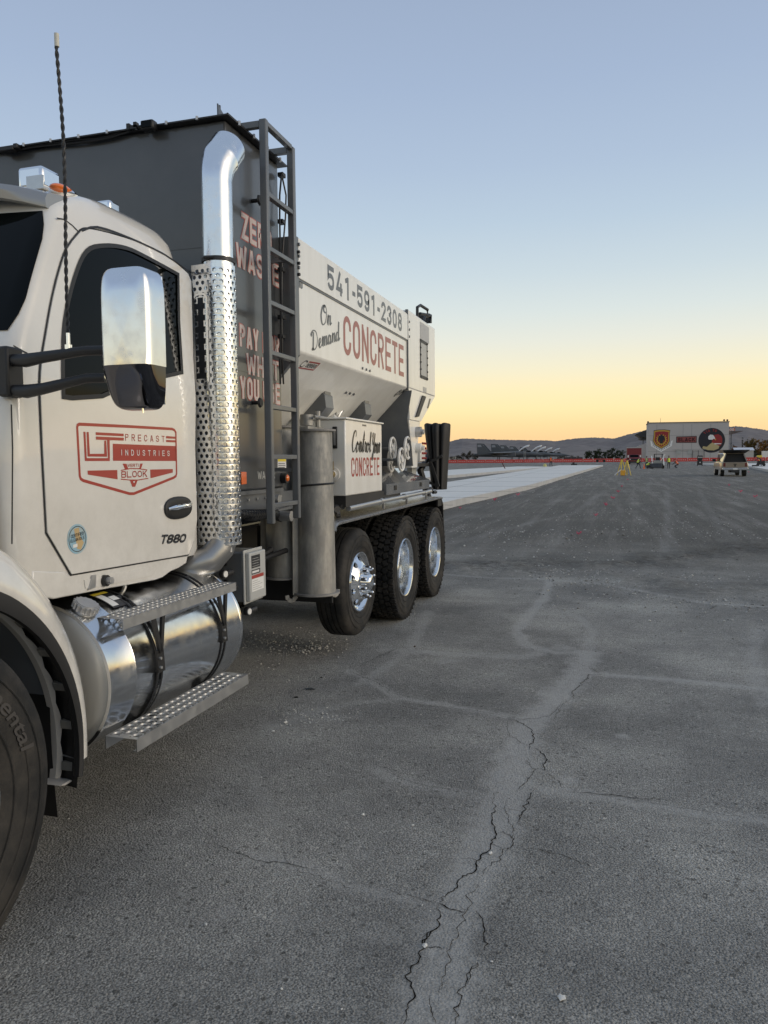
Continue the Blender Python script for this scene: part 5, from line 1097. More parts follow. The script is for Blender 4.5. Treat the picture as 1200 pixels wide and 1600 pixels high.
# ================================================================== THE GROUND
def ridge_z(d): t = min(1, max(0, (d-150)/55)); return .45*t*t*(3-2*t)
PXL = lambda pts: [tuple(SZ(*p))[:2] for p in pts]
def zc(pts): return [(600+x/2.5, 960+y/2.5) for x, y in pts]        # points read off an enlarged crop of the cracked area
bands = [  # (centre line, half width m, strength)
 (PXL([(676, 1640), (690, 1560), (700, 1480), (716, 1430), (742, 1370), (778, 1290), (792, 1240), (806, 1190), (822, 1140), (856, 1105), (884, 1075), (906, 1050), (918, 1020)]), .115, .85),
 (PXL([(918, 1020), (925, 985), (905, 965), (880, 955)]), .06, .5),
 (PXL([(860, 905), (850, 935), (828, 960), (808, 985), (822, 1008), (870, 1020), (915, 1020)]), .07, .75),
 (PXL([(690, 898), (770, 903), (850, 905), (940, 912), (1010, 925), (1100, 942), (1200, 948)]), .06, .6),
 (PXL([(690, 865), (730, 868), (830, 885)]), .05, .4), (PXL([(600, 1015), (720, 1022), (820, 1026), (880, 1010)]), .08, .6),
 (PXL([(918, 1052), (1000, 1058), (1080, 1064), (1200, 1078)]), .06, .8), (PXL([(560, 1068), (600, 1045), (640, 1015), (655, 985), (670, 955)]), .06, .6),
 (PXL([(545, 1048), (600, 1075), (618, 1090), (700, 1102), (790, 1118)]), .045, .7), (PXL([(440, 1135), (490, 1112), (560, 1098), (618, 1095)]), .06, .45),
 (PXL([(590, 1205), (640, 1222), (700, 1235), (775, 1248)]), .055, .55), (PXL([(845, 1235), (920, 1242), (1020, 1258), (1120, 1275), (1220, 1285)]), .055, .65),
 (PXL([(395, 1340), (470, 1350), (540, 1385), (620, 1400), (690, 1412)]), .05, .55), (PXL([(330, 1175), (400, 1205), (415, 1255), (440, 1290)]), .04, .35),
 (PXL([(1185, 985), (1175, 1020), (1180, 1060), (1195, 1100)]), .07, .5),
 (PXL([(1040, 760), (1045, 800), (1040, 850), (1010, 900)]), .14, .35), (PXL([(980, 742), (900, 800), (760, 835), (700, 850)]), .14, .35), (PXL([(1090, 760), (1120, 820), (1160, 860)]), .12, .3)]
blobs = [((430, 1135), .10, .6), ((520, 1120), .08, .5), ((975, 1150), .05, .9), ((890, 1219), .05, .9), ((880, 1012), .10, .6), ((912, 1000), .10, .5), ((700, 1032), .12, .5), ((560, 1335), .10, .35), ((450, 1440), .06, .5), ((590, 1455), .09, .35), ((355, 1425), .05, .5), ((425, 1500), .06, .4), ((840, 905), .3, .3), ((1000, 850), .4, .3), ((1130, 815), .35, .35)]
az0 = []
a = -180.0
view = -math.degrees(TH)   # view azimuth from +Y, degrees (positive to the right)
while a < 180:
    d = abs(a-view*1.0)
    az0.append(a); a += .22 if d < 29 else (.6 if d < 36 else 3.0)
az0 = np.array(az0); rr_ = [1.2]
while rr_[-1] < 9000: rr_.append(rr_[-1]*(1.0065 if rr_[-1] < 14 else (1.02 if rr_[-1] < 60 else 1.05)))
rr_ = np.array(rr_); A, RR = np.meshgrid(np.radians(az0), rr_)
Xg, Yg = (np.sin(A)*RR).ravel(), (np.cos(A)*RR).ravel(); P2 = np.stack([Xg, Yg], 1)
rng = np.random.default_rng(3)
def vnoise(x, y, s, seed):   # value noise
    x, y = x/s, y/s; xi, yi = np.floor(x).astype(int), np.floor(y).astype(int); fx, fy = x-xi, y-yi
    fx, fy = fx*fx*(3-2*fx), fy*fy*(3-2*fy)
    h = lambda i, j: ((np.sin(i*127.1+j*311.7+seed*74.7)*43758.5453) % 1.0)
    return (h(xi, yi)*(1-fx)+h(xi+1, yi)*fx)*(1-fy)+(h(xi, yi+1)*(1-fx)+h(xi+1, yi+1)*fx)*fy
def pdist(P, line):
    best = np.full(len(P), 1e9)
    for a_, b_ in zip(line, line[1:]):
        a_, b_ = np.array(a_), np.array(b_); d = b_-a_; t = np.clip(((P-a_)@d)/max(1e-9, d@d), 0, 1); best = np.minimum(best, np.hypot(*(P-(a_+t[:, None]*d)).T))
    return best
near = np.hypot(Xg, Yg) < 40
dust = np.zeros(len(Xg)); Pn = P2[near]; dn = np.zeros(len(Pn)); wob = vnoise(Pn[:, 0], Pn[:, 1], .12, 1)*.6+vnoise(Pn[:, 0], Pn[:, 1], .035, 2)*.4
for line, hw, st in bands:
    d = pdist(Pn, line); e = hw*(.45+1.1*wob); dn = np.maximum(dn, st*np.clip(1.5-d/e, 0, 1))
for (px_, py_), rad, st in blobs:
    c_ = SZ(px_, py_); d = np.hypot(Pn[:, 0]-c_.x, Pn[:, 1]-c_.y); dn = np.maximum(dn, st*np.clip(1.3-d/(rad*(.4+1.3*wob)), 0, 1))
dust[near] = dn
# churned strip of dirt between the old and the milled paving
dl = [tuple(SZ(*p))[:2] for p in [(640, 885), (700, 882), (790, 884), (880, 880), (960, 882), (1060, 872), (1200, 852)]]
dd = pdist(Pn, dl); dirt = np.zeros(len(Xg)); dirt[near] = np.clip(1.25-dd/(.75*(.3+1.2*vnoise(Pn[:, 0], Pn[:, 1], .5, 5))), 0, 1)
dl2 = [tuple(SZ(*p))[:2] for p in [(1010, 905), (1100, 925), (1200, 915)]]; d2 = pdist(Pn, dl2); dirt[near] = np.maximum(dirt[near], .6*np.clip(1.2-d2/(.7*(.3+1.2*vnoise(Pn[:, 0], Pn[:, 1], .4, 8))), 0, 1))
dist = np.hypot(Xg, Yg); tt = np.clip((dist-150)/55, 0, 1); Zg = .45*tt*tt*(3-2*tt)
Zg += dirt*(.06*vnoise(Xg, Yg, .35, 11)+.02*vnoise(Xg, Yg, .09, 12)-.018)
Zg += np.clip((dist-11)/10, 0, 1)*np.clip((140-dist)/60, 0, 1)*.035*(vnoise(Xg, Yg*.5, 1.6, 13)-.5)
nr, na = RR.shape
idx = np.arange(nr*na).reshape(nr, na); q = np.stack([idx[:-1, :], idx[1:, :], np.roll(idx, -1, 1)[1:, :], np.roll(idx, -1, 1)[:-1, :]], -1).reshape(-1, 4)
V_ = np.concatenate([np.stack([Xg, Yg, Zg], 1), [[0, 0, 0]]]); cidx = nr*na
tris = np.stack([idx[0, :], np.roll(idx[0, :], -1), np.full(na, cidx)], 1)
me = bpy.data.meshes.new('ground'); me.vertices.add(len(V_)); me.vertices.foreach_set('co', V_.ravel())
nl = q.size+tris.size; me.loops.add(nl); me.polygons.add(len(q)+len(tris))
me.loops.foreach_set('vertex_index', np.concatenate([q[:, ::-1].ravel(), tris[:, ::-1].ravel()]))
me.polygons.foreach_set('loop_start', np.concatenate([np.arange(len(q))*4, len(q)*4+np.arange(len(tris))*3]))
me.polygons.foreach_set('use_smooth', np.ones(len(q)+len(tris), bool))
me.update(calc_edges=True); me.validate()
for nm, arr in (('dust', dust), ('dirt', dirt)):
    at_ = me.attributes.new(nm, 'FLOAT', 'POINT'); at_.data.foreach_set('value', np.append(arr, 0).astype(np.float32))
# flip if needed
if me.polygons[0].normal.z < 0: me.flip_normals()
ground = bpy.data.objects.new('ground', me); scn.collection.objects.link(ground); tag(ground, 'worn dark grey asphalt apron with dusty cracks', kind='structure')
def asphalt():
    m = bpy.data.materials.new('asphalt'); m.use_nodes = True; t = m.node_tree; b = t.nodes['Principled BSDF']; l = t.links.new
    def n(k, **kw):
        q = t.nodes.new(k)
        for a, v in kw.items(): setattr(q, a, v)
        return q
    g = n('ShaderNodeNewGeometry').outputs['Position']
    def noise(s, det=4, r=.5, vec=g):
        q = n('ShaderNodeTexNoise'); q.inputs['Scale'].default_value = s; q.inputs['Detail'].default_value = det; q.inputs['Roughness'].default_value = r; l(vec, q.inputs['Vector']); return q.outputs[0]
    def mr(x, a, b_, c, d):
        q = n('ShaderNodeMapRange'); l(x, q.inputs['Value']); q.inputs['From Min'].default_value = a; q.inputs['From Max'].default_value = b_; q.inputs['To Min'].default_value = c; q.inputs['To Max'].default_value = d; return q.outputs[0]
    def mix(f, a, b_):
        q = n('ShaderNodeMix', data_type='RGBA'); l(f, q.inputs[0]) if not isinstance(f, float) else setattr(q.inputs[0], 'default_value', f)
        for s, v in ((6, a), (7, b_)): l(v, q.inputs[s]) if not isinstance(v, tuple) else setattr(q.inputs[s], 'default_value', v+(1,))
        return q.outputs[2]
    def math_(op, a, b_):
        q = n('ShaderNodeMath', operation=op)
        for s, v in ((0, a), (1, b_)): l(v, q.inputs[s]) if not isinstance(v, (float, int)) else setattr(q.inputs[s], 'default_value', v)
        return q.outputs[0]
    vo = n('ShaderNodeTexVoronoi'); vo.inputs['Scale'].default_value = 105; l(g, vo.inputs['Vector'])
    stone = mix(mr(noise(150, 3, .7), .40, .60, 0, 1), (.123, .12, .113), (.44, .432, .408))
    vcol = n('ShaderNodeSeparateColor'); l(vo.outputs['Color'], vcol.inputs[0])
    stone = mix(mr(vcol.outputs[0], .80, 1.0, 0, .5), stone, (.57, .56, .53))
    v2 = n('ShaderNodeTexVoronoi'); v2.inputs['Scale'].default_value = 42; l(g, v2.inputs['Vector']); v2c = n('ShaderNodeSeparateColor'); l(v2.outputs['Color'], v2c.inputs[0])
    inn = mr(v2.outputs['Distance'], .32, .42, 1, 0); stone = mix(math_('MULTIPLY', mr(v2c.outputs[0], .86, .90, 0, .55), inn), stone, (.52, .50, .46)); stone = mix(math_('MULTIPLY', mr(v2c.outputs[1], .86, .90, 0, .7), inn), stone, (.07, .068, .062))
    patch = mix(mr(noise(.9, 6, .6), .3, .7, 0, 1), (.80, .80, .80), (1.46, 1.44, 1.38)); mul = n('ShaderNodeMix', data_type='RGBA', blend_type='MULTIPLY'); mul.inputs[0].default_value = 1; l(stone, mul.inputs[6]); l(patch, mul.inputs[7])
    # streaks left by traffic, drawn out along the direction of travel
    mp = n('ShaderNodeMapping'); mp.inputs['Scale'].default_value = (1.3, .07, 1); l(g, mp.inputs[0])
    sepp = n('ShaderNodeSeparateXYZ'); l(g, sepp.inputs[0]); far = mr(sepp.outputs['Y'], 9, 16, 0, 1)
    mil = mix(far, mul.outputs[2], (.185, .178, .162)); gr = mix(mr(noise(26, 7, .85), .38, .62, 0, 1), (.45, .45, .45), (1.45, 1.42, 1.36)); m6 = n('ShaderNodeMix', data_type='RGBA', blend_type='MULTIPLY'); l(far, m6.inputs[0]); l(mil, m6.inputs[6]); l(gr, m6.inputs[7])
    st = mr(noise(1.6, 7, .72, mp.outputs[0]), .47, .70, 0, .65); st = math_('MULTIPLY', st, far)
    col = mix(st, m6.outputs[2], (.42, .40, .365))
    nf = mr(far, 0, 1, 1, .35); sp = math_('MULTIPLY', mr(noise(5, 7, .7), .60, .74, 0, .42), nf); col = mix(sp, col, (.50, .475, .43))
    mq = n('ShaderNodeMapping'); mq.inputs['Scale'].default_value = (.55, 1.6, 1); mq.inputs['Rotation'].default_value = (0, 0, .5); l(g, mq.inputs[0])
    sm2 = mr(noise(1.7, 9, .78, mq.outputs[0]),   .56, .72, 0, .6); sm2 = math_('MULTIPLY', sm2, nf); col = mix(sm2, col, (.48, .46, .415))
    dk2 = mr(noise(.45, 5, .6), .62, .40, 0, .5); col = mix(math_('MULTIPLY', dk2, mr(noise(14, 6, .7), .3, .7, .4, 1)), col, (.10, .098, .092))
    ad = n('ShaderNodeAttribute', attribute_name='dust').outputs['Fac']; dk = mr(math_('ADD', ad, math_('MULTIPLY', mr(noise(18, 9, .8), 0, 1, -1, 1), .85)), .10, .90, 0, .95); dk = math_('MULTIPLY', dk, mr(ad, 0, .12, 0, 1))
    col = mix(math_('MULTIPLY', dk, mr(noise(260, 3), .3, .7, .45, 1.0)), col, (.41, .40, .375))
    ar = n('ShaderNodeAttribute', attribute_name='dirt').outputs['Fac']; rk = math_('MULTIPLY', ar, mr(noise(9, 6, .75), .35, .6, 0, .9))
    col = mix(rk, col, (.085, .078, .066))
    l(col, b.inputs['Base Color']); b.inputs['Roughness'].default_value = .86; b.inputs['Specular IOR Level'].default_value = .28
    hgt = math_('ADD', mr(vo.outputs['Distance'], 0, .7, 1.0, 0), math_('MULTIPLY', noise(45, 6, .7), 1.6)); hgt = math_('ADD', hgt, math_('MULTIPLY', math_('MULTIPLY', noise(13, 7, .8), far), 12)); hgt = math_('MULTIPLY', hgt, mr(dk, 0, 1, 1, .5))
    bp = n('ShaderNodeBump'); bp.inputs['Strength'].default_value = 1.0; bp.inputs['Distance'].default_value = .009; l(hgt, bp.inputs['Height']); l(bp.outputs[0], b.inputs['Normal'])
    return m
me.materials.append(asphalt())
# open cracks, one jagged ribbon each
m_crack = mat('open_crack_shadowed_dirt', (.012, .011, .010), .95, 0, 0, .3, 30, spec=.1)
rnd = random.Random(12); CR_ = []; BR_ = []
def crack(pts, wdt, k):
    q = [Vector(tuple(SZ(*p))[:2]) for p in pts]; out_ = []
    for a_, b_ in zip(q, q[1:]):
        L_ = (b_-a_).length; m = max(2, int(L_/.012)); nn = Vector((-(b_-a_).y, (b_-a_).x)).normalized(); off = 0
        for i in range(m): off = off*.72+rnd.gauss(0, .0062); e = math.sin(math.pi*i/m); out_.append(a_.lerp(b_, i/m)+nn*off*e)
    out_.append(q[-1]); n_ = len(out_); w_ = [wdt*(.25+.75*min(1, 6*min(i, n_-1-i)/n_))*rnd.uniform(.45, 1.35) for i in range(n_)]
    V_, F_ = ribbon(out_, wdt, False, w_); mb = MB()
    for _ in range(int(n_/7)):      # crumbs and hairline side branches
        i = rnd.randrange(2, n_-2); p = out_[i]; CR_.append((p.x+rnd.gauss(0, wdt*1.1), p.y+rnd.gauss(0, wdt*1.1), .0012+.0035*rnd.random()**3))
    for _ in range(int(n_/26)):
        i = rnd.randrange(2, n_-2); p = Vector(out_[i]); a_ = rnd.random()*6.28; br = [p.copy()]
        for _k in range(rnd.randrange(3, 9)): a_ += rnd.gauss(0, .5); p = p+Vector((math.cos(a_), math.sin(a_)))*rnd.uniform(.008, .018); br.append(p.copy())
        bw = [wdt*.30*(1-j/len(br))+.0006 for j in range(len(br))]; V2, F2 = ribbon(br, .002, False, bw); o2 = len(V_); V_ = list(V_)+[v for v in V2]; F_ = list(F_)+[tuple(q_+o2 for q_ in f) for f in F2]; BR_.append(o2)
    mb.add([Vector((v.x, v.y, .0022+.0002*(k % 5)-(.0009 if BR_ and j >= BR_[0] else 0))) for j, v in enumerate(V_)], F_); BR_.clear()
    o = mb.build('crack', m_crack, merge=False, recalc=False); me_ = o.data
    if me_.polygons and me_.polygons[0].normal.z < 0: me_.flip_normals()
    tag(o, kind='structure')
cr = [(zc([(70, 1610), (88, 1560), (95, 1540), (118, 1480), (108, 1440), (105, 1400), (135, 1360), (165, 1300), (175, 1260), (215, 1220), (222, 1180), (205, 1150), (215, 1130)]), .008),
 (zc([(215, 1130), (250, 1090), (290, 1040), (350, 1010), (360, 970), (380, 940), (415, 920), (440, 860), (420, 810), (435, 770), (425, 728)]), .009),
 (zc([(212, 1130), (270, 1155), (320, 1165)]), .008), (zc([(278, 1605), (300, 1510), (285, 1480), (320, 1440), (335, 1400), (365, 1360)]), .006), (zc([(400, 1318), (390, 1270), (392, 1230), (385, 1190), (360, 1160)]), .006),
 (zc([(590, 682), (570, 715), (565, 740), (545, 770), (530, 800), (533, 825)]), .007), (zc([(566, 532), (584, 490), (580, 455), (560, 440), (520, 420), (492, 408)]), .007), (zc([(590, 525), (620, 545), (635, 572), (628, 610), (615, 606)]), .010),
 (zc([(742, 330), (735, 300), (750, 290), (782, 262), (800, 236), (852, 236)]), .008), (zc([(560, 915), (620, 925), (690, 938), (740, 958), (805, 968)]), .005),
 (zc([(440, 862), (466, 850), (490, 862), (508, 880), (500, 905), (470, 925)]), .004), (zc([(165, 1302), (200, 1300), (228, 1308)]), .006), (zc([(165, 1290), (150, 1275), (182, 1240)]), .007), (zc([(500, 410), (545, 412), (588, 408), (650, 395), (690, 350)]), .004),
 (zc([(560, 560), (575, 600), (580, 625), (540, 670), (515, 695)]), .005), (zc([(690, 690), (760, 696), (860, 706), (940, 712), (1100, 735)]), .004), (zc([(0, 160), (60, 130), (120, 130)]), .004),
 ([(332, 1318), (352, 1325), (381, 1336), (400, 1345), (450, 1350), (500, 1362)], .005), ([(452, 1358), (520, 1378), (560, 1390)], .003), ([(542, 1048), (560, 1055), (585, 1065), (608, 1078), (612, 1088)], .005), ([(626, 1013), (600, 1022), (575, 1034), (560, 1042)], .005), ([(545, 1104), (580, 1100), (615, 1100), (650, 1108), (720, 1115)], .004),
 ([(645, 1013), (680, 1016), (740, 1022), (800, 1026)], .004), ([(310, 1176), (340, 1180), (375, 1200), (400, 1212)], .004), ([(920, 1240), (960, 1244), (1000, 1248), (1060, 1256)], .004), ([(700, 1030), (640, 1018), (620, 1004)], .003), ([(940, 1242), (1000, 1252), (1090, 1266), (1180, 1280)], .003), ([(505, 1035), (540, 1038), (470, 1028), (440, 1026)], .003)]
cr += [(zc([(350, 1040), (358, 1075), (345, 1130), (320, 1165), (300, 1210), (292, 1250), (258, 1300), (262, 1350), (240, 1400), (228, 1450), (212, 1482)]), .0035), (zc([(425, 728), (428, 700), (436, 690)]), .004), (zc([(475, 720), (476, 770), (488, 815), (505, 860), (500, 905), (455, 945), (400, 990), (362, 1030)]), .0035), (zc([(175, 1490), (185, 1540), (200, 1600)]), .004), (zc([(640, 620), (680, 650), (694, 680)]), .004), (zc([(660, 420), (700, 350), (742, 330)]), .0035), (zc([(480, 420), (485, 460), (520, 490), (560, 515)]), .0035), (zc([(365, 1360), (352, 1385), (335, 1400), (328, 1440)]), .003), (zc([(850, 236), (760, 190), (740, 180)]), .0035), (zc([(0, 1075), (90, 1095), (160, 1115), (212, 1130)]), .0035), (zc([(20, 620), (120, 660), (250, 685), (400, 712)]), .003), (zc([(0, 345), (120, 352), (260, 366), (390, 382), (480, 400)]), .003)]
for k, (p, w_) in enumerate(cr): crack(p, w_*.62, k)
# oil drips
mb = MB()
for px_, py_, r_ in ((484, 1077, .032), (463, 1090, .018), (502, 1059, .012), (507, 1055, .009)):
    c_ = SZ(px_, py_); q = [Vector((c_.x+r_*(1+.3*math.sin(k*2.3+px_))*math.cos(2*math.pi*k/18), c_.y+r_*.8*(1+.25*math.sin(k*1.7))*math.sin(2*math.pi*k/18), .0035)) for k in range(18)]; mb.add(q, [tuple(range(18))])
tag(mb.build('oil_spots', mat('fresh_oil', (.004, .004, .004), .25, 0, 0, 0, spec=.6)), kind='structure')
# gravel
def stones(name, pts, col, label, seed):
    rnd = random.Random(seed); V_, F_ = [], []
    base = [(1, 0, 0), (-1, 0, 0), (0, 1, 0), (0, -1, 0), (0, 0, 1), (0, 0, -1), (.62, .62, .4), (-.62, .6, .45), (.6, -.62, .42), (-.6, -.6, .4)]
    tri = [(4, 6, 0), (4, 2, 6), (4, 7, 2), (4, 1, 7), (4, 9, 1), (4, 3, 9), (4, 8, 3), (4, 0, 8), (0, 6, 2), (2, 7, 1), (1, 9, 3), (3, 8, 0), (5, 2, 0), (5, 1, 2), (5, 3, 1), (5, 0, 3)]
    for x, y, s in pts:
        o = len(V_); a = rnd.random()*6.28; sx, sy, sz_ = s*rnd.uniform(.7, 1.3), s*rnd.uniform(.6, 1.1), s*rnd.uniform(.45, .85); ca, sa = math.cos(a), math.sin(a)
        for bx_, by_, bz_ in base:
            j = rnd.uniform(.75, 1.15); vx, vy, vz = bx_*sx*j, by_*sy*j, bz_*sz_*j; V_.append((x+vx*ca-vy*sa, y+vx*sa+vy*ca, ridge_z(math.hypot(x, y))+sz_*.45+vz))
        F_ += [tuple(i+o for i in t) for t in tri]
    mb = MB(); mb.v = V_; mb.f = F_; mb.sm = [False]*len(F_); mb.mi = [0]*len(F_); o = mb.build(name, mat(name+'_stone', col, .85, 0, 0, .35, 18), recalc=False, merge=False); tag(o, label, kind='stuff'); return o
rnd = random.Random(5); P_ = list(CR_)
def scat(px0, py0, px1, py1, n, s0, s1, spread):
    a_, b_ = SZ(px0, py0), SZ(px1, py1)
    for _ in range(n):
        t = rnd.random(); c_ = a_.lerp(b_, t); P_.append((c_.x+rnd.gauss(0, spread), c_.y+rnd.gauss(0, spread*1.3), s0+(s1-s0)*rnd.random()**3))
scat(380, 1000, 520, 1010, 420, .003, .012, .16); scat(450, 1020, 510, 1012, 150, .004, .013, .09); scat(430, 1140, 550, 1115, 130, .002, .008, .08); scat(430, 1110, 500, 1120, 60, .002, .008, .06); scat(390, 1040, 430, 1060, 60, .003, .008, .1)
scat(880, 905, 1060, 925, 800, .005, .017, .5); scat(1000, 905, 1200, 935, 700, .006, .020, .7); scat(690, 890, 900, 888, 700, .005, .018, .35); scat(1120, 960, 1200, 900, 240, .004, .014, .5); scat(1000, 960, 1100, 1000, 150, .003, .010, .5)
scat(700, 820, 900, 850, 1300, .006, .02, 1.0); scat(900, 800, 1200, 850, 1500, .006, .022, 1.6); scat(690, 872, 1000, 878, 700, .005, .022, .55); scat(640, 960, 720, 905, 160, .003, .012, .25); scat(700, 795, 900, 745, 900, .01, .035, 1.2)
for _ in range(1100):
    py_ = 860+740*rnd.random()**1.2; px_ = 60+1180*rnd.random(); c_ = SZ(px_, py_); P_.append((c_.x, c_.y, .0014+.0045*rnd.random()**5))
for _ in range(500):
    py_ = 745+110*rnd.random(); px_ = 720+500*rnd.random(); c_ = SZ(px_, py_); P_.append((c_.x, c_.y, .01+.03*rnd.random()**4))
NC = len(CR_); P_ = P_[NC:NC+820]+P_[:NC]+P_[NC+820:]; HD = [(x, y, s*1.15) for x, y, s in P_[:820]]; P_ = P_[820:]; stones('gravel', HD+P_[::3]+P_[1::3][:150], (.52, .505, .47), 'loose pale gravel scattered over the asphalt', 1); stones('gravel', P_[1::3][150:]+P_[2::3], (.24, .23, .21), 'loose dull gravel scattered over the asphalt', 2)
BIG = [(567, 1274, .010, 'pale pebble lying alone left of the main crack'), (645, 1290, .009, 'pale pebble nearest the left edge of the main crack'), (766, 1334, .011, 'rounded pebble sitting on the main crack'), (877, 1561, .012, 'pale pebble at the bottom right of the asphalt'), (664, 1479, .011, 'pebble wedged beside the lower crack'), (446, 1130, .014, 'largest white stone by the gravel spill below the rear wheels'), (427, 1143, .012, 'white stone at the left tip of the gravel spill'), (657, 1117, .007, 'small white chip right of the gravel spill'), (620, 1237, .006, 'small white chip above the lone pebble'), (322, 1445, .008, 'grey pebble at the lower left, leftmost of all'), (440, 1546, .008, 'pebble near the bottom edge left of the crack'), (648, 1011, .014, 'brown stone on the crack in front of the dual wheels'), (921, 1264, .006, 'small chip right of the main crack')]
for px_, py_, s_, lb in BIG:
    c_ = SZ(px_, py_); o = stones('pebble', [(c_.x, c_.y, s_)], (.62, .60, .55) if 'brown' not in lb else (.14, .12, .10), lb, int(px_)); del o['kind']; tag(o, lb, 'pebble', 'single pebbles on the asphalt')
# pink survey whiskers
m_pink = mat('pink_whisker', (.80, .06, .16), .5)
mb = MB(); rnd = random.Random(2)
for k in range(14): a = rnd.random()*6.28; l_ = rnd.uniform(.04, .085); e = Vector((math.cos(a)*l_*.8, math.sin(a)*l_*.8, l_*rnd.uniform(.4, 1.0))); mb.tube([(0, 0, 0), e*.5+Vector((0, 0, .015)), e], .0035, 4)
wk = mb.build('survey_whisker', m_pink); tag(wk, 'pink survey whisker tuft nearest the camera', 'survey marker', 'pink survey whiskers in the asphalt')
WK = []
for i, (px_, py_) in enumerate([(904, 835), (931, 806), (946.5, 790), (958, 779.5), (966, 769), (971.6, 761), (1179.6, 777), (1157, 769), (1139, 759), (1170, 738), (981, 750), (719, 795), (773, 782), (809, 774)]):
    o = wk if i == 0 else wk.copy(); (None if i == 0 else scn.collection.objects.link(o)); o.location = SZ(px_, py_, .0); d = o.location.length; o.scale = (1, 1, 1) if d < 25 else (1.5, 1.5, 1.5); o.rotation_euler.z = i; WK.append((d, o))
ORD = ['nearest', 'second nearest', 'third nearest', 'fourth nearest', 'fifth nearest', 'sixth nearest', 'seventh nearest', 'eighth nearest', 'ninth nearest', 'tenth nearest', 'eleventh nearest', 'twelfth nearest', 'thirteenth nearest', 'farthest']
for i, (_, o) in enumerate(sorted(WK, key=lambda t: t[0])): o['label'] = 'pink survey whisker tuft, the '+ORD[i]+' of those in the asphalt'
# ------------------------------------------------------------------ concrete slabs
def conc_mat(name, base, streak):
    m = mat(name, base, .7, 0, 0, .08, 1.2, bump=.15, bscale=20, dust=streak, dscale=1.5, damt=.5); return m
m_top = conc_mat('fresh_concrete_top', (.64, .62, .575), (.54, .525, .49)); m_side = conc_mat('formed_concrete_side', (.43, .435, .44), (.30, .30, .295))
def slab(name, pts, z, joints=()):
    mb = MB(); n = len(pts); top = [Vector((p[0], p[1], z)) for p in pts]; bot = [Vector((p[0], p[1], -.05)) for p in pts]
    tri = tessellate_polygon([[Vector((p[0], p[1], 0)) for p in pts]]); mb.add(top, [t for t in tri]); mb.cur = 1; mb.add(top+bot, [(i, (i+1) % n, n+(i+1) % n, n+i) for i in range(n)]); mb.cur = 0
    o = mb.build(name, [m_top, m_side]); tag(o, kind='structure'); return o
e = [SZ(*p) for p in [(692, 797), (730, 787), (829, 765), (890, 742), (948, 728)]]
slab('concrete_slab', [(e[0].x-.1, e[0].y-6)]+[(p.x, p.y) for p in e[:2]]+[(-4.2, 40), (e[4].x-.6, 150), (-10.0, 150), (-9.6, 40), (-9.4, 15)], .24)
slab('concrete_slab', [(-13.4, 30), (-13.6, 60), (-11.2, 100), (-9.6, 128), (-16, 134), (-20, 100), (-23, 60), (-24, 30)], .24)
g = [SZ(*p) for p in [(1165, 730), (1200, 740)]]
slab('concrete_slab', [(g[0].x-3.4, 165), (g[0].x, g[0].y), (g[1].x+.6, g[1].y), (30, 60), (60, 70), (60, 165)], .25)
# joints and wet stripes are shallow grooves of their own
mb = MB()
for y_ in (22.5, 27, 32, 38, 46, 56, 70, 88, 110, 132): mb.bx((-9.9, y_-.02, .236), (-3.2-.8*max(0, 40-y_)/10 if y_ < 40 else -4.2+2.4*(y_-40)/110, y_+.02, .2445))
for k in range(5): mb.bx((-9.4+.9*k, 16, .236), (-9.36+.9*k, 120, .2442)) if k in (2,) else None
tag(mb.build('slab_joints', mat('slab_joint', (.24, .24, .24), .8)), kind='structure')
# tan dirt verge and far paving beyond the barrier
mb = MB()
def strip(y0, y1, z, x0=-700, x1=700): mb.add([(x0, y0, z), (x1, y0, z), (x1, y1, z), (x0, y1, z)], [(0, 1, 2, 3)])
strip(325, 900, .47); tag(mb.build('dry_grass_verge', mat('dry_grass', (.34, .225, .12), .95, 0, 0, .25, .05)), kind='structure')
mb = MB(); strip(214, 322, .465, -400, -5); tag(mb.build('aircraft_apron', mat('pale_apron', (.15, .145, .14), .9, 0, 0, .15, .08)), kind='structure')

# ================================================================== HILLS
crest = [(-180, 2.0), (-120, 1.2), (-90, 1.6), (-60, 1.1), (-45, .9)]
cpts = [(560, 709), (640, 706), (690, 700), (702, 690.5), (722, 685.5), (745, 686.5), (800, 688), (858, 688.8), (868, 690), (880, 688), (905, 685), (930, 684), (960, 685.5), (975, 681), (1004, 674), (1030, 667), (1070, 662), (1110, 664), (1137, 667.5), (1150, 666.5), (1168, 668), (1200, 673), (1250, 681)]
for p in cpts: r = ray(*p); crest.append((math.degrees(math.atan2(r.x, r.y)), math.degrees(math.atan2(r.z, math.hypot(r.x, r.y)))))
crest += [(40, .9), (70, 1.5), (110, 1.0), (150, 1.8), (180, 2.0)]
crest = sorted(crest); ca_, ce_ = np.array([c[0] for c in crest]), np.array([c[1] for c in crest])
azs = np.concatenate([np.arange(-180, -20, 1.5), np.arange(-20, 16, .06), np.arange(16, 180, 1.5)]); Rc = 3600
ds = np.concatenate([np.linspace(1500, 3600, 46), np.array([3800, 4200])])
AZ, DS = np.meshgrid(azs, ds); EL_ = np.interp(AZ, ca_, ce_)
ft = np.interp(azs, [-180, -16, -9, -7.0, 0, 3, 5, 9, 180], [0]*9)
Hc = np.tan(np.radians(EL_))*Rc+1.6; tt = np.clip((DS-1500)/2100, 0, 1); prof = tt**1.5
XX, YY = np.sin(np.radians(AZ))*DS, np.cos(np.radians(AZ))*DS
gul = (vnoise(XX.ravel(), YY.ravel(), 260, 21)*.5+vnoise(XX.ravel(), YY.ravel(), 110, 22)*.3+vnoise(XX.ravel(), YY.ravel(), 45, 23)*.2).reshape(XX.shape)
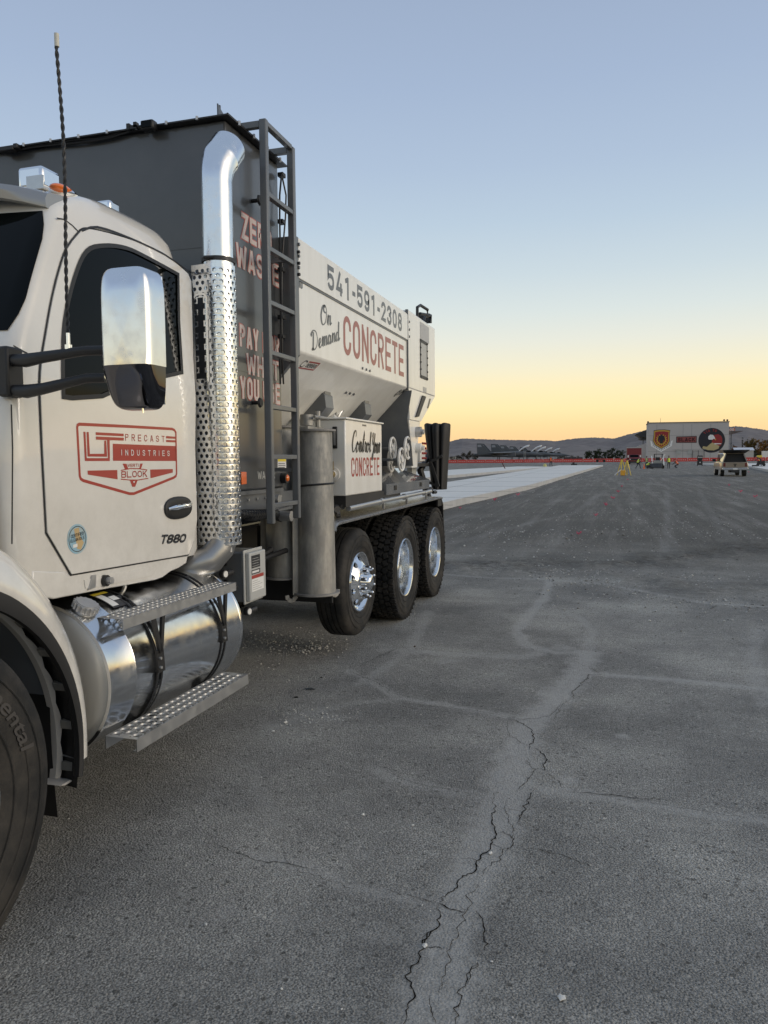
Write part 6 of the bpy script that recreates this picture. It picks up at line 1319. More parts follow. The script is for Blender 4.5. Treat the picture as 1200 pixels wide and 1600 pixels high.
ZZ = Hc*prof*(1+(gul-.5)*1.0*np.sin(np.pi*tt))+(tt >= 1)*(np.random.default_rng(1).random(XX.shape)*3.0)*(DS < 3700)
ZZ = np.where(DS > 3650, Hc*.6, ZZ)
rows = [[Vector((XX[i, j], YY[i, j], ZZ[i, j])) for j in range(len(azs))] for i in range(len(ds))]
mb = MB(); mb.grid(rows, True, False); hl = mb.build('hills', mat('dry_wooded_hillside', (.14, .122, .118), 1, 0, 0, .6, .03, dscale=.02, damt=.95), merge=False, recalc=False)
if hl.data.polygons[0].normal.z < 0: hl.data.flip_normals()
tag(hl, kind='structure')
# ================================================================== TREES
m_leafs = {}
def leaf_mat(name, c):
    if name not in m_leafs: m_leafs[name] = mat(name, c, .9, 0, 0, .45, .9, spec=.1)
    return m_leafs[name]
m_bark = mat('bark', (.07, .055, .045), .95)
def tree(px, pyb, d, hpx, wpx, kind, label, cat='tree', group=None, z0=None, seed=0, shape='round', lm=None, name='tree'):
    z = ridge_z(d) if z0 is None else z0; r = ray(px, 700); t = d/math.hypot(r.x, r.y); X_, Y_ = r.x*t, r.y*t; H = hpx*d/FPX; W_ = wpx*d/FPX; rnd = random.Random(seed+int(px*7))
    t = thing(name, label, cat, (X_, Y_, z), group); mb = MB(); mb.tube([(X_, Y_, z), (X_+.02*H, Y_, z+.35*H), (X_-.01*H, Y_, z+.8*H)], [.025*H, .02*H, .008*H], 7)
    for k in range(6): a = k*1.1; mb.tube([(X_, Y_, z+H*(.25+.08*k)), (X_+math.cos(a)*W_*.3, Y_+math.sin(a)*W_*.3, z+H*(.45+.08*k))], [.010*H, .004*H], 5)
    mb.build('trunk', m_bark, t); mb = MB(); n_cl = 26 if shape == 'round' else 18; ls = max(.16, .055*min(H, W_*1.4))
    for c_ in range(n_cl):
        if shape == 'round': u = rnd.random(); a = rnd.random()*6.28; rr = W_*.5*math.sqrt(rnd.random())*math.sin(math.pi*(.15+.75*u)); cz = z+H*(.12+.82*u)
        else: u = rnd.random(); a = rnd.random()*6.28; rr = W_*.25*rnd.random()*(1.15-u*.8); cz = z+H*(.06+.9*u)
        cx, cy = X_+math.cos(a)*rr, Y_+math.sin(a)*rr; cr = W_*(.17 if shape == 'round' else .22)*rnd.uniform(.6, 1.2)
        for _ in range(34):
            p = Vector((cx+rnd.gauss(0, cr*.55), cy+rnd.gauss(0, cr*.55), cz+rnd.gauss(0, cr*.5))); 
            if p.z < z+.03*H: continue
            n1 = Vector((rnd.gauss(0, 1), rnd.gauss(0, 1), rnd.gauss(0, 1))).normalized(); u1, v1 = frame_for(n1); s_ = ls*rnd.uniform(.5, 1.1)
            mb.add([p+u1*s_, p+v1*s_*.6, p-u1*s_, p-v1*s_*.6], [(0, 1, 2, 3)])
    mb.build('crown', leaf_mat(kind, lm), t, merge=False, recalc=False); return t
GR, GD, OR, OD, DK = (.030, .042, .022), (.022, .032, .02), (.20, .105, .028), (.12, .085, .03), (.02, .028, .02)
OT = ['first', 'second', 'third', 'fourth', 'fifth', 'sixth', 'seventh', 'eighth', 'ninth', 'tenth', 'eleventh', 'twelfth', 'thirteenth', 'fourteenth', 'fifteenth', 'sixteenth', 'seventeenth', 'eighteenth', 'nineteenth', 'twentieth', 'twenty first', 'twenty second', 'twenty third', 'twenty fourth', 'twenty fifth', 'twenty sixth', 'twenty seventh', 'twenty eighth', 'twenty ninth', 'thirtieth', 'thirty first', 'thirty second', 'thirty third', 'thirty fourth', 'thirty fifth', 'thirty sixth', 'thirty seventh', 'thirty eighth', 'thirty ninth', 'fortieth']
row = 'dark trees in a row behind the runway'
for i, (px, h, w_) in enumerate([(917, 13, 9), (922, 15, 9), (930, 14, 10), (936, 16, 11), (944, 12, 8), (950, 15, 11), (957, 18, 10), (965, 14, 12), (972, 15, 10)]):
    tree(px, 712, 480, h, w_, 'dark_green_leaves', OT[i]+' from the left of the dark bushy trees left of the red truck', group=row, seed=i, lm=GR)
for i, (px, h, w_) in enumerate([(706, 7, 9), (716, 9, 10), (724, 12, 12), (733, 14, 13), (742, 10, 9), (874, 8, 10), (882, 7, 9), (893, 6, 10), (903, 6, 10)]):
    tree(px, 714, 520, h, w_, 'dull_shrub_leaves', 'low dull shrub beyond the parked jets, '+OT[i]+' from the left', 'shrub', 'low shrubs beyond the jets', seed=i+20, lm=(.045, .042, .03), name='shrub')
gold = 'autumn cottonwoods right of the hangar'
for i, (px, h, w_, k, c_, lb) in enumerate([(1166, 24, 14, 'olive_gold_leaves', OD, 'olive and gold cottonwood, leftmost of the tall autumn group'), (1176, 29, 16, 'olive_gold_leaves', OD, 'tall olive cottonwood in the middle of the autumn group'), (1188, 30, 17, 'orange_leaves', OR, 'tall bright orange cottonwood near the right edge'), (1200, 28, 16, 'orange_leaves', (.15, .09, .03), 'orange brown cottonwood cut by the right edge')]):
    tree(px, 714, 430, h, w_, k+str(i), lb, group=gold, seed=i+40, lm=c_)
tree(1147, 714, 400, 18, 15, 'rust_leaves', 'low rust coloured tree beside the hangar corner', seed=50, lm=(.16, .075, .025)); tree(1155, 714, 405, 12, 10, 'rust_leaves', 'small rust coloured bush beside the white roofed shed', 'bush', seed=51, lm=(.14, .075, .03), name='bush')
for i, (px, h) in enumerate([(1142, 24), (1146, 23), (1160, 31), (1167.5, 28)]):
    tree(px, 714, 440, h, 4.2, 'poplar_leaves', ['slim dark poplar nearest the hangar corner', 'slim dark poplar just right of the first one', 'tallest slim poplar left of the cottonwoods', 'slim dark poplar touching the cottonwoods'][i], group='slim poplars behind the shed', seed=60+i, shape='tall', lm=DK)
for i, (px, h, w_) in enumerate([(1162, 9, 12), (1178, 12, 12), (1187, 10, 12), (1198, 11, 10)]):
    tree(px, 714, 395, h, w_, 'dark_green_leaves', 'dark round bush in front of the autumn cottonwoods, '+OT[i]+' from the left', 'bush', 'dark bushes under the cottonwoods', seed=70+i, lm=GD, name='bush')

# ================================================================== HANGAR WITH MURALS
D_ = 262
def bz(px, py, y=D_): return SY(px, py, y)
bl, br_ = bz(1012, 719).x, bz(1138, 718).x; zt_ = bz(1075, 660).z; zb_ = .40
hangar = thing('hangar', 'pale grey panelled hangar with a shield mural, a red sign and a round eagle mural', 'building', ((bl+br_)/2, D_, zb_))
m_wall = mat('grey_wall_panel', (.50, .465, .44), .8, 0, 0, .06, .15, dust=(.43, .40, .37), dscale=.12, damt=.5)
zl_, zr_ = bz(1012, 661.5).z, bz(1138, 659.5).z
mb = MB(); mb.py([(bl, zb_), (br_, zb_), (br_, zr_), (bl, zl_)], D_, D_+14); T(mb, 'wall', m_wall, hangar)
mb = MB(); mb.py([(bl-.15, zl_+.002), (br_+.15, zr_+.002), (br_+.15, zr_+.28), (bl-.15, zl_+.28)], D_-.15, D_+14.1); T(mb, 'roof_trim', mat('roof_trim', (.22, .20, .16), .7), hangar)
m_seam = mat('panel_seam', (.26, .25, .24), .8); mb = MB()
for px in (1026, 1067, 1080.5, 1110): x = bz(px, 690).x; mb.bx((x-.05, D_-.02, zb_), (x+.05, D_-.003, zr_-.4))
for py in (680, 705): z = bz(1075, py).z; mb.bx((bl+.01, D_-.015, z-.04), (br_-.01, D_-.002, z+.04))
KEEP.add('panel_seam'); T(mb, 'panel_seam', m_seam, hangar)
def wall_fn(px, py): o = bz(px, py, D_); k = D_/FPX*1.035; return lambda u, v, l_: Vector((o.x+u*k, D_-.03-l_, o.z+v*k))
def wpoly(mb, f, P, l_): tri = tessellate_polygon([[Vector((p[0], p[1], 0)) for p in P]]); mb.add([f(p[0], p[1], l_) for p in P], tri)
mm = lambda n, c: mat(n, c, .75, 0, 0, .05, .5)
m_mred, m_mblk, m_mgold, m_mwht, m_mcrm = mm('mural_red', (.30, .03, .03)), mm('mural_black', (.022, .022, .028)), mm('mural_gold', (.55, .33, .05)), mm('mural_white', (.80, .78, .75)), mm('mural_cream', (.50, .40, .20))
f = wall_fn(1033.5, 687)
def shield(s): return [(-10*s, 12.5*s), (-4*s, 13.5*s), (4*s, 13.5*s), (11*s, 12.5*s), (10*s, 6*s), (10.5*s, -2*s), (8*s, -7*s), (0, -12*s), (-8*s, -7*s), (-11*s, -1*s), (-10*s, 6*s)]
for P, mt, l_, nm in ((shield(1.06), m_mblk, 0, 'shield_outline'), (shield(1.0), m_mgold, .01, 'shield_border'), (shield(.86), m_mred, .02, 'shield_field')):
    mb = MB(); wpoly(mb, f, P, l_); T(mb, nm, mt, hangar)
mb = MB(); st = [((8.2 if k % 2 == 0 else 5.6)*math.cos(math.pi*k/16), -.2+(8.8 if k % 2 == 0 else 6.2)*math.sin(math.pi*k/16)) for k in range(32)]; wpoly(mb, f, st, .03); T(mb, 'sun_star', m_mgold, hangar)
mb = MB(); wpoly(mb, f, [(5*math.cos(math.pi*k/12), 5.2*math.sin(math.pi*k/12)) for k in range(24)], .04); T(mb, 'star_centre', m_mred, hangar)
mb = MB(); wpoly(mb, f, [(-1, 7.5), (1, 7.5), (1.2, 6), (4, 5.2), (4.6, 0), (3.4, -4), (2.6, 1), (1.8, -5.5), (-1.8, -5.5), (-2.6, 1), (-3.4, -4), (-4.6, 0), (-4, 5.2), (-1.2, 6)], .05); T(mb, 'bird_figure', m_mblk, hangar)
mb = MB(); P = [(-15, -1), (-13, -2), (-11.5, -7), (0, -13.5), (11.5, -7), (13, -2), (15, -1), (14, -9), (0, -17.5), (-14, -9)]; wpoly(mb, f, P, .015); sc_ = T(mb, 'motto_scroll', m_mwht, hangar)
mb = MB()
for k in range(11):
    t_ = (k-5)/5; x = t_*11; y = -14.6+abs(t_)*6; mb.add([f(x-.5, y-.6, .025), f(x+.3, y-.6, .025), f(x+.4, y+.8, .025), f(x-.4, y+.8, .025)], [(0, 1, 2, 3)])
T(mb, 'scroll_print', m_mblk, hangar)
f = wall_fn(1072.5, 687)
mb = MB(); wpoly(mb, f, [(-13.5, -4.3), (13.5, -4.6), (13.5, 5), (-13.5, 4.6)], 0); T(mb, 'sign_board', m_mblk, hangar)
mb = MB(); wpoly(mb, f, [(-12.6, -3.5), (12.6, -3.7), (12.6, 4.1), (-12.6, 3.7)], .012); T(mb, 'sign_field', mm('sign_dull_red', (.26, .07, .06)), hangar)
mb = MB(); text(mb, 'SLACK', lambda u, v, k: f(-11.4+u, -2.6+v, .03+k*10), 5.3, W=.75, t=.24, gap=.12, total=22.8); T(mb, 'sign_lettering', mm('sign_dark_red', (.055, .008, .01)), hangar)
f = wall_fn(1112, 688)
circ = lambda r, n=40, cx=0, cy=0: [(cx+r*math.cos(2*math.pi*k/n), cy+r*math.sin(2*math.pi*k/n)) for k in range(n)]
for P, mt, l_, nm in ((circ(17.2), m_mblk, 0, 'round_mural'), ([(r_*1, v_) for r_, v_ in [(2, 7), (8, 8.5), (12, 6), (13.6, 2), (13.4, -4), (11, -8), (4, -6), (0, -3)]], m_mred, .01, 'mural_field'), ([(-6, -9), (-11, -8), (-12, -11), (-5, -13.5), (3, -14), (9, -11.5), (10, -8), (4, -5), (1, -3), (-2, -5)], m_mcrm, .02, 'mural_wing'),
    ([(-4.5, 5.5), (-2, 8), (1.5, 7.5), (4, 4), (4.6, 1.2), (2.2, 2.2), (1, .8), (-3.4, 1.0), (-4.6, 2.4)], m_mwht, .03, 'eagle_head'), ([(4, 2.6), (5.8, 1.6), (5.0, -.4), (4, 1)], m_mgold, .04, 'eagle_beak'), ([(3, -4), (12.2, -4.4), (12.5, -5.4), (4, -5.6)], m_mwht, .035, 'mural_stripe')):
    mb = MB(); wpoly(mb, f, P, l_); T(mb, nm, mt, hangar)
mb = MB()
for s_, aa in (('114', 132), ('TS', 82)):
    for i, ch in enumerate(s_):
        a = R(aa-13*i); c_ = (math.cos(a)*12.2, math.sin(a)*12.2); ux, uy = math.sin(a), -math.cos(a)
        for k_, (pts, cl) in enumerate(glyph(ch, .6, .2)):
            V_, F_ = ribbon([((p[0]-.3)*4.0, p[1]*3.6) for p in pts], .8, cl); mb.add([f(c_[0]+v[0]*ux+v[1]*math.cos(a), c_[1]+v[0]*uy+v[1]*math.sin(a), .02+.004*k_) for v in V_], F_)
T(mb, 'mural_lettering', m_mred, hangar)
# roof lights, doors, pipes along the foot of the wall
for px, py in ((1012.5, 660), (1131.5, 657), (1136.5, 657)):
    p = bz(px, py, D_); mb = MB(); mb.cyl(p+Vector((0, .2, -.9)), p+Vector((0, .2, 0)), .06, n=6); mb.ball(p+Vector((0, .1, .1)), .32, 5); T(mb, 'flood_lamp', m_blk, hangar)
mb = MB(); p = bz(1032, 661); mb.cyl(p, p+Vector((0, 0, 1.6)), .04, n=5); T(mb, 'roof_mast', m_blk, hangar)
for px, w_, h_ in ((1060, 6, 6), (1078, 6, 6)):
    p = bz(px, 706); mb = MB(); mb.box(p+Vector((0, -.1, 0)), (w_*.22, .12, h_*.22)); T(mb, 'electric_cabinet', m_lgrey, hangar)
for i, px in enumerate((1057, 1082, 1086, 1091, 1096, 1100)):
    p = bz(px, 706); mb = MB(); mb.bx((p.x-.06, D_-.35, zb_), (p.x+.06, D_-.23, p.z+.5)); T(mb, 'service_pipe', m_blks if i % 2 else m_lgrey, hangar)
mb = MB(); a, b = bz(1050, 702.5), bz(1103, 702.5); mb.bx((a.x, D_-.36, a.z-.05), (b.x, D_-.24, a.z+.05)); T(mb, 'pipe_rail', m_lgrey, hangar)
mb = MB(); p = bz(1128, 710); mb.bx((p.x-.8, D_-.12, zb_), (p.x+1.0, D_-.003, p.z+1.4)); T(mb, 'side_door', mat('brown_door', (.2, .15, .11), .7), hangar)
# roofs to either side
cn = thing('aircraft_shelter', 'dark flat canopy roof sticking out left of the hangar', 'shelter', (bz(1004, 715, 300).x, 300, .45))
mb = MB(); P = [(992, 680), (1012.5, 671), (1012.5, 684), (999, 684)]; q = [bz(*p, 300) for p in P]; mb.py([(v.x, v.z) for v in q], 290, 306); T(mb, 'canopy', m_blks, cn)
mb = MB(); P = [(997, 686), (1012.5, 684.6), (1012.5, 688), (1001, 688)]; q = [bz(*p, 300) for p in P]; mb.py([(v.x, v.z) for v in q], 291, 305); T(mb, 'canopy_edge', m_blks, cn)
mb = MB(); 
for px in (1004, 1011): v = bz(px, 700, 300); mb.bx((v.x-.15, 295, .45), (v.x+.15, 295.3, bz(px, 684, 300).z))
T(mb, 'post', m_grey, cn)
sh_ = thing('shed', 'small pale gable shed tucked left of the hangar', 'shed', (bz(1005, 715, 290).x, 290, .45))
mb = MB(); P = [(993, 719), (1012, 719), (1012, 692), (998, 696.5), (993, 699)]; q = [bz(*p, 285) for p in P]; mb.py([(v.x, max(.45, v.z)) for v in q], 283, 289); T(mb, 'wall', m_wall, sh_)
cn = thing('carport', 'wedge shaped canopy with a red lettered sign right of the hangar', 'shelter', (bz(1147, 715, 300).x, 300, .45))
mb = MB(); P = [(1137, 674.5), (1156, 674.8), (1150, 676.5), (1137, 680)]; q = [bz(*p, 300) for p in P]; mb.py([(v.x, v.z) for v in q], 292, 304); T(mb, 'canopy', mat('brown_canopy', (.12, .09, .08), .8), cn)
mb = MB(); v = bz(1139.5, 700, 300); mb.bx((v.x-.15, 296, .45), (v.x+.15, 296.3, bz(1139, 678, 300).z)); T(mb, 'post', m_grey, cn)
mb = MB(); P = [(1137.5, 673.8), (1146, 673.5), (1146, 668.8), (1137.5, 670.5)]; q = [bz(*p, 300) for p in P]; mb.py([(v.x, v.z) for v in q], 296, 296.2); sg_ = T(mb, 'sign_board', mat('orange_red_sign', (.55, .17, .10), .6), cn)
mb = MB(); o_ = bz(1138.3, 673.2, 295.9); text(mb, '-30', lambda u, v, k: Vector((o_.x+u, 295.96-k*10, o_.z+v)), .85, W=.7, t=.2, total=1.75); T(mb, 'sign_lettering', m_whl, sg_)
ws = thing('metal_shed', 'long low shed with a ribbed white roof right of the hangar', 'shed', (bz(1162, 715, 370).x, 370, .45))
a, b = bz(1147, 704, 370), bz(1179, 699, 370); mb = MB(); mb.bx((a.x+.3, 370, .45), (b.x-.3, 378, a.z)); T(mb, 'wall', m_lgrey, ws)
mb = MB(); n_ = 30
for i in range(n_): x0 = a.x+(b.x-a.x)*i/n_; mb.add([(x0, 369.6, a.z), (x0+(b.x-a.x)/n_*.5, 369.45, a.z+.02), (x0+(b.x-a.x)/n_*.5, 374, b.z+.02), (x0, 374, b.z)], [(0, 1, 2, 3)]); mb.add([(x0+(b.x-a.x)/n_*.5, 369.45, a.z+.02), (x0+(b.x-a.x)/n_, 369.6, a.z), (x0+(b.x-a.x)/n_, 374, b.z), (x0+(b.x-a.x)/n_*.5, 374, b.z+.02)], [(0, 1, 2, 3)])
T(mb, 'roof', mat('ribbed_white_roof', (.60, .60, .62), .5), ws)
p = bz(1195, 707.5, 330); mb = MB(); mb.box((p.x, 330, p.z-.6), (1.9, 2.5, 2.6)); tag(mb.build('container', m_white, bevel=.05), 'small white box standing under the cottonwoods at the right edge', 'container')
# hydrants of light: distant parked cars and cabins on the left
for i, (px, lb) in enumerate([(885, 'leftmost of the three dark vehicles parked beyond the barrier'), (893.5, 'middle of the three dark vehicles parked beyond the barrier'), (903, 'rightmost of the three dark vehicles parked beyond the barrier')]):
    p = bz(px, 713, 330); x = p.x; o = thing('parked_car', lb, 'car', (x, 330, .47), 'dark vehicles beyond the barrier')
    mb = MB(); mb.px([(330-.85, .9), (330-.85, 1.25), (330-.7, 1.9), (330+.7, 1.9), (330+.85, 1.25), (330+.85, .9)], x-.1, x+1.9); mb.bx((x-1.1, 329.2, .8), (x+2.1, 330.8, 1.35)); mb.build('body', m_blk, o, bevel=.05)
    for dx in (-.5, 1.5): mb = MB(); mb.cyl((x+dx, 329.15, .8), (x+dx, 329.4, .8), .34, n=12); mb.build('wheel', m_rub, o)
for i, (px, h, w_, lb) in enumerate([(700, 5, 7, 'low white cabin left of the jets, nearest the truck'), (709, 6, 5, 'square white cabin left of the jets'), (716, 4, 6, 'small white cabin beneath the hill slope')]):
    p = bz(px, 714, 560); o = thing('cabin', lb, 'cabin', (p.x, 560, .45), 'pale cabins beyond the airfield'); k = 560/FPX; mb = MB(); mb.bx((p.x-w_*k/2, 560, .4), (p.x+w_*k/2, 564, .5+h*k)); mb.build('wall', m_lgrey, o); mb = MB(); mb.bx((p.x-w_*k/2-.2, 559.8, .502+h*k), (p.x+w_*k/2+.2, 564.2, .8+h*k)); mb.build('roof', m_grey, o)

# ================================================================== RED BARRIERS
bl_ = thing('barrier', 'red and white low airfield barrier in the long row before the jets and hangar', 'barrier', (0, 0, 0), 'red barriers across the airfield')
mb = MB(); mb.py([(-1.28, 0), (1.28, 0), (1.26, .25), (1.22, .92), (-1.22, .92), (-1.26, .25)], -.16, .16); mb.build('body', mat('red_plastic', (.58, .05, .04), .5, 0, .1, .1, 2), bl_, bevel=.04)
for k in range(4): mb = MB(); mb.bx((-.95+.52*k, -.165, .36), (-.68+.52*k, -.161, .52)); mb.build('white_stripe', mat('off_white_tape', (.62, .5, .48), .6), bl_)
for k in (-1, 1): mb = MB(); mb.bx((k*.9-.12, -.25, .001), (k*.9+.12, .25, .07)); mb.build('foot', m_blk, bl_)
bd = 213; xs_ = []; x = bz(694, 720, bd).x
while x < bz(1215, 720, bd).x: xs_.append(x); x += 2.62
first = True
for i, x in enumerate(xs_):
    o = bl_ if first else copy_tree(bl_); first = False; o['label'] = OT[min(i, 39)]+' red and white barrier from the left end of the row'; y = bd+.6*math.sin(x*.05); o.location = (x, y, ridge_z(math.hypot(x, y))-.01); o.rotation_euler.z = .03*math.sin(i*1.7)

# ================================================================== FIGHTER JETS
m_jet = mat('dark_gull_grey_jet', (.075, .082, .09), .55, 0, .1, .15, .6); m_jetl = mat('jet_light_patch', (.26, .27, .29), .6); m_canw = mat('white_canopy_cover', (.70, .70, .70), .5)
def jet(label):
    t = thing('fighter_jet', label, 'fighter jet', (0, 0, 0), 'grey fighter jets parked in a row')
    secs = [(.3, 2.25, .95, .5), (3, 2.3, 1.25, .62), (6, 2.35, 1.45, .72), (9, 2.35, 1.45, .80), (11, 2.4, 1.3, .85), (12.5, 2.55, .8, .8), (14, 2.55, .65, .75), (16, 2.4, .52, .58), (18, 2.2, .32, .36), (19.2, 2.08, .08, .08), (19.4, 2.07, .01, .01)]
    mb = MB(); mb.grid([[Vector((x, math.cos(a)*hw, z+math.copysign(abs(math.sin(a))**.8, math.sin(a))*hh)) for a in [2*math.pi*k/20 for k in range(20)]] for x, z, hw, hh in secs], True, True); mb.add([Vector((.3, math.cos(2*math.pi*k/20)*.95, 2.25+math.sin(2*math.pi*k/20)*.5)) for k in range(20)], [tuple(range(20))]); mb.build('fuselage', m_jet, t)
    for s in (-1, 1):
        mb = MB(); mb.pz([(4.2, s*1.2), (11.0, s*1.2), (6.0, s*6.3), (3.8, s*6.5)], 2.72, 2.86); mb.build('wing', m_jet, t)
        mb = MB(); mb.pz([(-.6, s*1.2), (3.2, s*1.2), (.6, s*4.2), (-1.0, s*4.3)], 2.18, 2.27); mb.build('stabilator', m_jet, t)
        mb = MB(); mb.prism([(.3, 2.5), (4.3, 2.6), (1.6, 5.6), (.2, 5.63)], lambda p: Vector((p[0], s*1.75-.06, p[1])), lambda p: Vector((p[0], s*1.75+.06, p[1]))); fn_ = mb.build('tail_fin', m_jet, t)
        mb = MB(); mb.prism([(.45, 4.6), (1.7, 4.6), (1.4, 5.25), (.45, 5.25)], lambda p: Vector((p[0], s*1.75-.075, p[1])), lambda p: Vector((p[0], s*1.75+.075, p[1]))); mb.build('fin_patch', m_jetl, fn_)
        mb = MB(); mb.box((10.2, s*1.35, 2.25), (2.6, .8, 1.35), Matrix.Rotation(-.12, 3, 'Y')); mb.build('intake', m_jet, t, bevel=.08)
        mb = MB(); mb.cyl((-.7, s*.5, 2.25), (.5, s*.55, 2.25), .42, .50, 16); mb.build('nozzle', m_blks, t)
        mb = MB(); mb.cyl((6.3, s*1.35, .45), (6.3, s*1.2, 1.9), .1, n=8); mb.cyl((6.3, s*1.2, .45), (6.3, s*1.5, .45), .45, n=16); mb.build('landing_gear', m_blks, t)
        mb = MB(); mb.cyl((5.2, s*3.1, 1.9), (9.6, s*3.1, 1.95), .32, .28, 12); mb.box((7.2, s*3.1, 2.4), (1.8, .12, .7)); mb.build('drop_tank', m_jet, t)
    mb = MB(); mb.cyl((13.6, 0, .33), (13.5, 0, 2.0), .08, n=8); mb.cyl((13.6, -.1, .33), (13.6, .1, .33), .33, n=14); mb.build('nose_gear', m_blks, t)
    rows = []
    for i in range(11):
        u = i/10; x = 12.1+3.3*math.cos(R(27))*u; z = 3.45+3.3*math.sin(R(27))*u+.42*math.sin(math.pi*u*.9); rows.append([Vector((x+.25*(1-abs(math.cos(a))), .46*math.cos(a)*(1-.35*u**3), z-.55*(1-math.sin(a)))) for a in [math.pi*k/8 for k in range(9)]])
    mb = MB(); mb.grid(rows); o = mb.build('open_canopy', m_canw, t); sm_ = o.modifiers.new('s', 'SOLIDIFY'); sm_.thickness = .22
    mb = MB(); mb.ball((14.9, 0, 3.15), .55, 8, (1.4, .75, .6)); mb.build('windscreen', m_glass, t)
    mb = MB(); mb.cyl((12.4, .2, 3.3), (13.4, .2, 4.0), .05, n=6); mb.bx((12.9, -.3, 3.2), (13.4, .3, 3.7)); mb.build('cockpit_seat', m_blk, t)
    mb = MB()
    for dy in (-.2, .2): mb.cyl((14.0+dy, -.95, .05), (14.0+dy, -.75, 3.1), .03, n=6)
    for k in range(8): mb.cyl((13.8, -.93+.02*k, .4+.35*k), (14.2, -.93+.02*k, .4+.35*k), .025, n=5)
    mb.build('boarding_ladder', m_lgrey, t); return t
jl = ['nearest grey fighter jet with its white canopy raised and the largest tail fins', 'second fighter jet from the left with its canopy raised', 'third fighter jet in the row with a smaller tail fin showing', 'fourth fighter jet in the row, its fin barely above the others', 'last fighter jet in the row, farthest from the camera']
j0 = None
for i, (px, d) in enumerate([(745, 226), (767, 236), (781, 262), (796, 284), (812, 306)]):
    p = bz(px, 716, d); o = jet(jl[0]) if i == 0 else copy_tree(j0); j0 = j0 or o; o['label'] = jl[i]; o.location = (p.x+.2, d, .46); o.rotation_euler.z = R(-3)

# ================================================================== PICKUP
pk = SZ(1148, 744.5); px0_, py0_ = pk.x, pk.y
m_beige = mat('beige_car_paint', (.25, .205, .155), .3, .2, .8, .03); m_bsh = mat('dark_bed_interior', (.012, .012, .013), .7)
truck2 = thing('pickup_truck', 'beige pickup truck seen from behind with the rear glass of its bed cap swung up', 'pickup truck', (px0_, py0_, 0))
def PT(mb, n, m_, parent=None, **k):
    mb.v = [(p[0]+px0_, p[1]+py0_, p[2]) for p in mb.v]; return mb.build(n, m_, parent or truck2, **k)
mb = MB(); rows = []
for y in (0, .05, 1.9, 2.0, 4.2, 5.4, 5.75): hw = .97 if 0 < y < 5.5 else .94; zt = 1.16 if y < 4.3 else (1.12 if y < 5.5 else 1.0); rows.append([Vector(p) for p in [(-hw, y, .52), (-hw-.02, y, .8), (-hw+.03, y, zt), (hw-.03, y, zt), (hw+.02, y, .8), (hw, y, .52)]])
mb.grid(rows, False, True); mb.add(rows[0], [tuple(range(6))]); mb.add(rows[-1], [tuple(range(6))]); PT(mb, 'body', m_beige, bevel=.03)
mb = MB(); mb.px([(1.95, 1.161), (2.1, 1.83), (2.35, 1.90), (3.6, 1.88), (4.35, 1.161)], -.86, .86); cbn = PT(mb, 'cab', m_beige, bevel=.05)
mb = MB(); mb.px([(2.2, 1.25), (2.3, 1.74), (3.55, 1.74), (4.05, 1.25)], -.868, -.862); PT(mb, 'side_window', m_glass, cbn)
mb = MB(); mb.px([(2.2, 1.25), (2.3, 1.74), (3.55, 1.74), (4.05, 1.25)], .862, .868); PT(mb, 'side_window', m_glass, cbn)
mb = MB(); w0, w1 = .93, .66; z0, z1 = 1.165, 1.90
mb.add([(-w0, .06, z0), (-w1, .25, z1), (w1, .25, z1), (w0, .06, z0), (-w0, 1.9, z0), (-w1, 1.9, z1), (w1, 1.9, z1), (w0, 1.9, z0)], [(0, 4, 5, 1), (1, 5, 6, 2), (2, 6, 7, 3), (4, 7, 6, 5)]); 
mb.bar((-w0+.03, .06, z0), (-w1+.03, .25, z1), .08, .06, (0, 1, 0)); mb.bar((w0-.03, .06, z0), (w1-.03, .25, z1), .08, .06, (0, 1, 0)); mb.bar((-w1, .25, z1-.02), (w1, .25, z1-.02), .06, .05); cap_ = PT(mb, 'bed_cap', m_beige)
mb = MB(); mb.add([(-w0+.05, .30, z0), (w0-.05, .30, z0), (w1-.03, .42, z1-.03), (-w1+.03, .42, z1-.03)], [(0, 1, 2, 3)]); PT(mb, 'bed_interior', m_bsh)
mb = MB(); mb.add([(-w1-.12, .25, z1+.02), (w1+.12, .25, z1+.02), (w0+.05, -.50, z1+.25), (-w0-.05, -.50, z1+.25)], [(0, 1, 2, 3)]); o = PT(mb, 'lifted_hatch', m_blk); s_ = o.modifiers.new('s', 'SOLIDIFY'); s_.thickness = .05
for s in (-1, 1): mb = MB(); mb.cyl((s*.6, .22, 1.7), (s*.7, -.3, z1+.17), .014, n=6); PT(mb, 'gas_strut', m_blk, o)
mb = MB(); mb.bx((-.74, -.025, .72), (.74, -.001, 1.13)); tg = PT(mb, 'tailgate', m_beige, bevel=.015)
mb = MB(); mb.bx((-.11, -.05, .95), (.11, -.027, 1.02)); PT(mb, 'tailgate_handle', m_blk, tg); mb = MB(); mb.cyl((0, -.028, .86), (0, -.04, .86), .07, n=16); PT(mb, 'emblem', m_blk, tg)
for s in (-1, 1): mb = MB(); mb.bx((s*.80-.08, -.035, .80), (s*.80+.10, .01, 1.10)); PT(mb, 'tail_light', mat('tail_lamp_red', (.12, .012, .01), .2, 0, 1), bevel=.01)
mb = MB(); mb.bx((-.95, -.16, .52), (.95, -.04, .70)); bp = PT(mb, 'rear_bumper', m_chrome, bevel=.02); mb = MB(); mb.bx((-.17, -.17, .55), (.17, -.161, .67)); PT(mb, 'licence_plate', m_sign, bp); mb = MB(); mb.bx((-.3, -.1, .32), (.3, 1.5, .50)); PT(mb, 'undercarriage', m_blks)
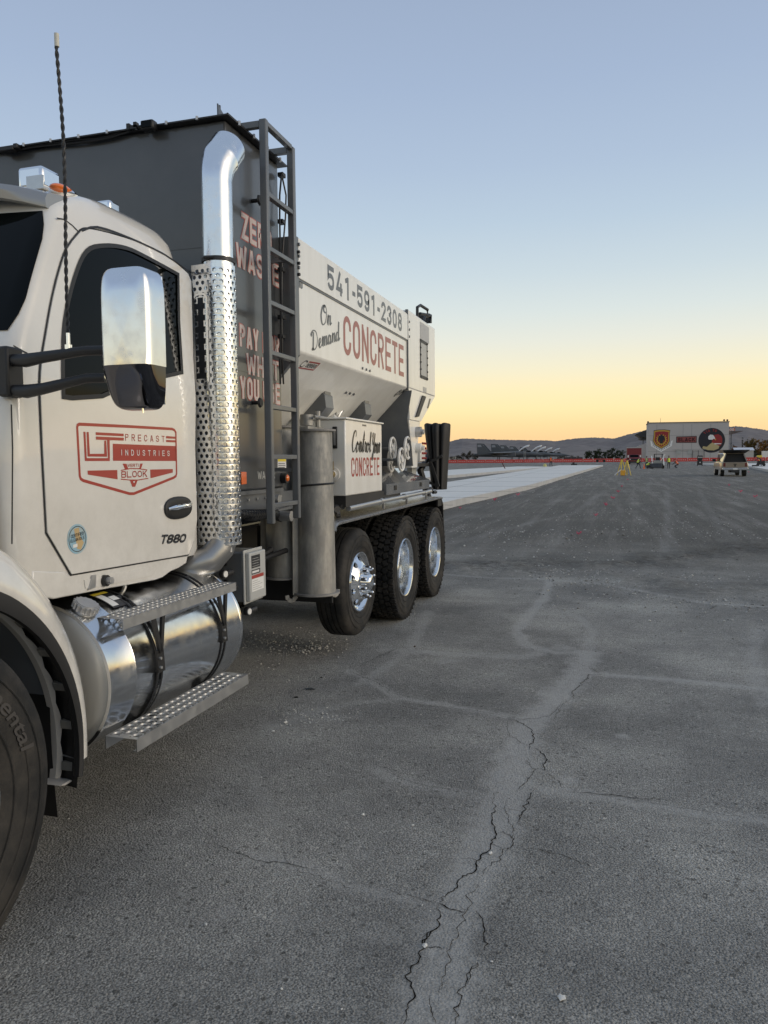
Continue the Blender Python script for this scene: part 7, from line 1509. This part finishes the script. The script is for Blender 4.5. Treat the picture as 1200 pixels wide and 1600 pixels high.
for s in (-1, 1):
    for y in (1.05, 4.75): mb = MB(); mb.cyl((s*.70, y, .39), (s*.97, y, .39), .39, n=24); wh = PT(mb, 'wheel', m_rub); mb = MB(); mb.cyl((s*.972, y, .39), (s*.98, y, .39), .22, n=16); PT(mb, 'rim', m_alu, wh)
    mb = MB(); mb.bx((s*1.0, 3.7, 1.2), (s*1.28, 3.8, 1.42)); PT(mb, 'wing_mirror', m_blk, bevel=.03)
for ch in [truck2]: ch.rotation_euler.z = R(0)

# ================================================================== BOX TRUCK
rt = SZ(985.5, 724.5); RX, RY = rt.x, min(rt.y, 172)
lorry = thing('box_truck', 'red truck with a tall red box body parked left of the hangar', 'truck', (RX, RY, 0)); m_rt = mat('dark_red_truck_paint', (.17, .007, .012), .4, 0, .5)
def LT(mb, n, m_, parent=None, **k):
    mb.v = [(p[0]+RX, p[1]+RY, p[2]) for p in mb.v]; return mb.build(n, m_, parent or lorry, **k)
mb = MB(); mb.bx((-1.5, 2.0, 1.1), (1.5, 7.5, 3.75)); bb = LT(mb, 'box_body', m_rt, bevel=.04); mb = MB(); mb.bx((-1.52, 1.97, 3.62), (1.52, 2.0, 3.80)); LT(mb, 'box_trim', m_lgrey, bb)
mb = MB(); mb.px([(.0, .9), (.0, 1.45), (.9, 1.55), (1.25, 2.25), (1.9, 2.3), (1.9, .9)], -1.05, 1.05); cb_ = LT(mb, 'cab', m_rt, bevel=.08)
mb = MB(); mb.add([(-.92, .935, 1.62), (.92, .935, 1.62), (.85, 1.20, 2.18), (-.85, 1.20, 2.18)], [(0, 1, 2, 3)]); LT(mb, 'windscreen', m_glass, cb_)
mb = MB(); mb.bx((-.7, -.03, .95), (.7, -.001, 1.38)); LT(mb, 'grille', m_blk, cb_); mb = MB(); mb.bx((-1.15, -.2, .45), (1.15, -.04, .85)); LT(mb, 'bumper', m_blk, bevel=.03)
for s in (-1, 1):
    mb = MB(); mb.box((s*.85, -.02, 1.2), (.22, .04, .16)); LT(mb, 'headlight', m_sign, cb_)
    mb = MB(); mb.bx((s*1.12, .9, 1.6), (s*1.38, .98, 2.1)); LT(mb, 'wing_mirror', m_white, cb_)
    for y in (.9, 5.8): mb = MB(); mb.cyl((s*.78, y, .48), (s*1.08, y, .48), .48, n=20); LT(mb, 'wheel', m_rub)

# ================================================================== PEOPLE
m_skin = mat('skin', (.35, .2, .14), .6); m_hiv = mat('hi_vis_yellow', (.62, .72, .04), .6); m_hio = mat('hi_vis_orange', (.85, .16, .03), .6); m_trs = mat('dark_trousers', (.025, .028, .035), .8); m_hat = mat('hard_hat', (.55, .55, .5), .3, 0, .5); m_hatd = mat('dark_cap', (.03, .03, .03), .6)
def skin(pts, edges, rad, mats, name, parent, root=0):
    me = bpy.data.meshes.new(name); me.from_pydata([tuple(p) for p in pts], edges, []); o = bpy.data.objects.new(name, me); scn.collection.objects.link(o)
    sk = o.modifiers.new('skin', 'SKIN'); o.modifiers.new('sub', 'SUBSURF').levels = 1
    for i, r in enumerate(rad): v = me.skin_vertices[0].data[i]; v.radius = (r, r) if not hasattr(r, '__len__') else r; v.use_root = i == root
    bpy.context.view_layer.update(); me2 = bpy.data.meshes.new_from_object(o.evaluated_get(bpy.context.evaluated_depsgraph_get())); bpy.data.objects.remove(o)
    o2 = bpy.data.objects.new(name, me2); scn.collection.objects.link(o2); o2.parent = parent; me2.materials.clear()
    for q in mats: me2.materials.append(q)
    me2.polygons.foreach_set('use_smooth', [True]*len(me2.polygons)); return o2
def person(label, loc, face, lean=0, squat=0, arm=0, vest=None, trs=None, hat=None, group='road workers', stride=.18, scale=1.0):
    """local frame: facing +Y; lean = trunk tilt in degrees, squat 0..1"""
    t = thing('person', label, 'person', loc, group); WL[t.name] = Vector((0, 0, 0)); hip = .94-.45*squat; L_ = R(lean); up = Vector((0, math.sin(L_), math.cos(L_))); H_ = Vector((0, -.05-.25*squat, hip)); ch = H_+up*.40; nk = H_+up*.56; hd = nk+Vector((0, math.sin(L_*.7), math.cos(L_*.7)))*.16
    P, E_, Rd = [H_, H_+up*.2, ch, nk, hd, hd+up*.08], [(0, 1), (1, 2), (2, 3), (3, 4), (4, 5)], [(.15, .11), (.14, .10), (.17, .11), (.06, .06), (.095, .105), (.075, .08)]
    for s in (-1, 1):
        o = len(P); kn = Vector((s*.12, .06+.28*squat+s*stride*.5, hip*.53+.04*squat)); an = Vector((s*.12, -.02+s*stride, .09)); P += [H_+Vector((s*.10, 0, -.06)), kn, an, an+Vector((0, .16, -.05))]; Rd += [.095, .062, .045, .04]; E_ += [(0, o), (o, o+1), (o+1, o+2), (o+2, o+3)]
        o = len(P); sh = ch+Vector((s*.19, 0, .06*math.cos(L_))); el = sh+Vector((s*.05, .10+.18*arm, -.27+.10*arm)); ha = el+Vector((-s*.02, .12+.16*arm, -.22+.12*arm)); P += [sh, el, ha, ha+(ha-el).normalized()*.09, ha+Vector((-s*.03, .04, -.02))]; Rd += [.062, .045, .032, .022, .016]; E_ += [(2, o), (o, o+1), (o+1, o+2), (o+2, o+3), (o+2, o+4)]
    b = skin(P, E_, Rd, [trs or m_trs, m_skin], 'body', t)
    for p_ in b.data.polygons:
        c_ = p_.center
        if (c_-hd).length < .17 and (c_-nk).dot(up) > .03: p_.material_index = 1
    # face
    mb = MB(); fr = hd+Vector((0, math.cos(L_*.7), -math.sin(L_*.7)))*.10; mb.ball(fr, .018, 5, (.8, 1.2, 1.4)); mb.build('nose', m_skin, t)
    # vest follows the trunk
    rows = []
    for u, hw, hd_ in ((-.02, .175, .135), (.10, .165, .13), (.24, .185, .14), (.38, .20, .145), (.47, .17, .11), (.52, .09, .08)):
        c_ = H_+up*u; fy = Vector((0, math.cos(L_), -math.sin(L_))); rows.append([c_+Vector((1, 0, 0))*hw*math.cos(a)+fy*hd_*math.sin(a) for a in [2*math.pi*k/20 for k in range(20)]])
    if vest: mb = MB(); mb.grid(rows, True, True); v_ = mb.build('vest', vest, t, recalc=False); 
    if vest:
        mb = MB(); k2 = [[H_+up*u+Vector((1, 0, 0))*.185*math.cos(a)+Vector((0, math.cos(L_), -math.sin(L_)))*.142*math.sin(a) for a in [2*math.pi*k/20 for k in range(20)]] for u in (.14, .19)]; mb.grid(k2, True, True); mb.build('reflective_band', m_lgrey, v_, recalc=False)
    mb = MB(); u1 = (hd-nk).normalized(); u_, v__ = frame_for(u1); hc = hd+up*.05; rows = []
    for i in range(6): a = R(18*i); rows.append([hc+u1*(.115*math.sin(a))+(u_*math.cos(2*math.pi*k/14)+v__*math.sin(2*math.pi*k/14))*.125*math.cos(a) for k in range(14)])
    mb.grid(rows, True, True); mb.build('hard_hat' if hat is m_hat else 'cap', hat or m_hatd, t, recalc=False)
    t.rotation_euler.z = face; t.scale = (scale,)*3; return t
def gp(px, py, z=0): p = SZ(px, py, z); return p
def at_d(px, d, z=0): r = ray(px, 720); k = d/math.hypot(r.x, r.y); return Vector((r.x*k, r.y*k, z))
person('person in an orange vest and dark trousers on the edge of the left slab', at_d(861, 128, .24), R(160), lean=14, vest=m_hio, squat=.05)
person('person in a yellow vest striding beside the red truck', at_d(997, 116), R(-70), lean=30, vest=m_hiv, squat=.15, stride=.3, arm=.3)
person('person in a pale yellow shirt standing behind the left end of the loader', at_d(1010.5, 122), R(150), lean=5, vest=mat('pale_hi_vis', (.55, .55, .2), .6))
person('person in a yellow vest crouching low in front of the loader bucket', at_d(1013.5, 114), R(-90), lean=60, squat=.9, vest=m_hiv, arm=.5)
person('person in a bright yellow vest standing upright to the right of the loader, back turned', at_d(1045, 114.5), R(10), lean=6, vest=m_hiv, stride=.04)
person('person in orange and yellow crouching alone right of the standing worker', at_d(1057, 117), R(60), lean=45, squat=.7, vest=m_hio, arm=.6)
person('person in dark clothes bending over a machine on the right hand slab', at_d(1188, 122, .25), R(80), lean=62, squat=.15, arm=.5, vest=None, scale=1.05)
# ================================================================== LOADER
lp = at_d(1028, 116); ld = thing('loader', 'small wheeled loader with a white lifting arm and open black cab among the workers', 'loader', lp)
def LD(mb, n, m_, parent=None, **k): mb.v = [(p[0]+lp.x, p[1]+lp.y, p[2]) for p in mb.v]; return mb.build(n, m_, parent or ld, **k)
mb = MB(); mb.bx((-.55, .1, .45), (.75, 1.5, 1.15)); LD(mb, 'body', mat('loader_body', (.30, .30, .28), .5), bevel=.06)
mb = MB()
for x in (-.45, .6):
    for y in (.3, 1.3): mb.bx((x-.04, y-.04, 1.15), (x+.04, y+.04, 2.0))
mb.bx((-.52, .2, 2.0), (.68, 1.4, 2.08)); mb.bx((-.3, .6, 1.15), (.3, 1.1, 1.6)); LD(mb, 'open_cab', m_blk)
for s in (-.78, .78): mb = MB(); mb.bar((s, 1.5, 1.75), (s, .2, 1.2), .12, .18); mb.bar((s, .2, 1.2), (s, -.5, .45), .12, .16); LD(mb, 'lift_arm', m_white, bevel=.02)
mb = MB(); mb.bar((.35, .1, 1.0), (.95, .1, 2.05), .10, .14, (0, 1, 0)); LD(mb, 'boom', m_white, bevel=.02)
mb = MB(); mb.px([(-.9, .1), (-.9, .22), (-.45, .75), (-.40, .75), (-.40, .1)], -1.6, .5); LD(mb, 'bucket', m_blks, bevel=.02)
for x in (-.72, .72):
    for y in (.25, 1.25): mb = MB(); mb.cyl((x-.13, y, .36), (x+.13, y, .36), .36, n=20); wh = LD(mb, 'wheel', m_rub); mb = MB(); mb.cyl((x-.14, y, .36), (x+.14, y, .36), .18, n=14); LD(mb, 'rim', m_white, wh)
# ================================================================== SMALL SITE THINGS
tp = SZ(974, 743)
def tripod(name, label, c, h, m_, spread, grp=None, rot=0):
    t = thing(name, label, 'tripod', c, grp); head = Vector(c)+Vector((0, 0, h))
    for k in range(3): a = rot+k*2.094; mb = MB(); f_ = Vector(c)+Vector((math.cos(a)*spread, math.sin(a)*spread, .0)); mb.bar(head, head.lerp(f_, .55), .08, .05); mb.bar(head.lerp(f_, .5), f_+Vector((0, 0, .01)), .055, .04); mb.build('leg', m_, t)
    mb = MB(); mb.cyl(head-Vector((0, 0, .05)), head+Vector((0, 0, .03)), .09, n=14); mb.build('head_plate', m_blk, t); return t
m_ytr = mat('yellow_tripod', (.70, .52, .06), .5)
tripod('survey_tripod', 'yellow survey tripod with an instrument on top, left of the pair', tp+Vector((-.15, .3, 0)), 1.5, m_ytr, .5, 'yellow survey tripods', .4)
tripod('survey_tripod', 'yellow survey tripod standing behind the orange case, right of the pair', tp+Vector((.30, .1, 0)), 1.4, m_ytr, .42, 'yellow survey tripods', 1.5)
mb = MB(); c_ = tp+Vector((-.15, .3, 1.53)); mb.box(c_+Vector((0, 0, .12)), (.2, .16, .24)); mb.cyl(c_+Vector((0, -.12, .14)), c_+Vector((0, .12, .14)), .06, n=12); tag(mb.build('survey_instrument', m_grey, bevel=.02), 'grey survey instrument sitting on the left yellow tripod', 'instrument')
mb = MB(); c_ = tp+Vector((-.05, -.25, .24)); mb.box(c_, (.42, .36, .46)); cs = mb.build('equipment_case', mat('orange_yellow_case', (.75, .36, .03), .45, 0, .2), bevel=.03); tag(cs, 'orange yellow equipment case standing on the asphalt under the tripods', 'case')
mb = MB(); c_ = tp; mb.tube([c_+Vector((-.75, -.1, .03)), c_+Vector((-.5, 0, .28)), c_+Vector((-.15, .2, .55))], .035, 8); tag(mb.build('levelling_rod', m_white), 'white rod leaning against the left of the yellow tripods', 'rod')
mb = MB(); c_ = at_d(1006.5, 114); mb.lathe([(0, .17), (.03, .16), (.035, .12), (.68, .03), (.70, 0)], c_, (0, 0, 1), 16); cn = mb.build('traffic_cone', m_hio); cn.location = (0, 0, 0); tag(cn, 'orange traffic cone between the striding worker and the loader', 'cone')
p = at_d(1093.5, 150); ec = thing('generator_cart', 'tall black equipment cart standing alone left of the pickup', 'equipment cart', p)
mb = MB(); mb.bx((p.x-.45, p.y-.3, 1.05), (p.x+.45, p.y+.3, 1.85)); mb.build('upper_box', m_blk, ec, bevel=.05); mb = MB(); mb.bx((p.x-.3, p.y-.25, .95), (p.x+.3, p.y+.25, 1.06)); mb.bx((p.x-.45, p.y-.32, .15), (p.x+.45, p.y+.32, .95)); mb.build('lower_box', m_blks, ec, bevel=.04)
mb = MB(); mb.bx((p.x-.38, p.y-.312, 1.45), (p.x+.38, p.y-.302, 1.62)); mb.build('panel_stripe', m_lgrey, ec); mb = MB(); mb.bx((p.x-.08, p.y-.33, .5), (p.x+.08, p.y-.322, .7)); mb.build('panel_label', m_sign, ec)
for s in (-.4, .4): mb = MB(); mb.cyl((p.x+s-.06, p.y, .16), (p.x+s+.06, p.y, .16), .16, n=14); mb.build('wheel', m_rub, ec)
p = SZ(790, 735, .0); mb = MB(); mb.bar(p+Vector((-.45, 0, 1.0)), p+Vector((.05, 0, 0)), .08, .12); mb.bx((p.x-.1, p.y-.15, 0), (p.x+.35, p.y+.15, .16)); tag(mb.build('leaning_stake', mat('dark_red_steel', (.10, .035, .03), .6)), 'dark red steel stake leaning in the trench between the slabs', 'stake')
p = at_d(851.5, 128); mb = MB(); mb.lathe([(0, .30), (.1, .32), (.55, .26), (.72, .12), (.74, 0)], p, (0, 0, 1), 14); tag(mb.build('pale_yellow_sack', mat('pale_yellow_sack', (.50, .46, .18), .7)), 'pale yellow sack standing at the far end of the left slab', 'sack')
mb = MB(); p = at_d(897, 150); mb.box(p+Vector((0, 0, .35)), (1.1, .5, .35)); mb.box(p+Vector((-.1, 0, .6)), (.4, .4, .4)); mb.cyl(p+Vector((-.35, -.3, .2)), p+Vector((-.35, .3, .2)), .2, n=12); mb.cyl(p+Vector((.35, -.3, .2)), p+Vector((.35, .3, .2)), .2, n=12); tag(mb.build('small_compactor', m_blk, bevel=.03), 'small black compactor standing past the end of the left slab', 'compactor')
p = at_d(939, 205, ridge_z(205)); mw = thing('site_tractor', 'low red tractor with a black seat parked by the barrier', 'tractor', p); mb = MB(); mb.bx((p.x-1.2, p.y-.5, p.z+.45), (p.x+1.1, p.y+.5, p.z+.95)); mb.build('body', mat('tractor_red', (.35, .05, .04), .5), mw, bevel=.08)
mb = MB(); mb.bx((p.x-.1, p.y-.3, p.z+.95), (p.x+.4, p.y+.3, p.z+1.5)); mb.bar((p.x+.4, p.y, p.z+1.2), (p.x+1.0, p.y, p.z+.95), .1, .1); mb.build('seat', m_blk, mw)
for dx in (-.9, .8): mb = MB(); mb.cyl((p.x+dx, p.y-.6, p.z+.35), (p.x+dx, p.y+.6, p.z+.35), .35, n=14); mb.build('wheel', m_rub, mw)
p = SZ(1183, 728.8, .25); mb = MB(); mb.box(p+Vector((-.3, 0, .10)), (.7, .35, .2)); mb.box(p+Vector((.5, 0, .05)), (1.0, .08, .08)); tag(mb.build('tool_bag', m_blk, bevel=.04), 'black tool bag with a long handle lying on the right slab', 'tool bag')
p = at_d(1189, 123, .25); cm = thing('cutting_machine', 'dark walk behind machine with a yellow top under the bending person', 'machine', p)
mb = MB(); mb.bx((p.x-.5, p.y-.3, .40), (p.x+.5, p.y+.3, .95)); mb.build('engine_box', m_blk, cm, bevel=.05); mb = MB(); mb.bx((p.x-.55, p.y-.25, 1.45), (p.x+.1, p.y+.25, 1.75)); mb.bar((p.x-.2, p.y, .95), (p.x-.2, p.y, 1.46), .08, .08); mb.build('yellow_cover', m_ytr, cm, bevel=.05)
for dx in (-.4, .4): mb = MB(); mb.cyl((p.x+dx, p.y-.35, .42), (p.x+dx, p.y+.35, .42), .17, n=12); mb.build('wheel', m_rub, cm)
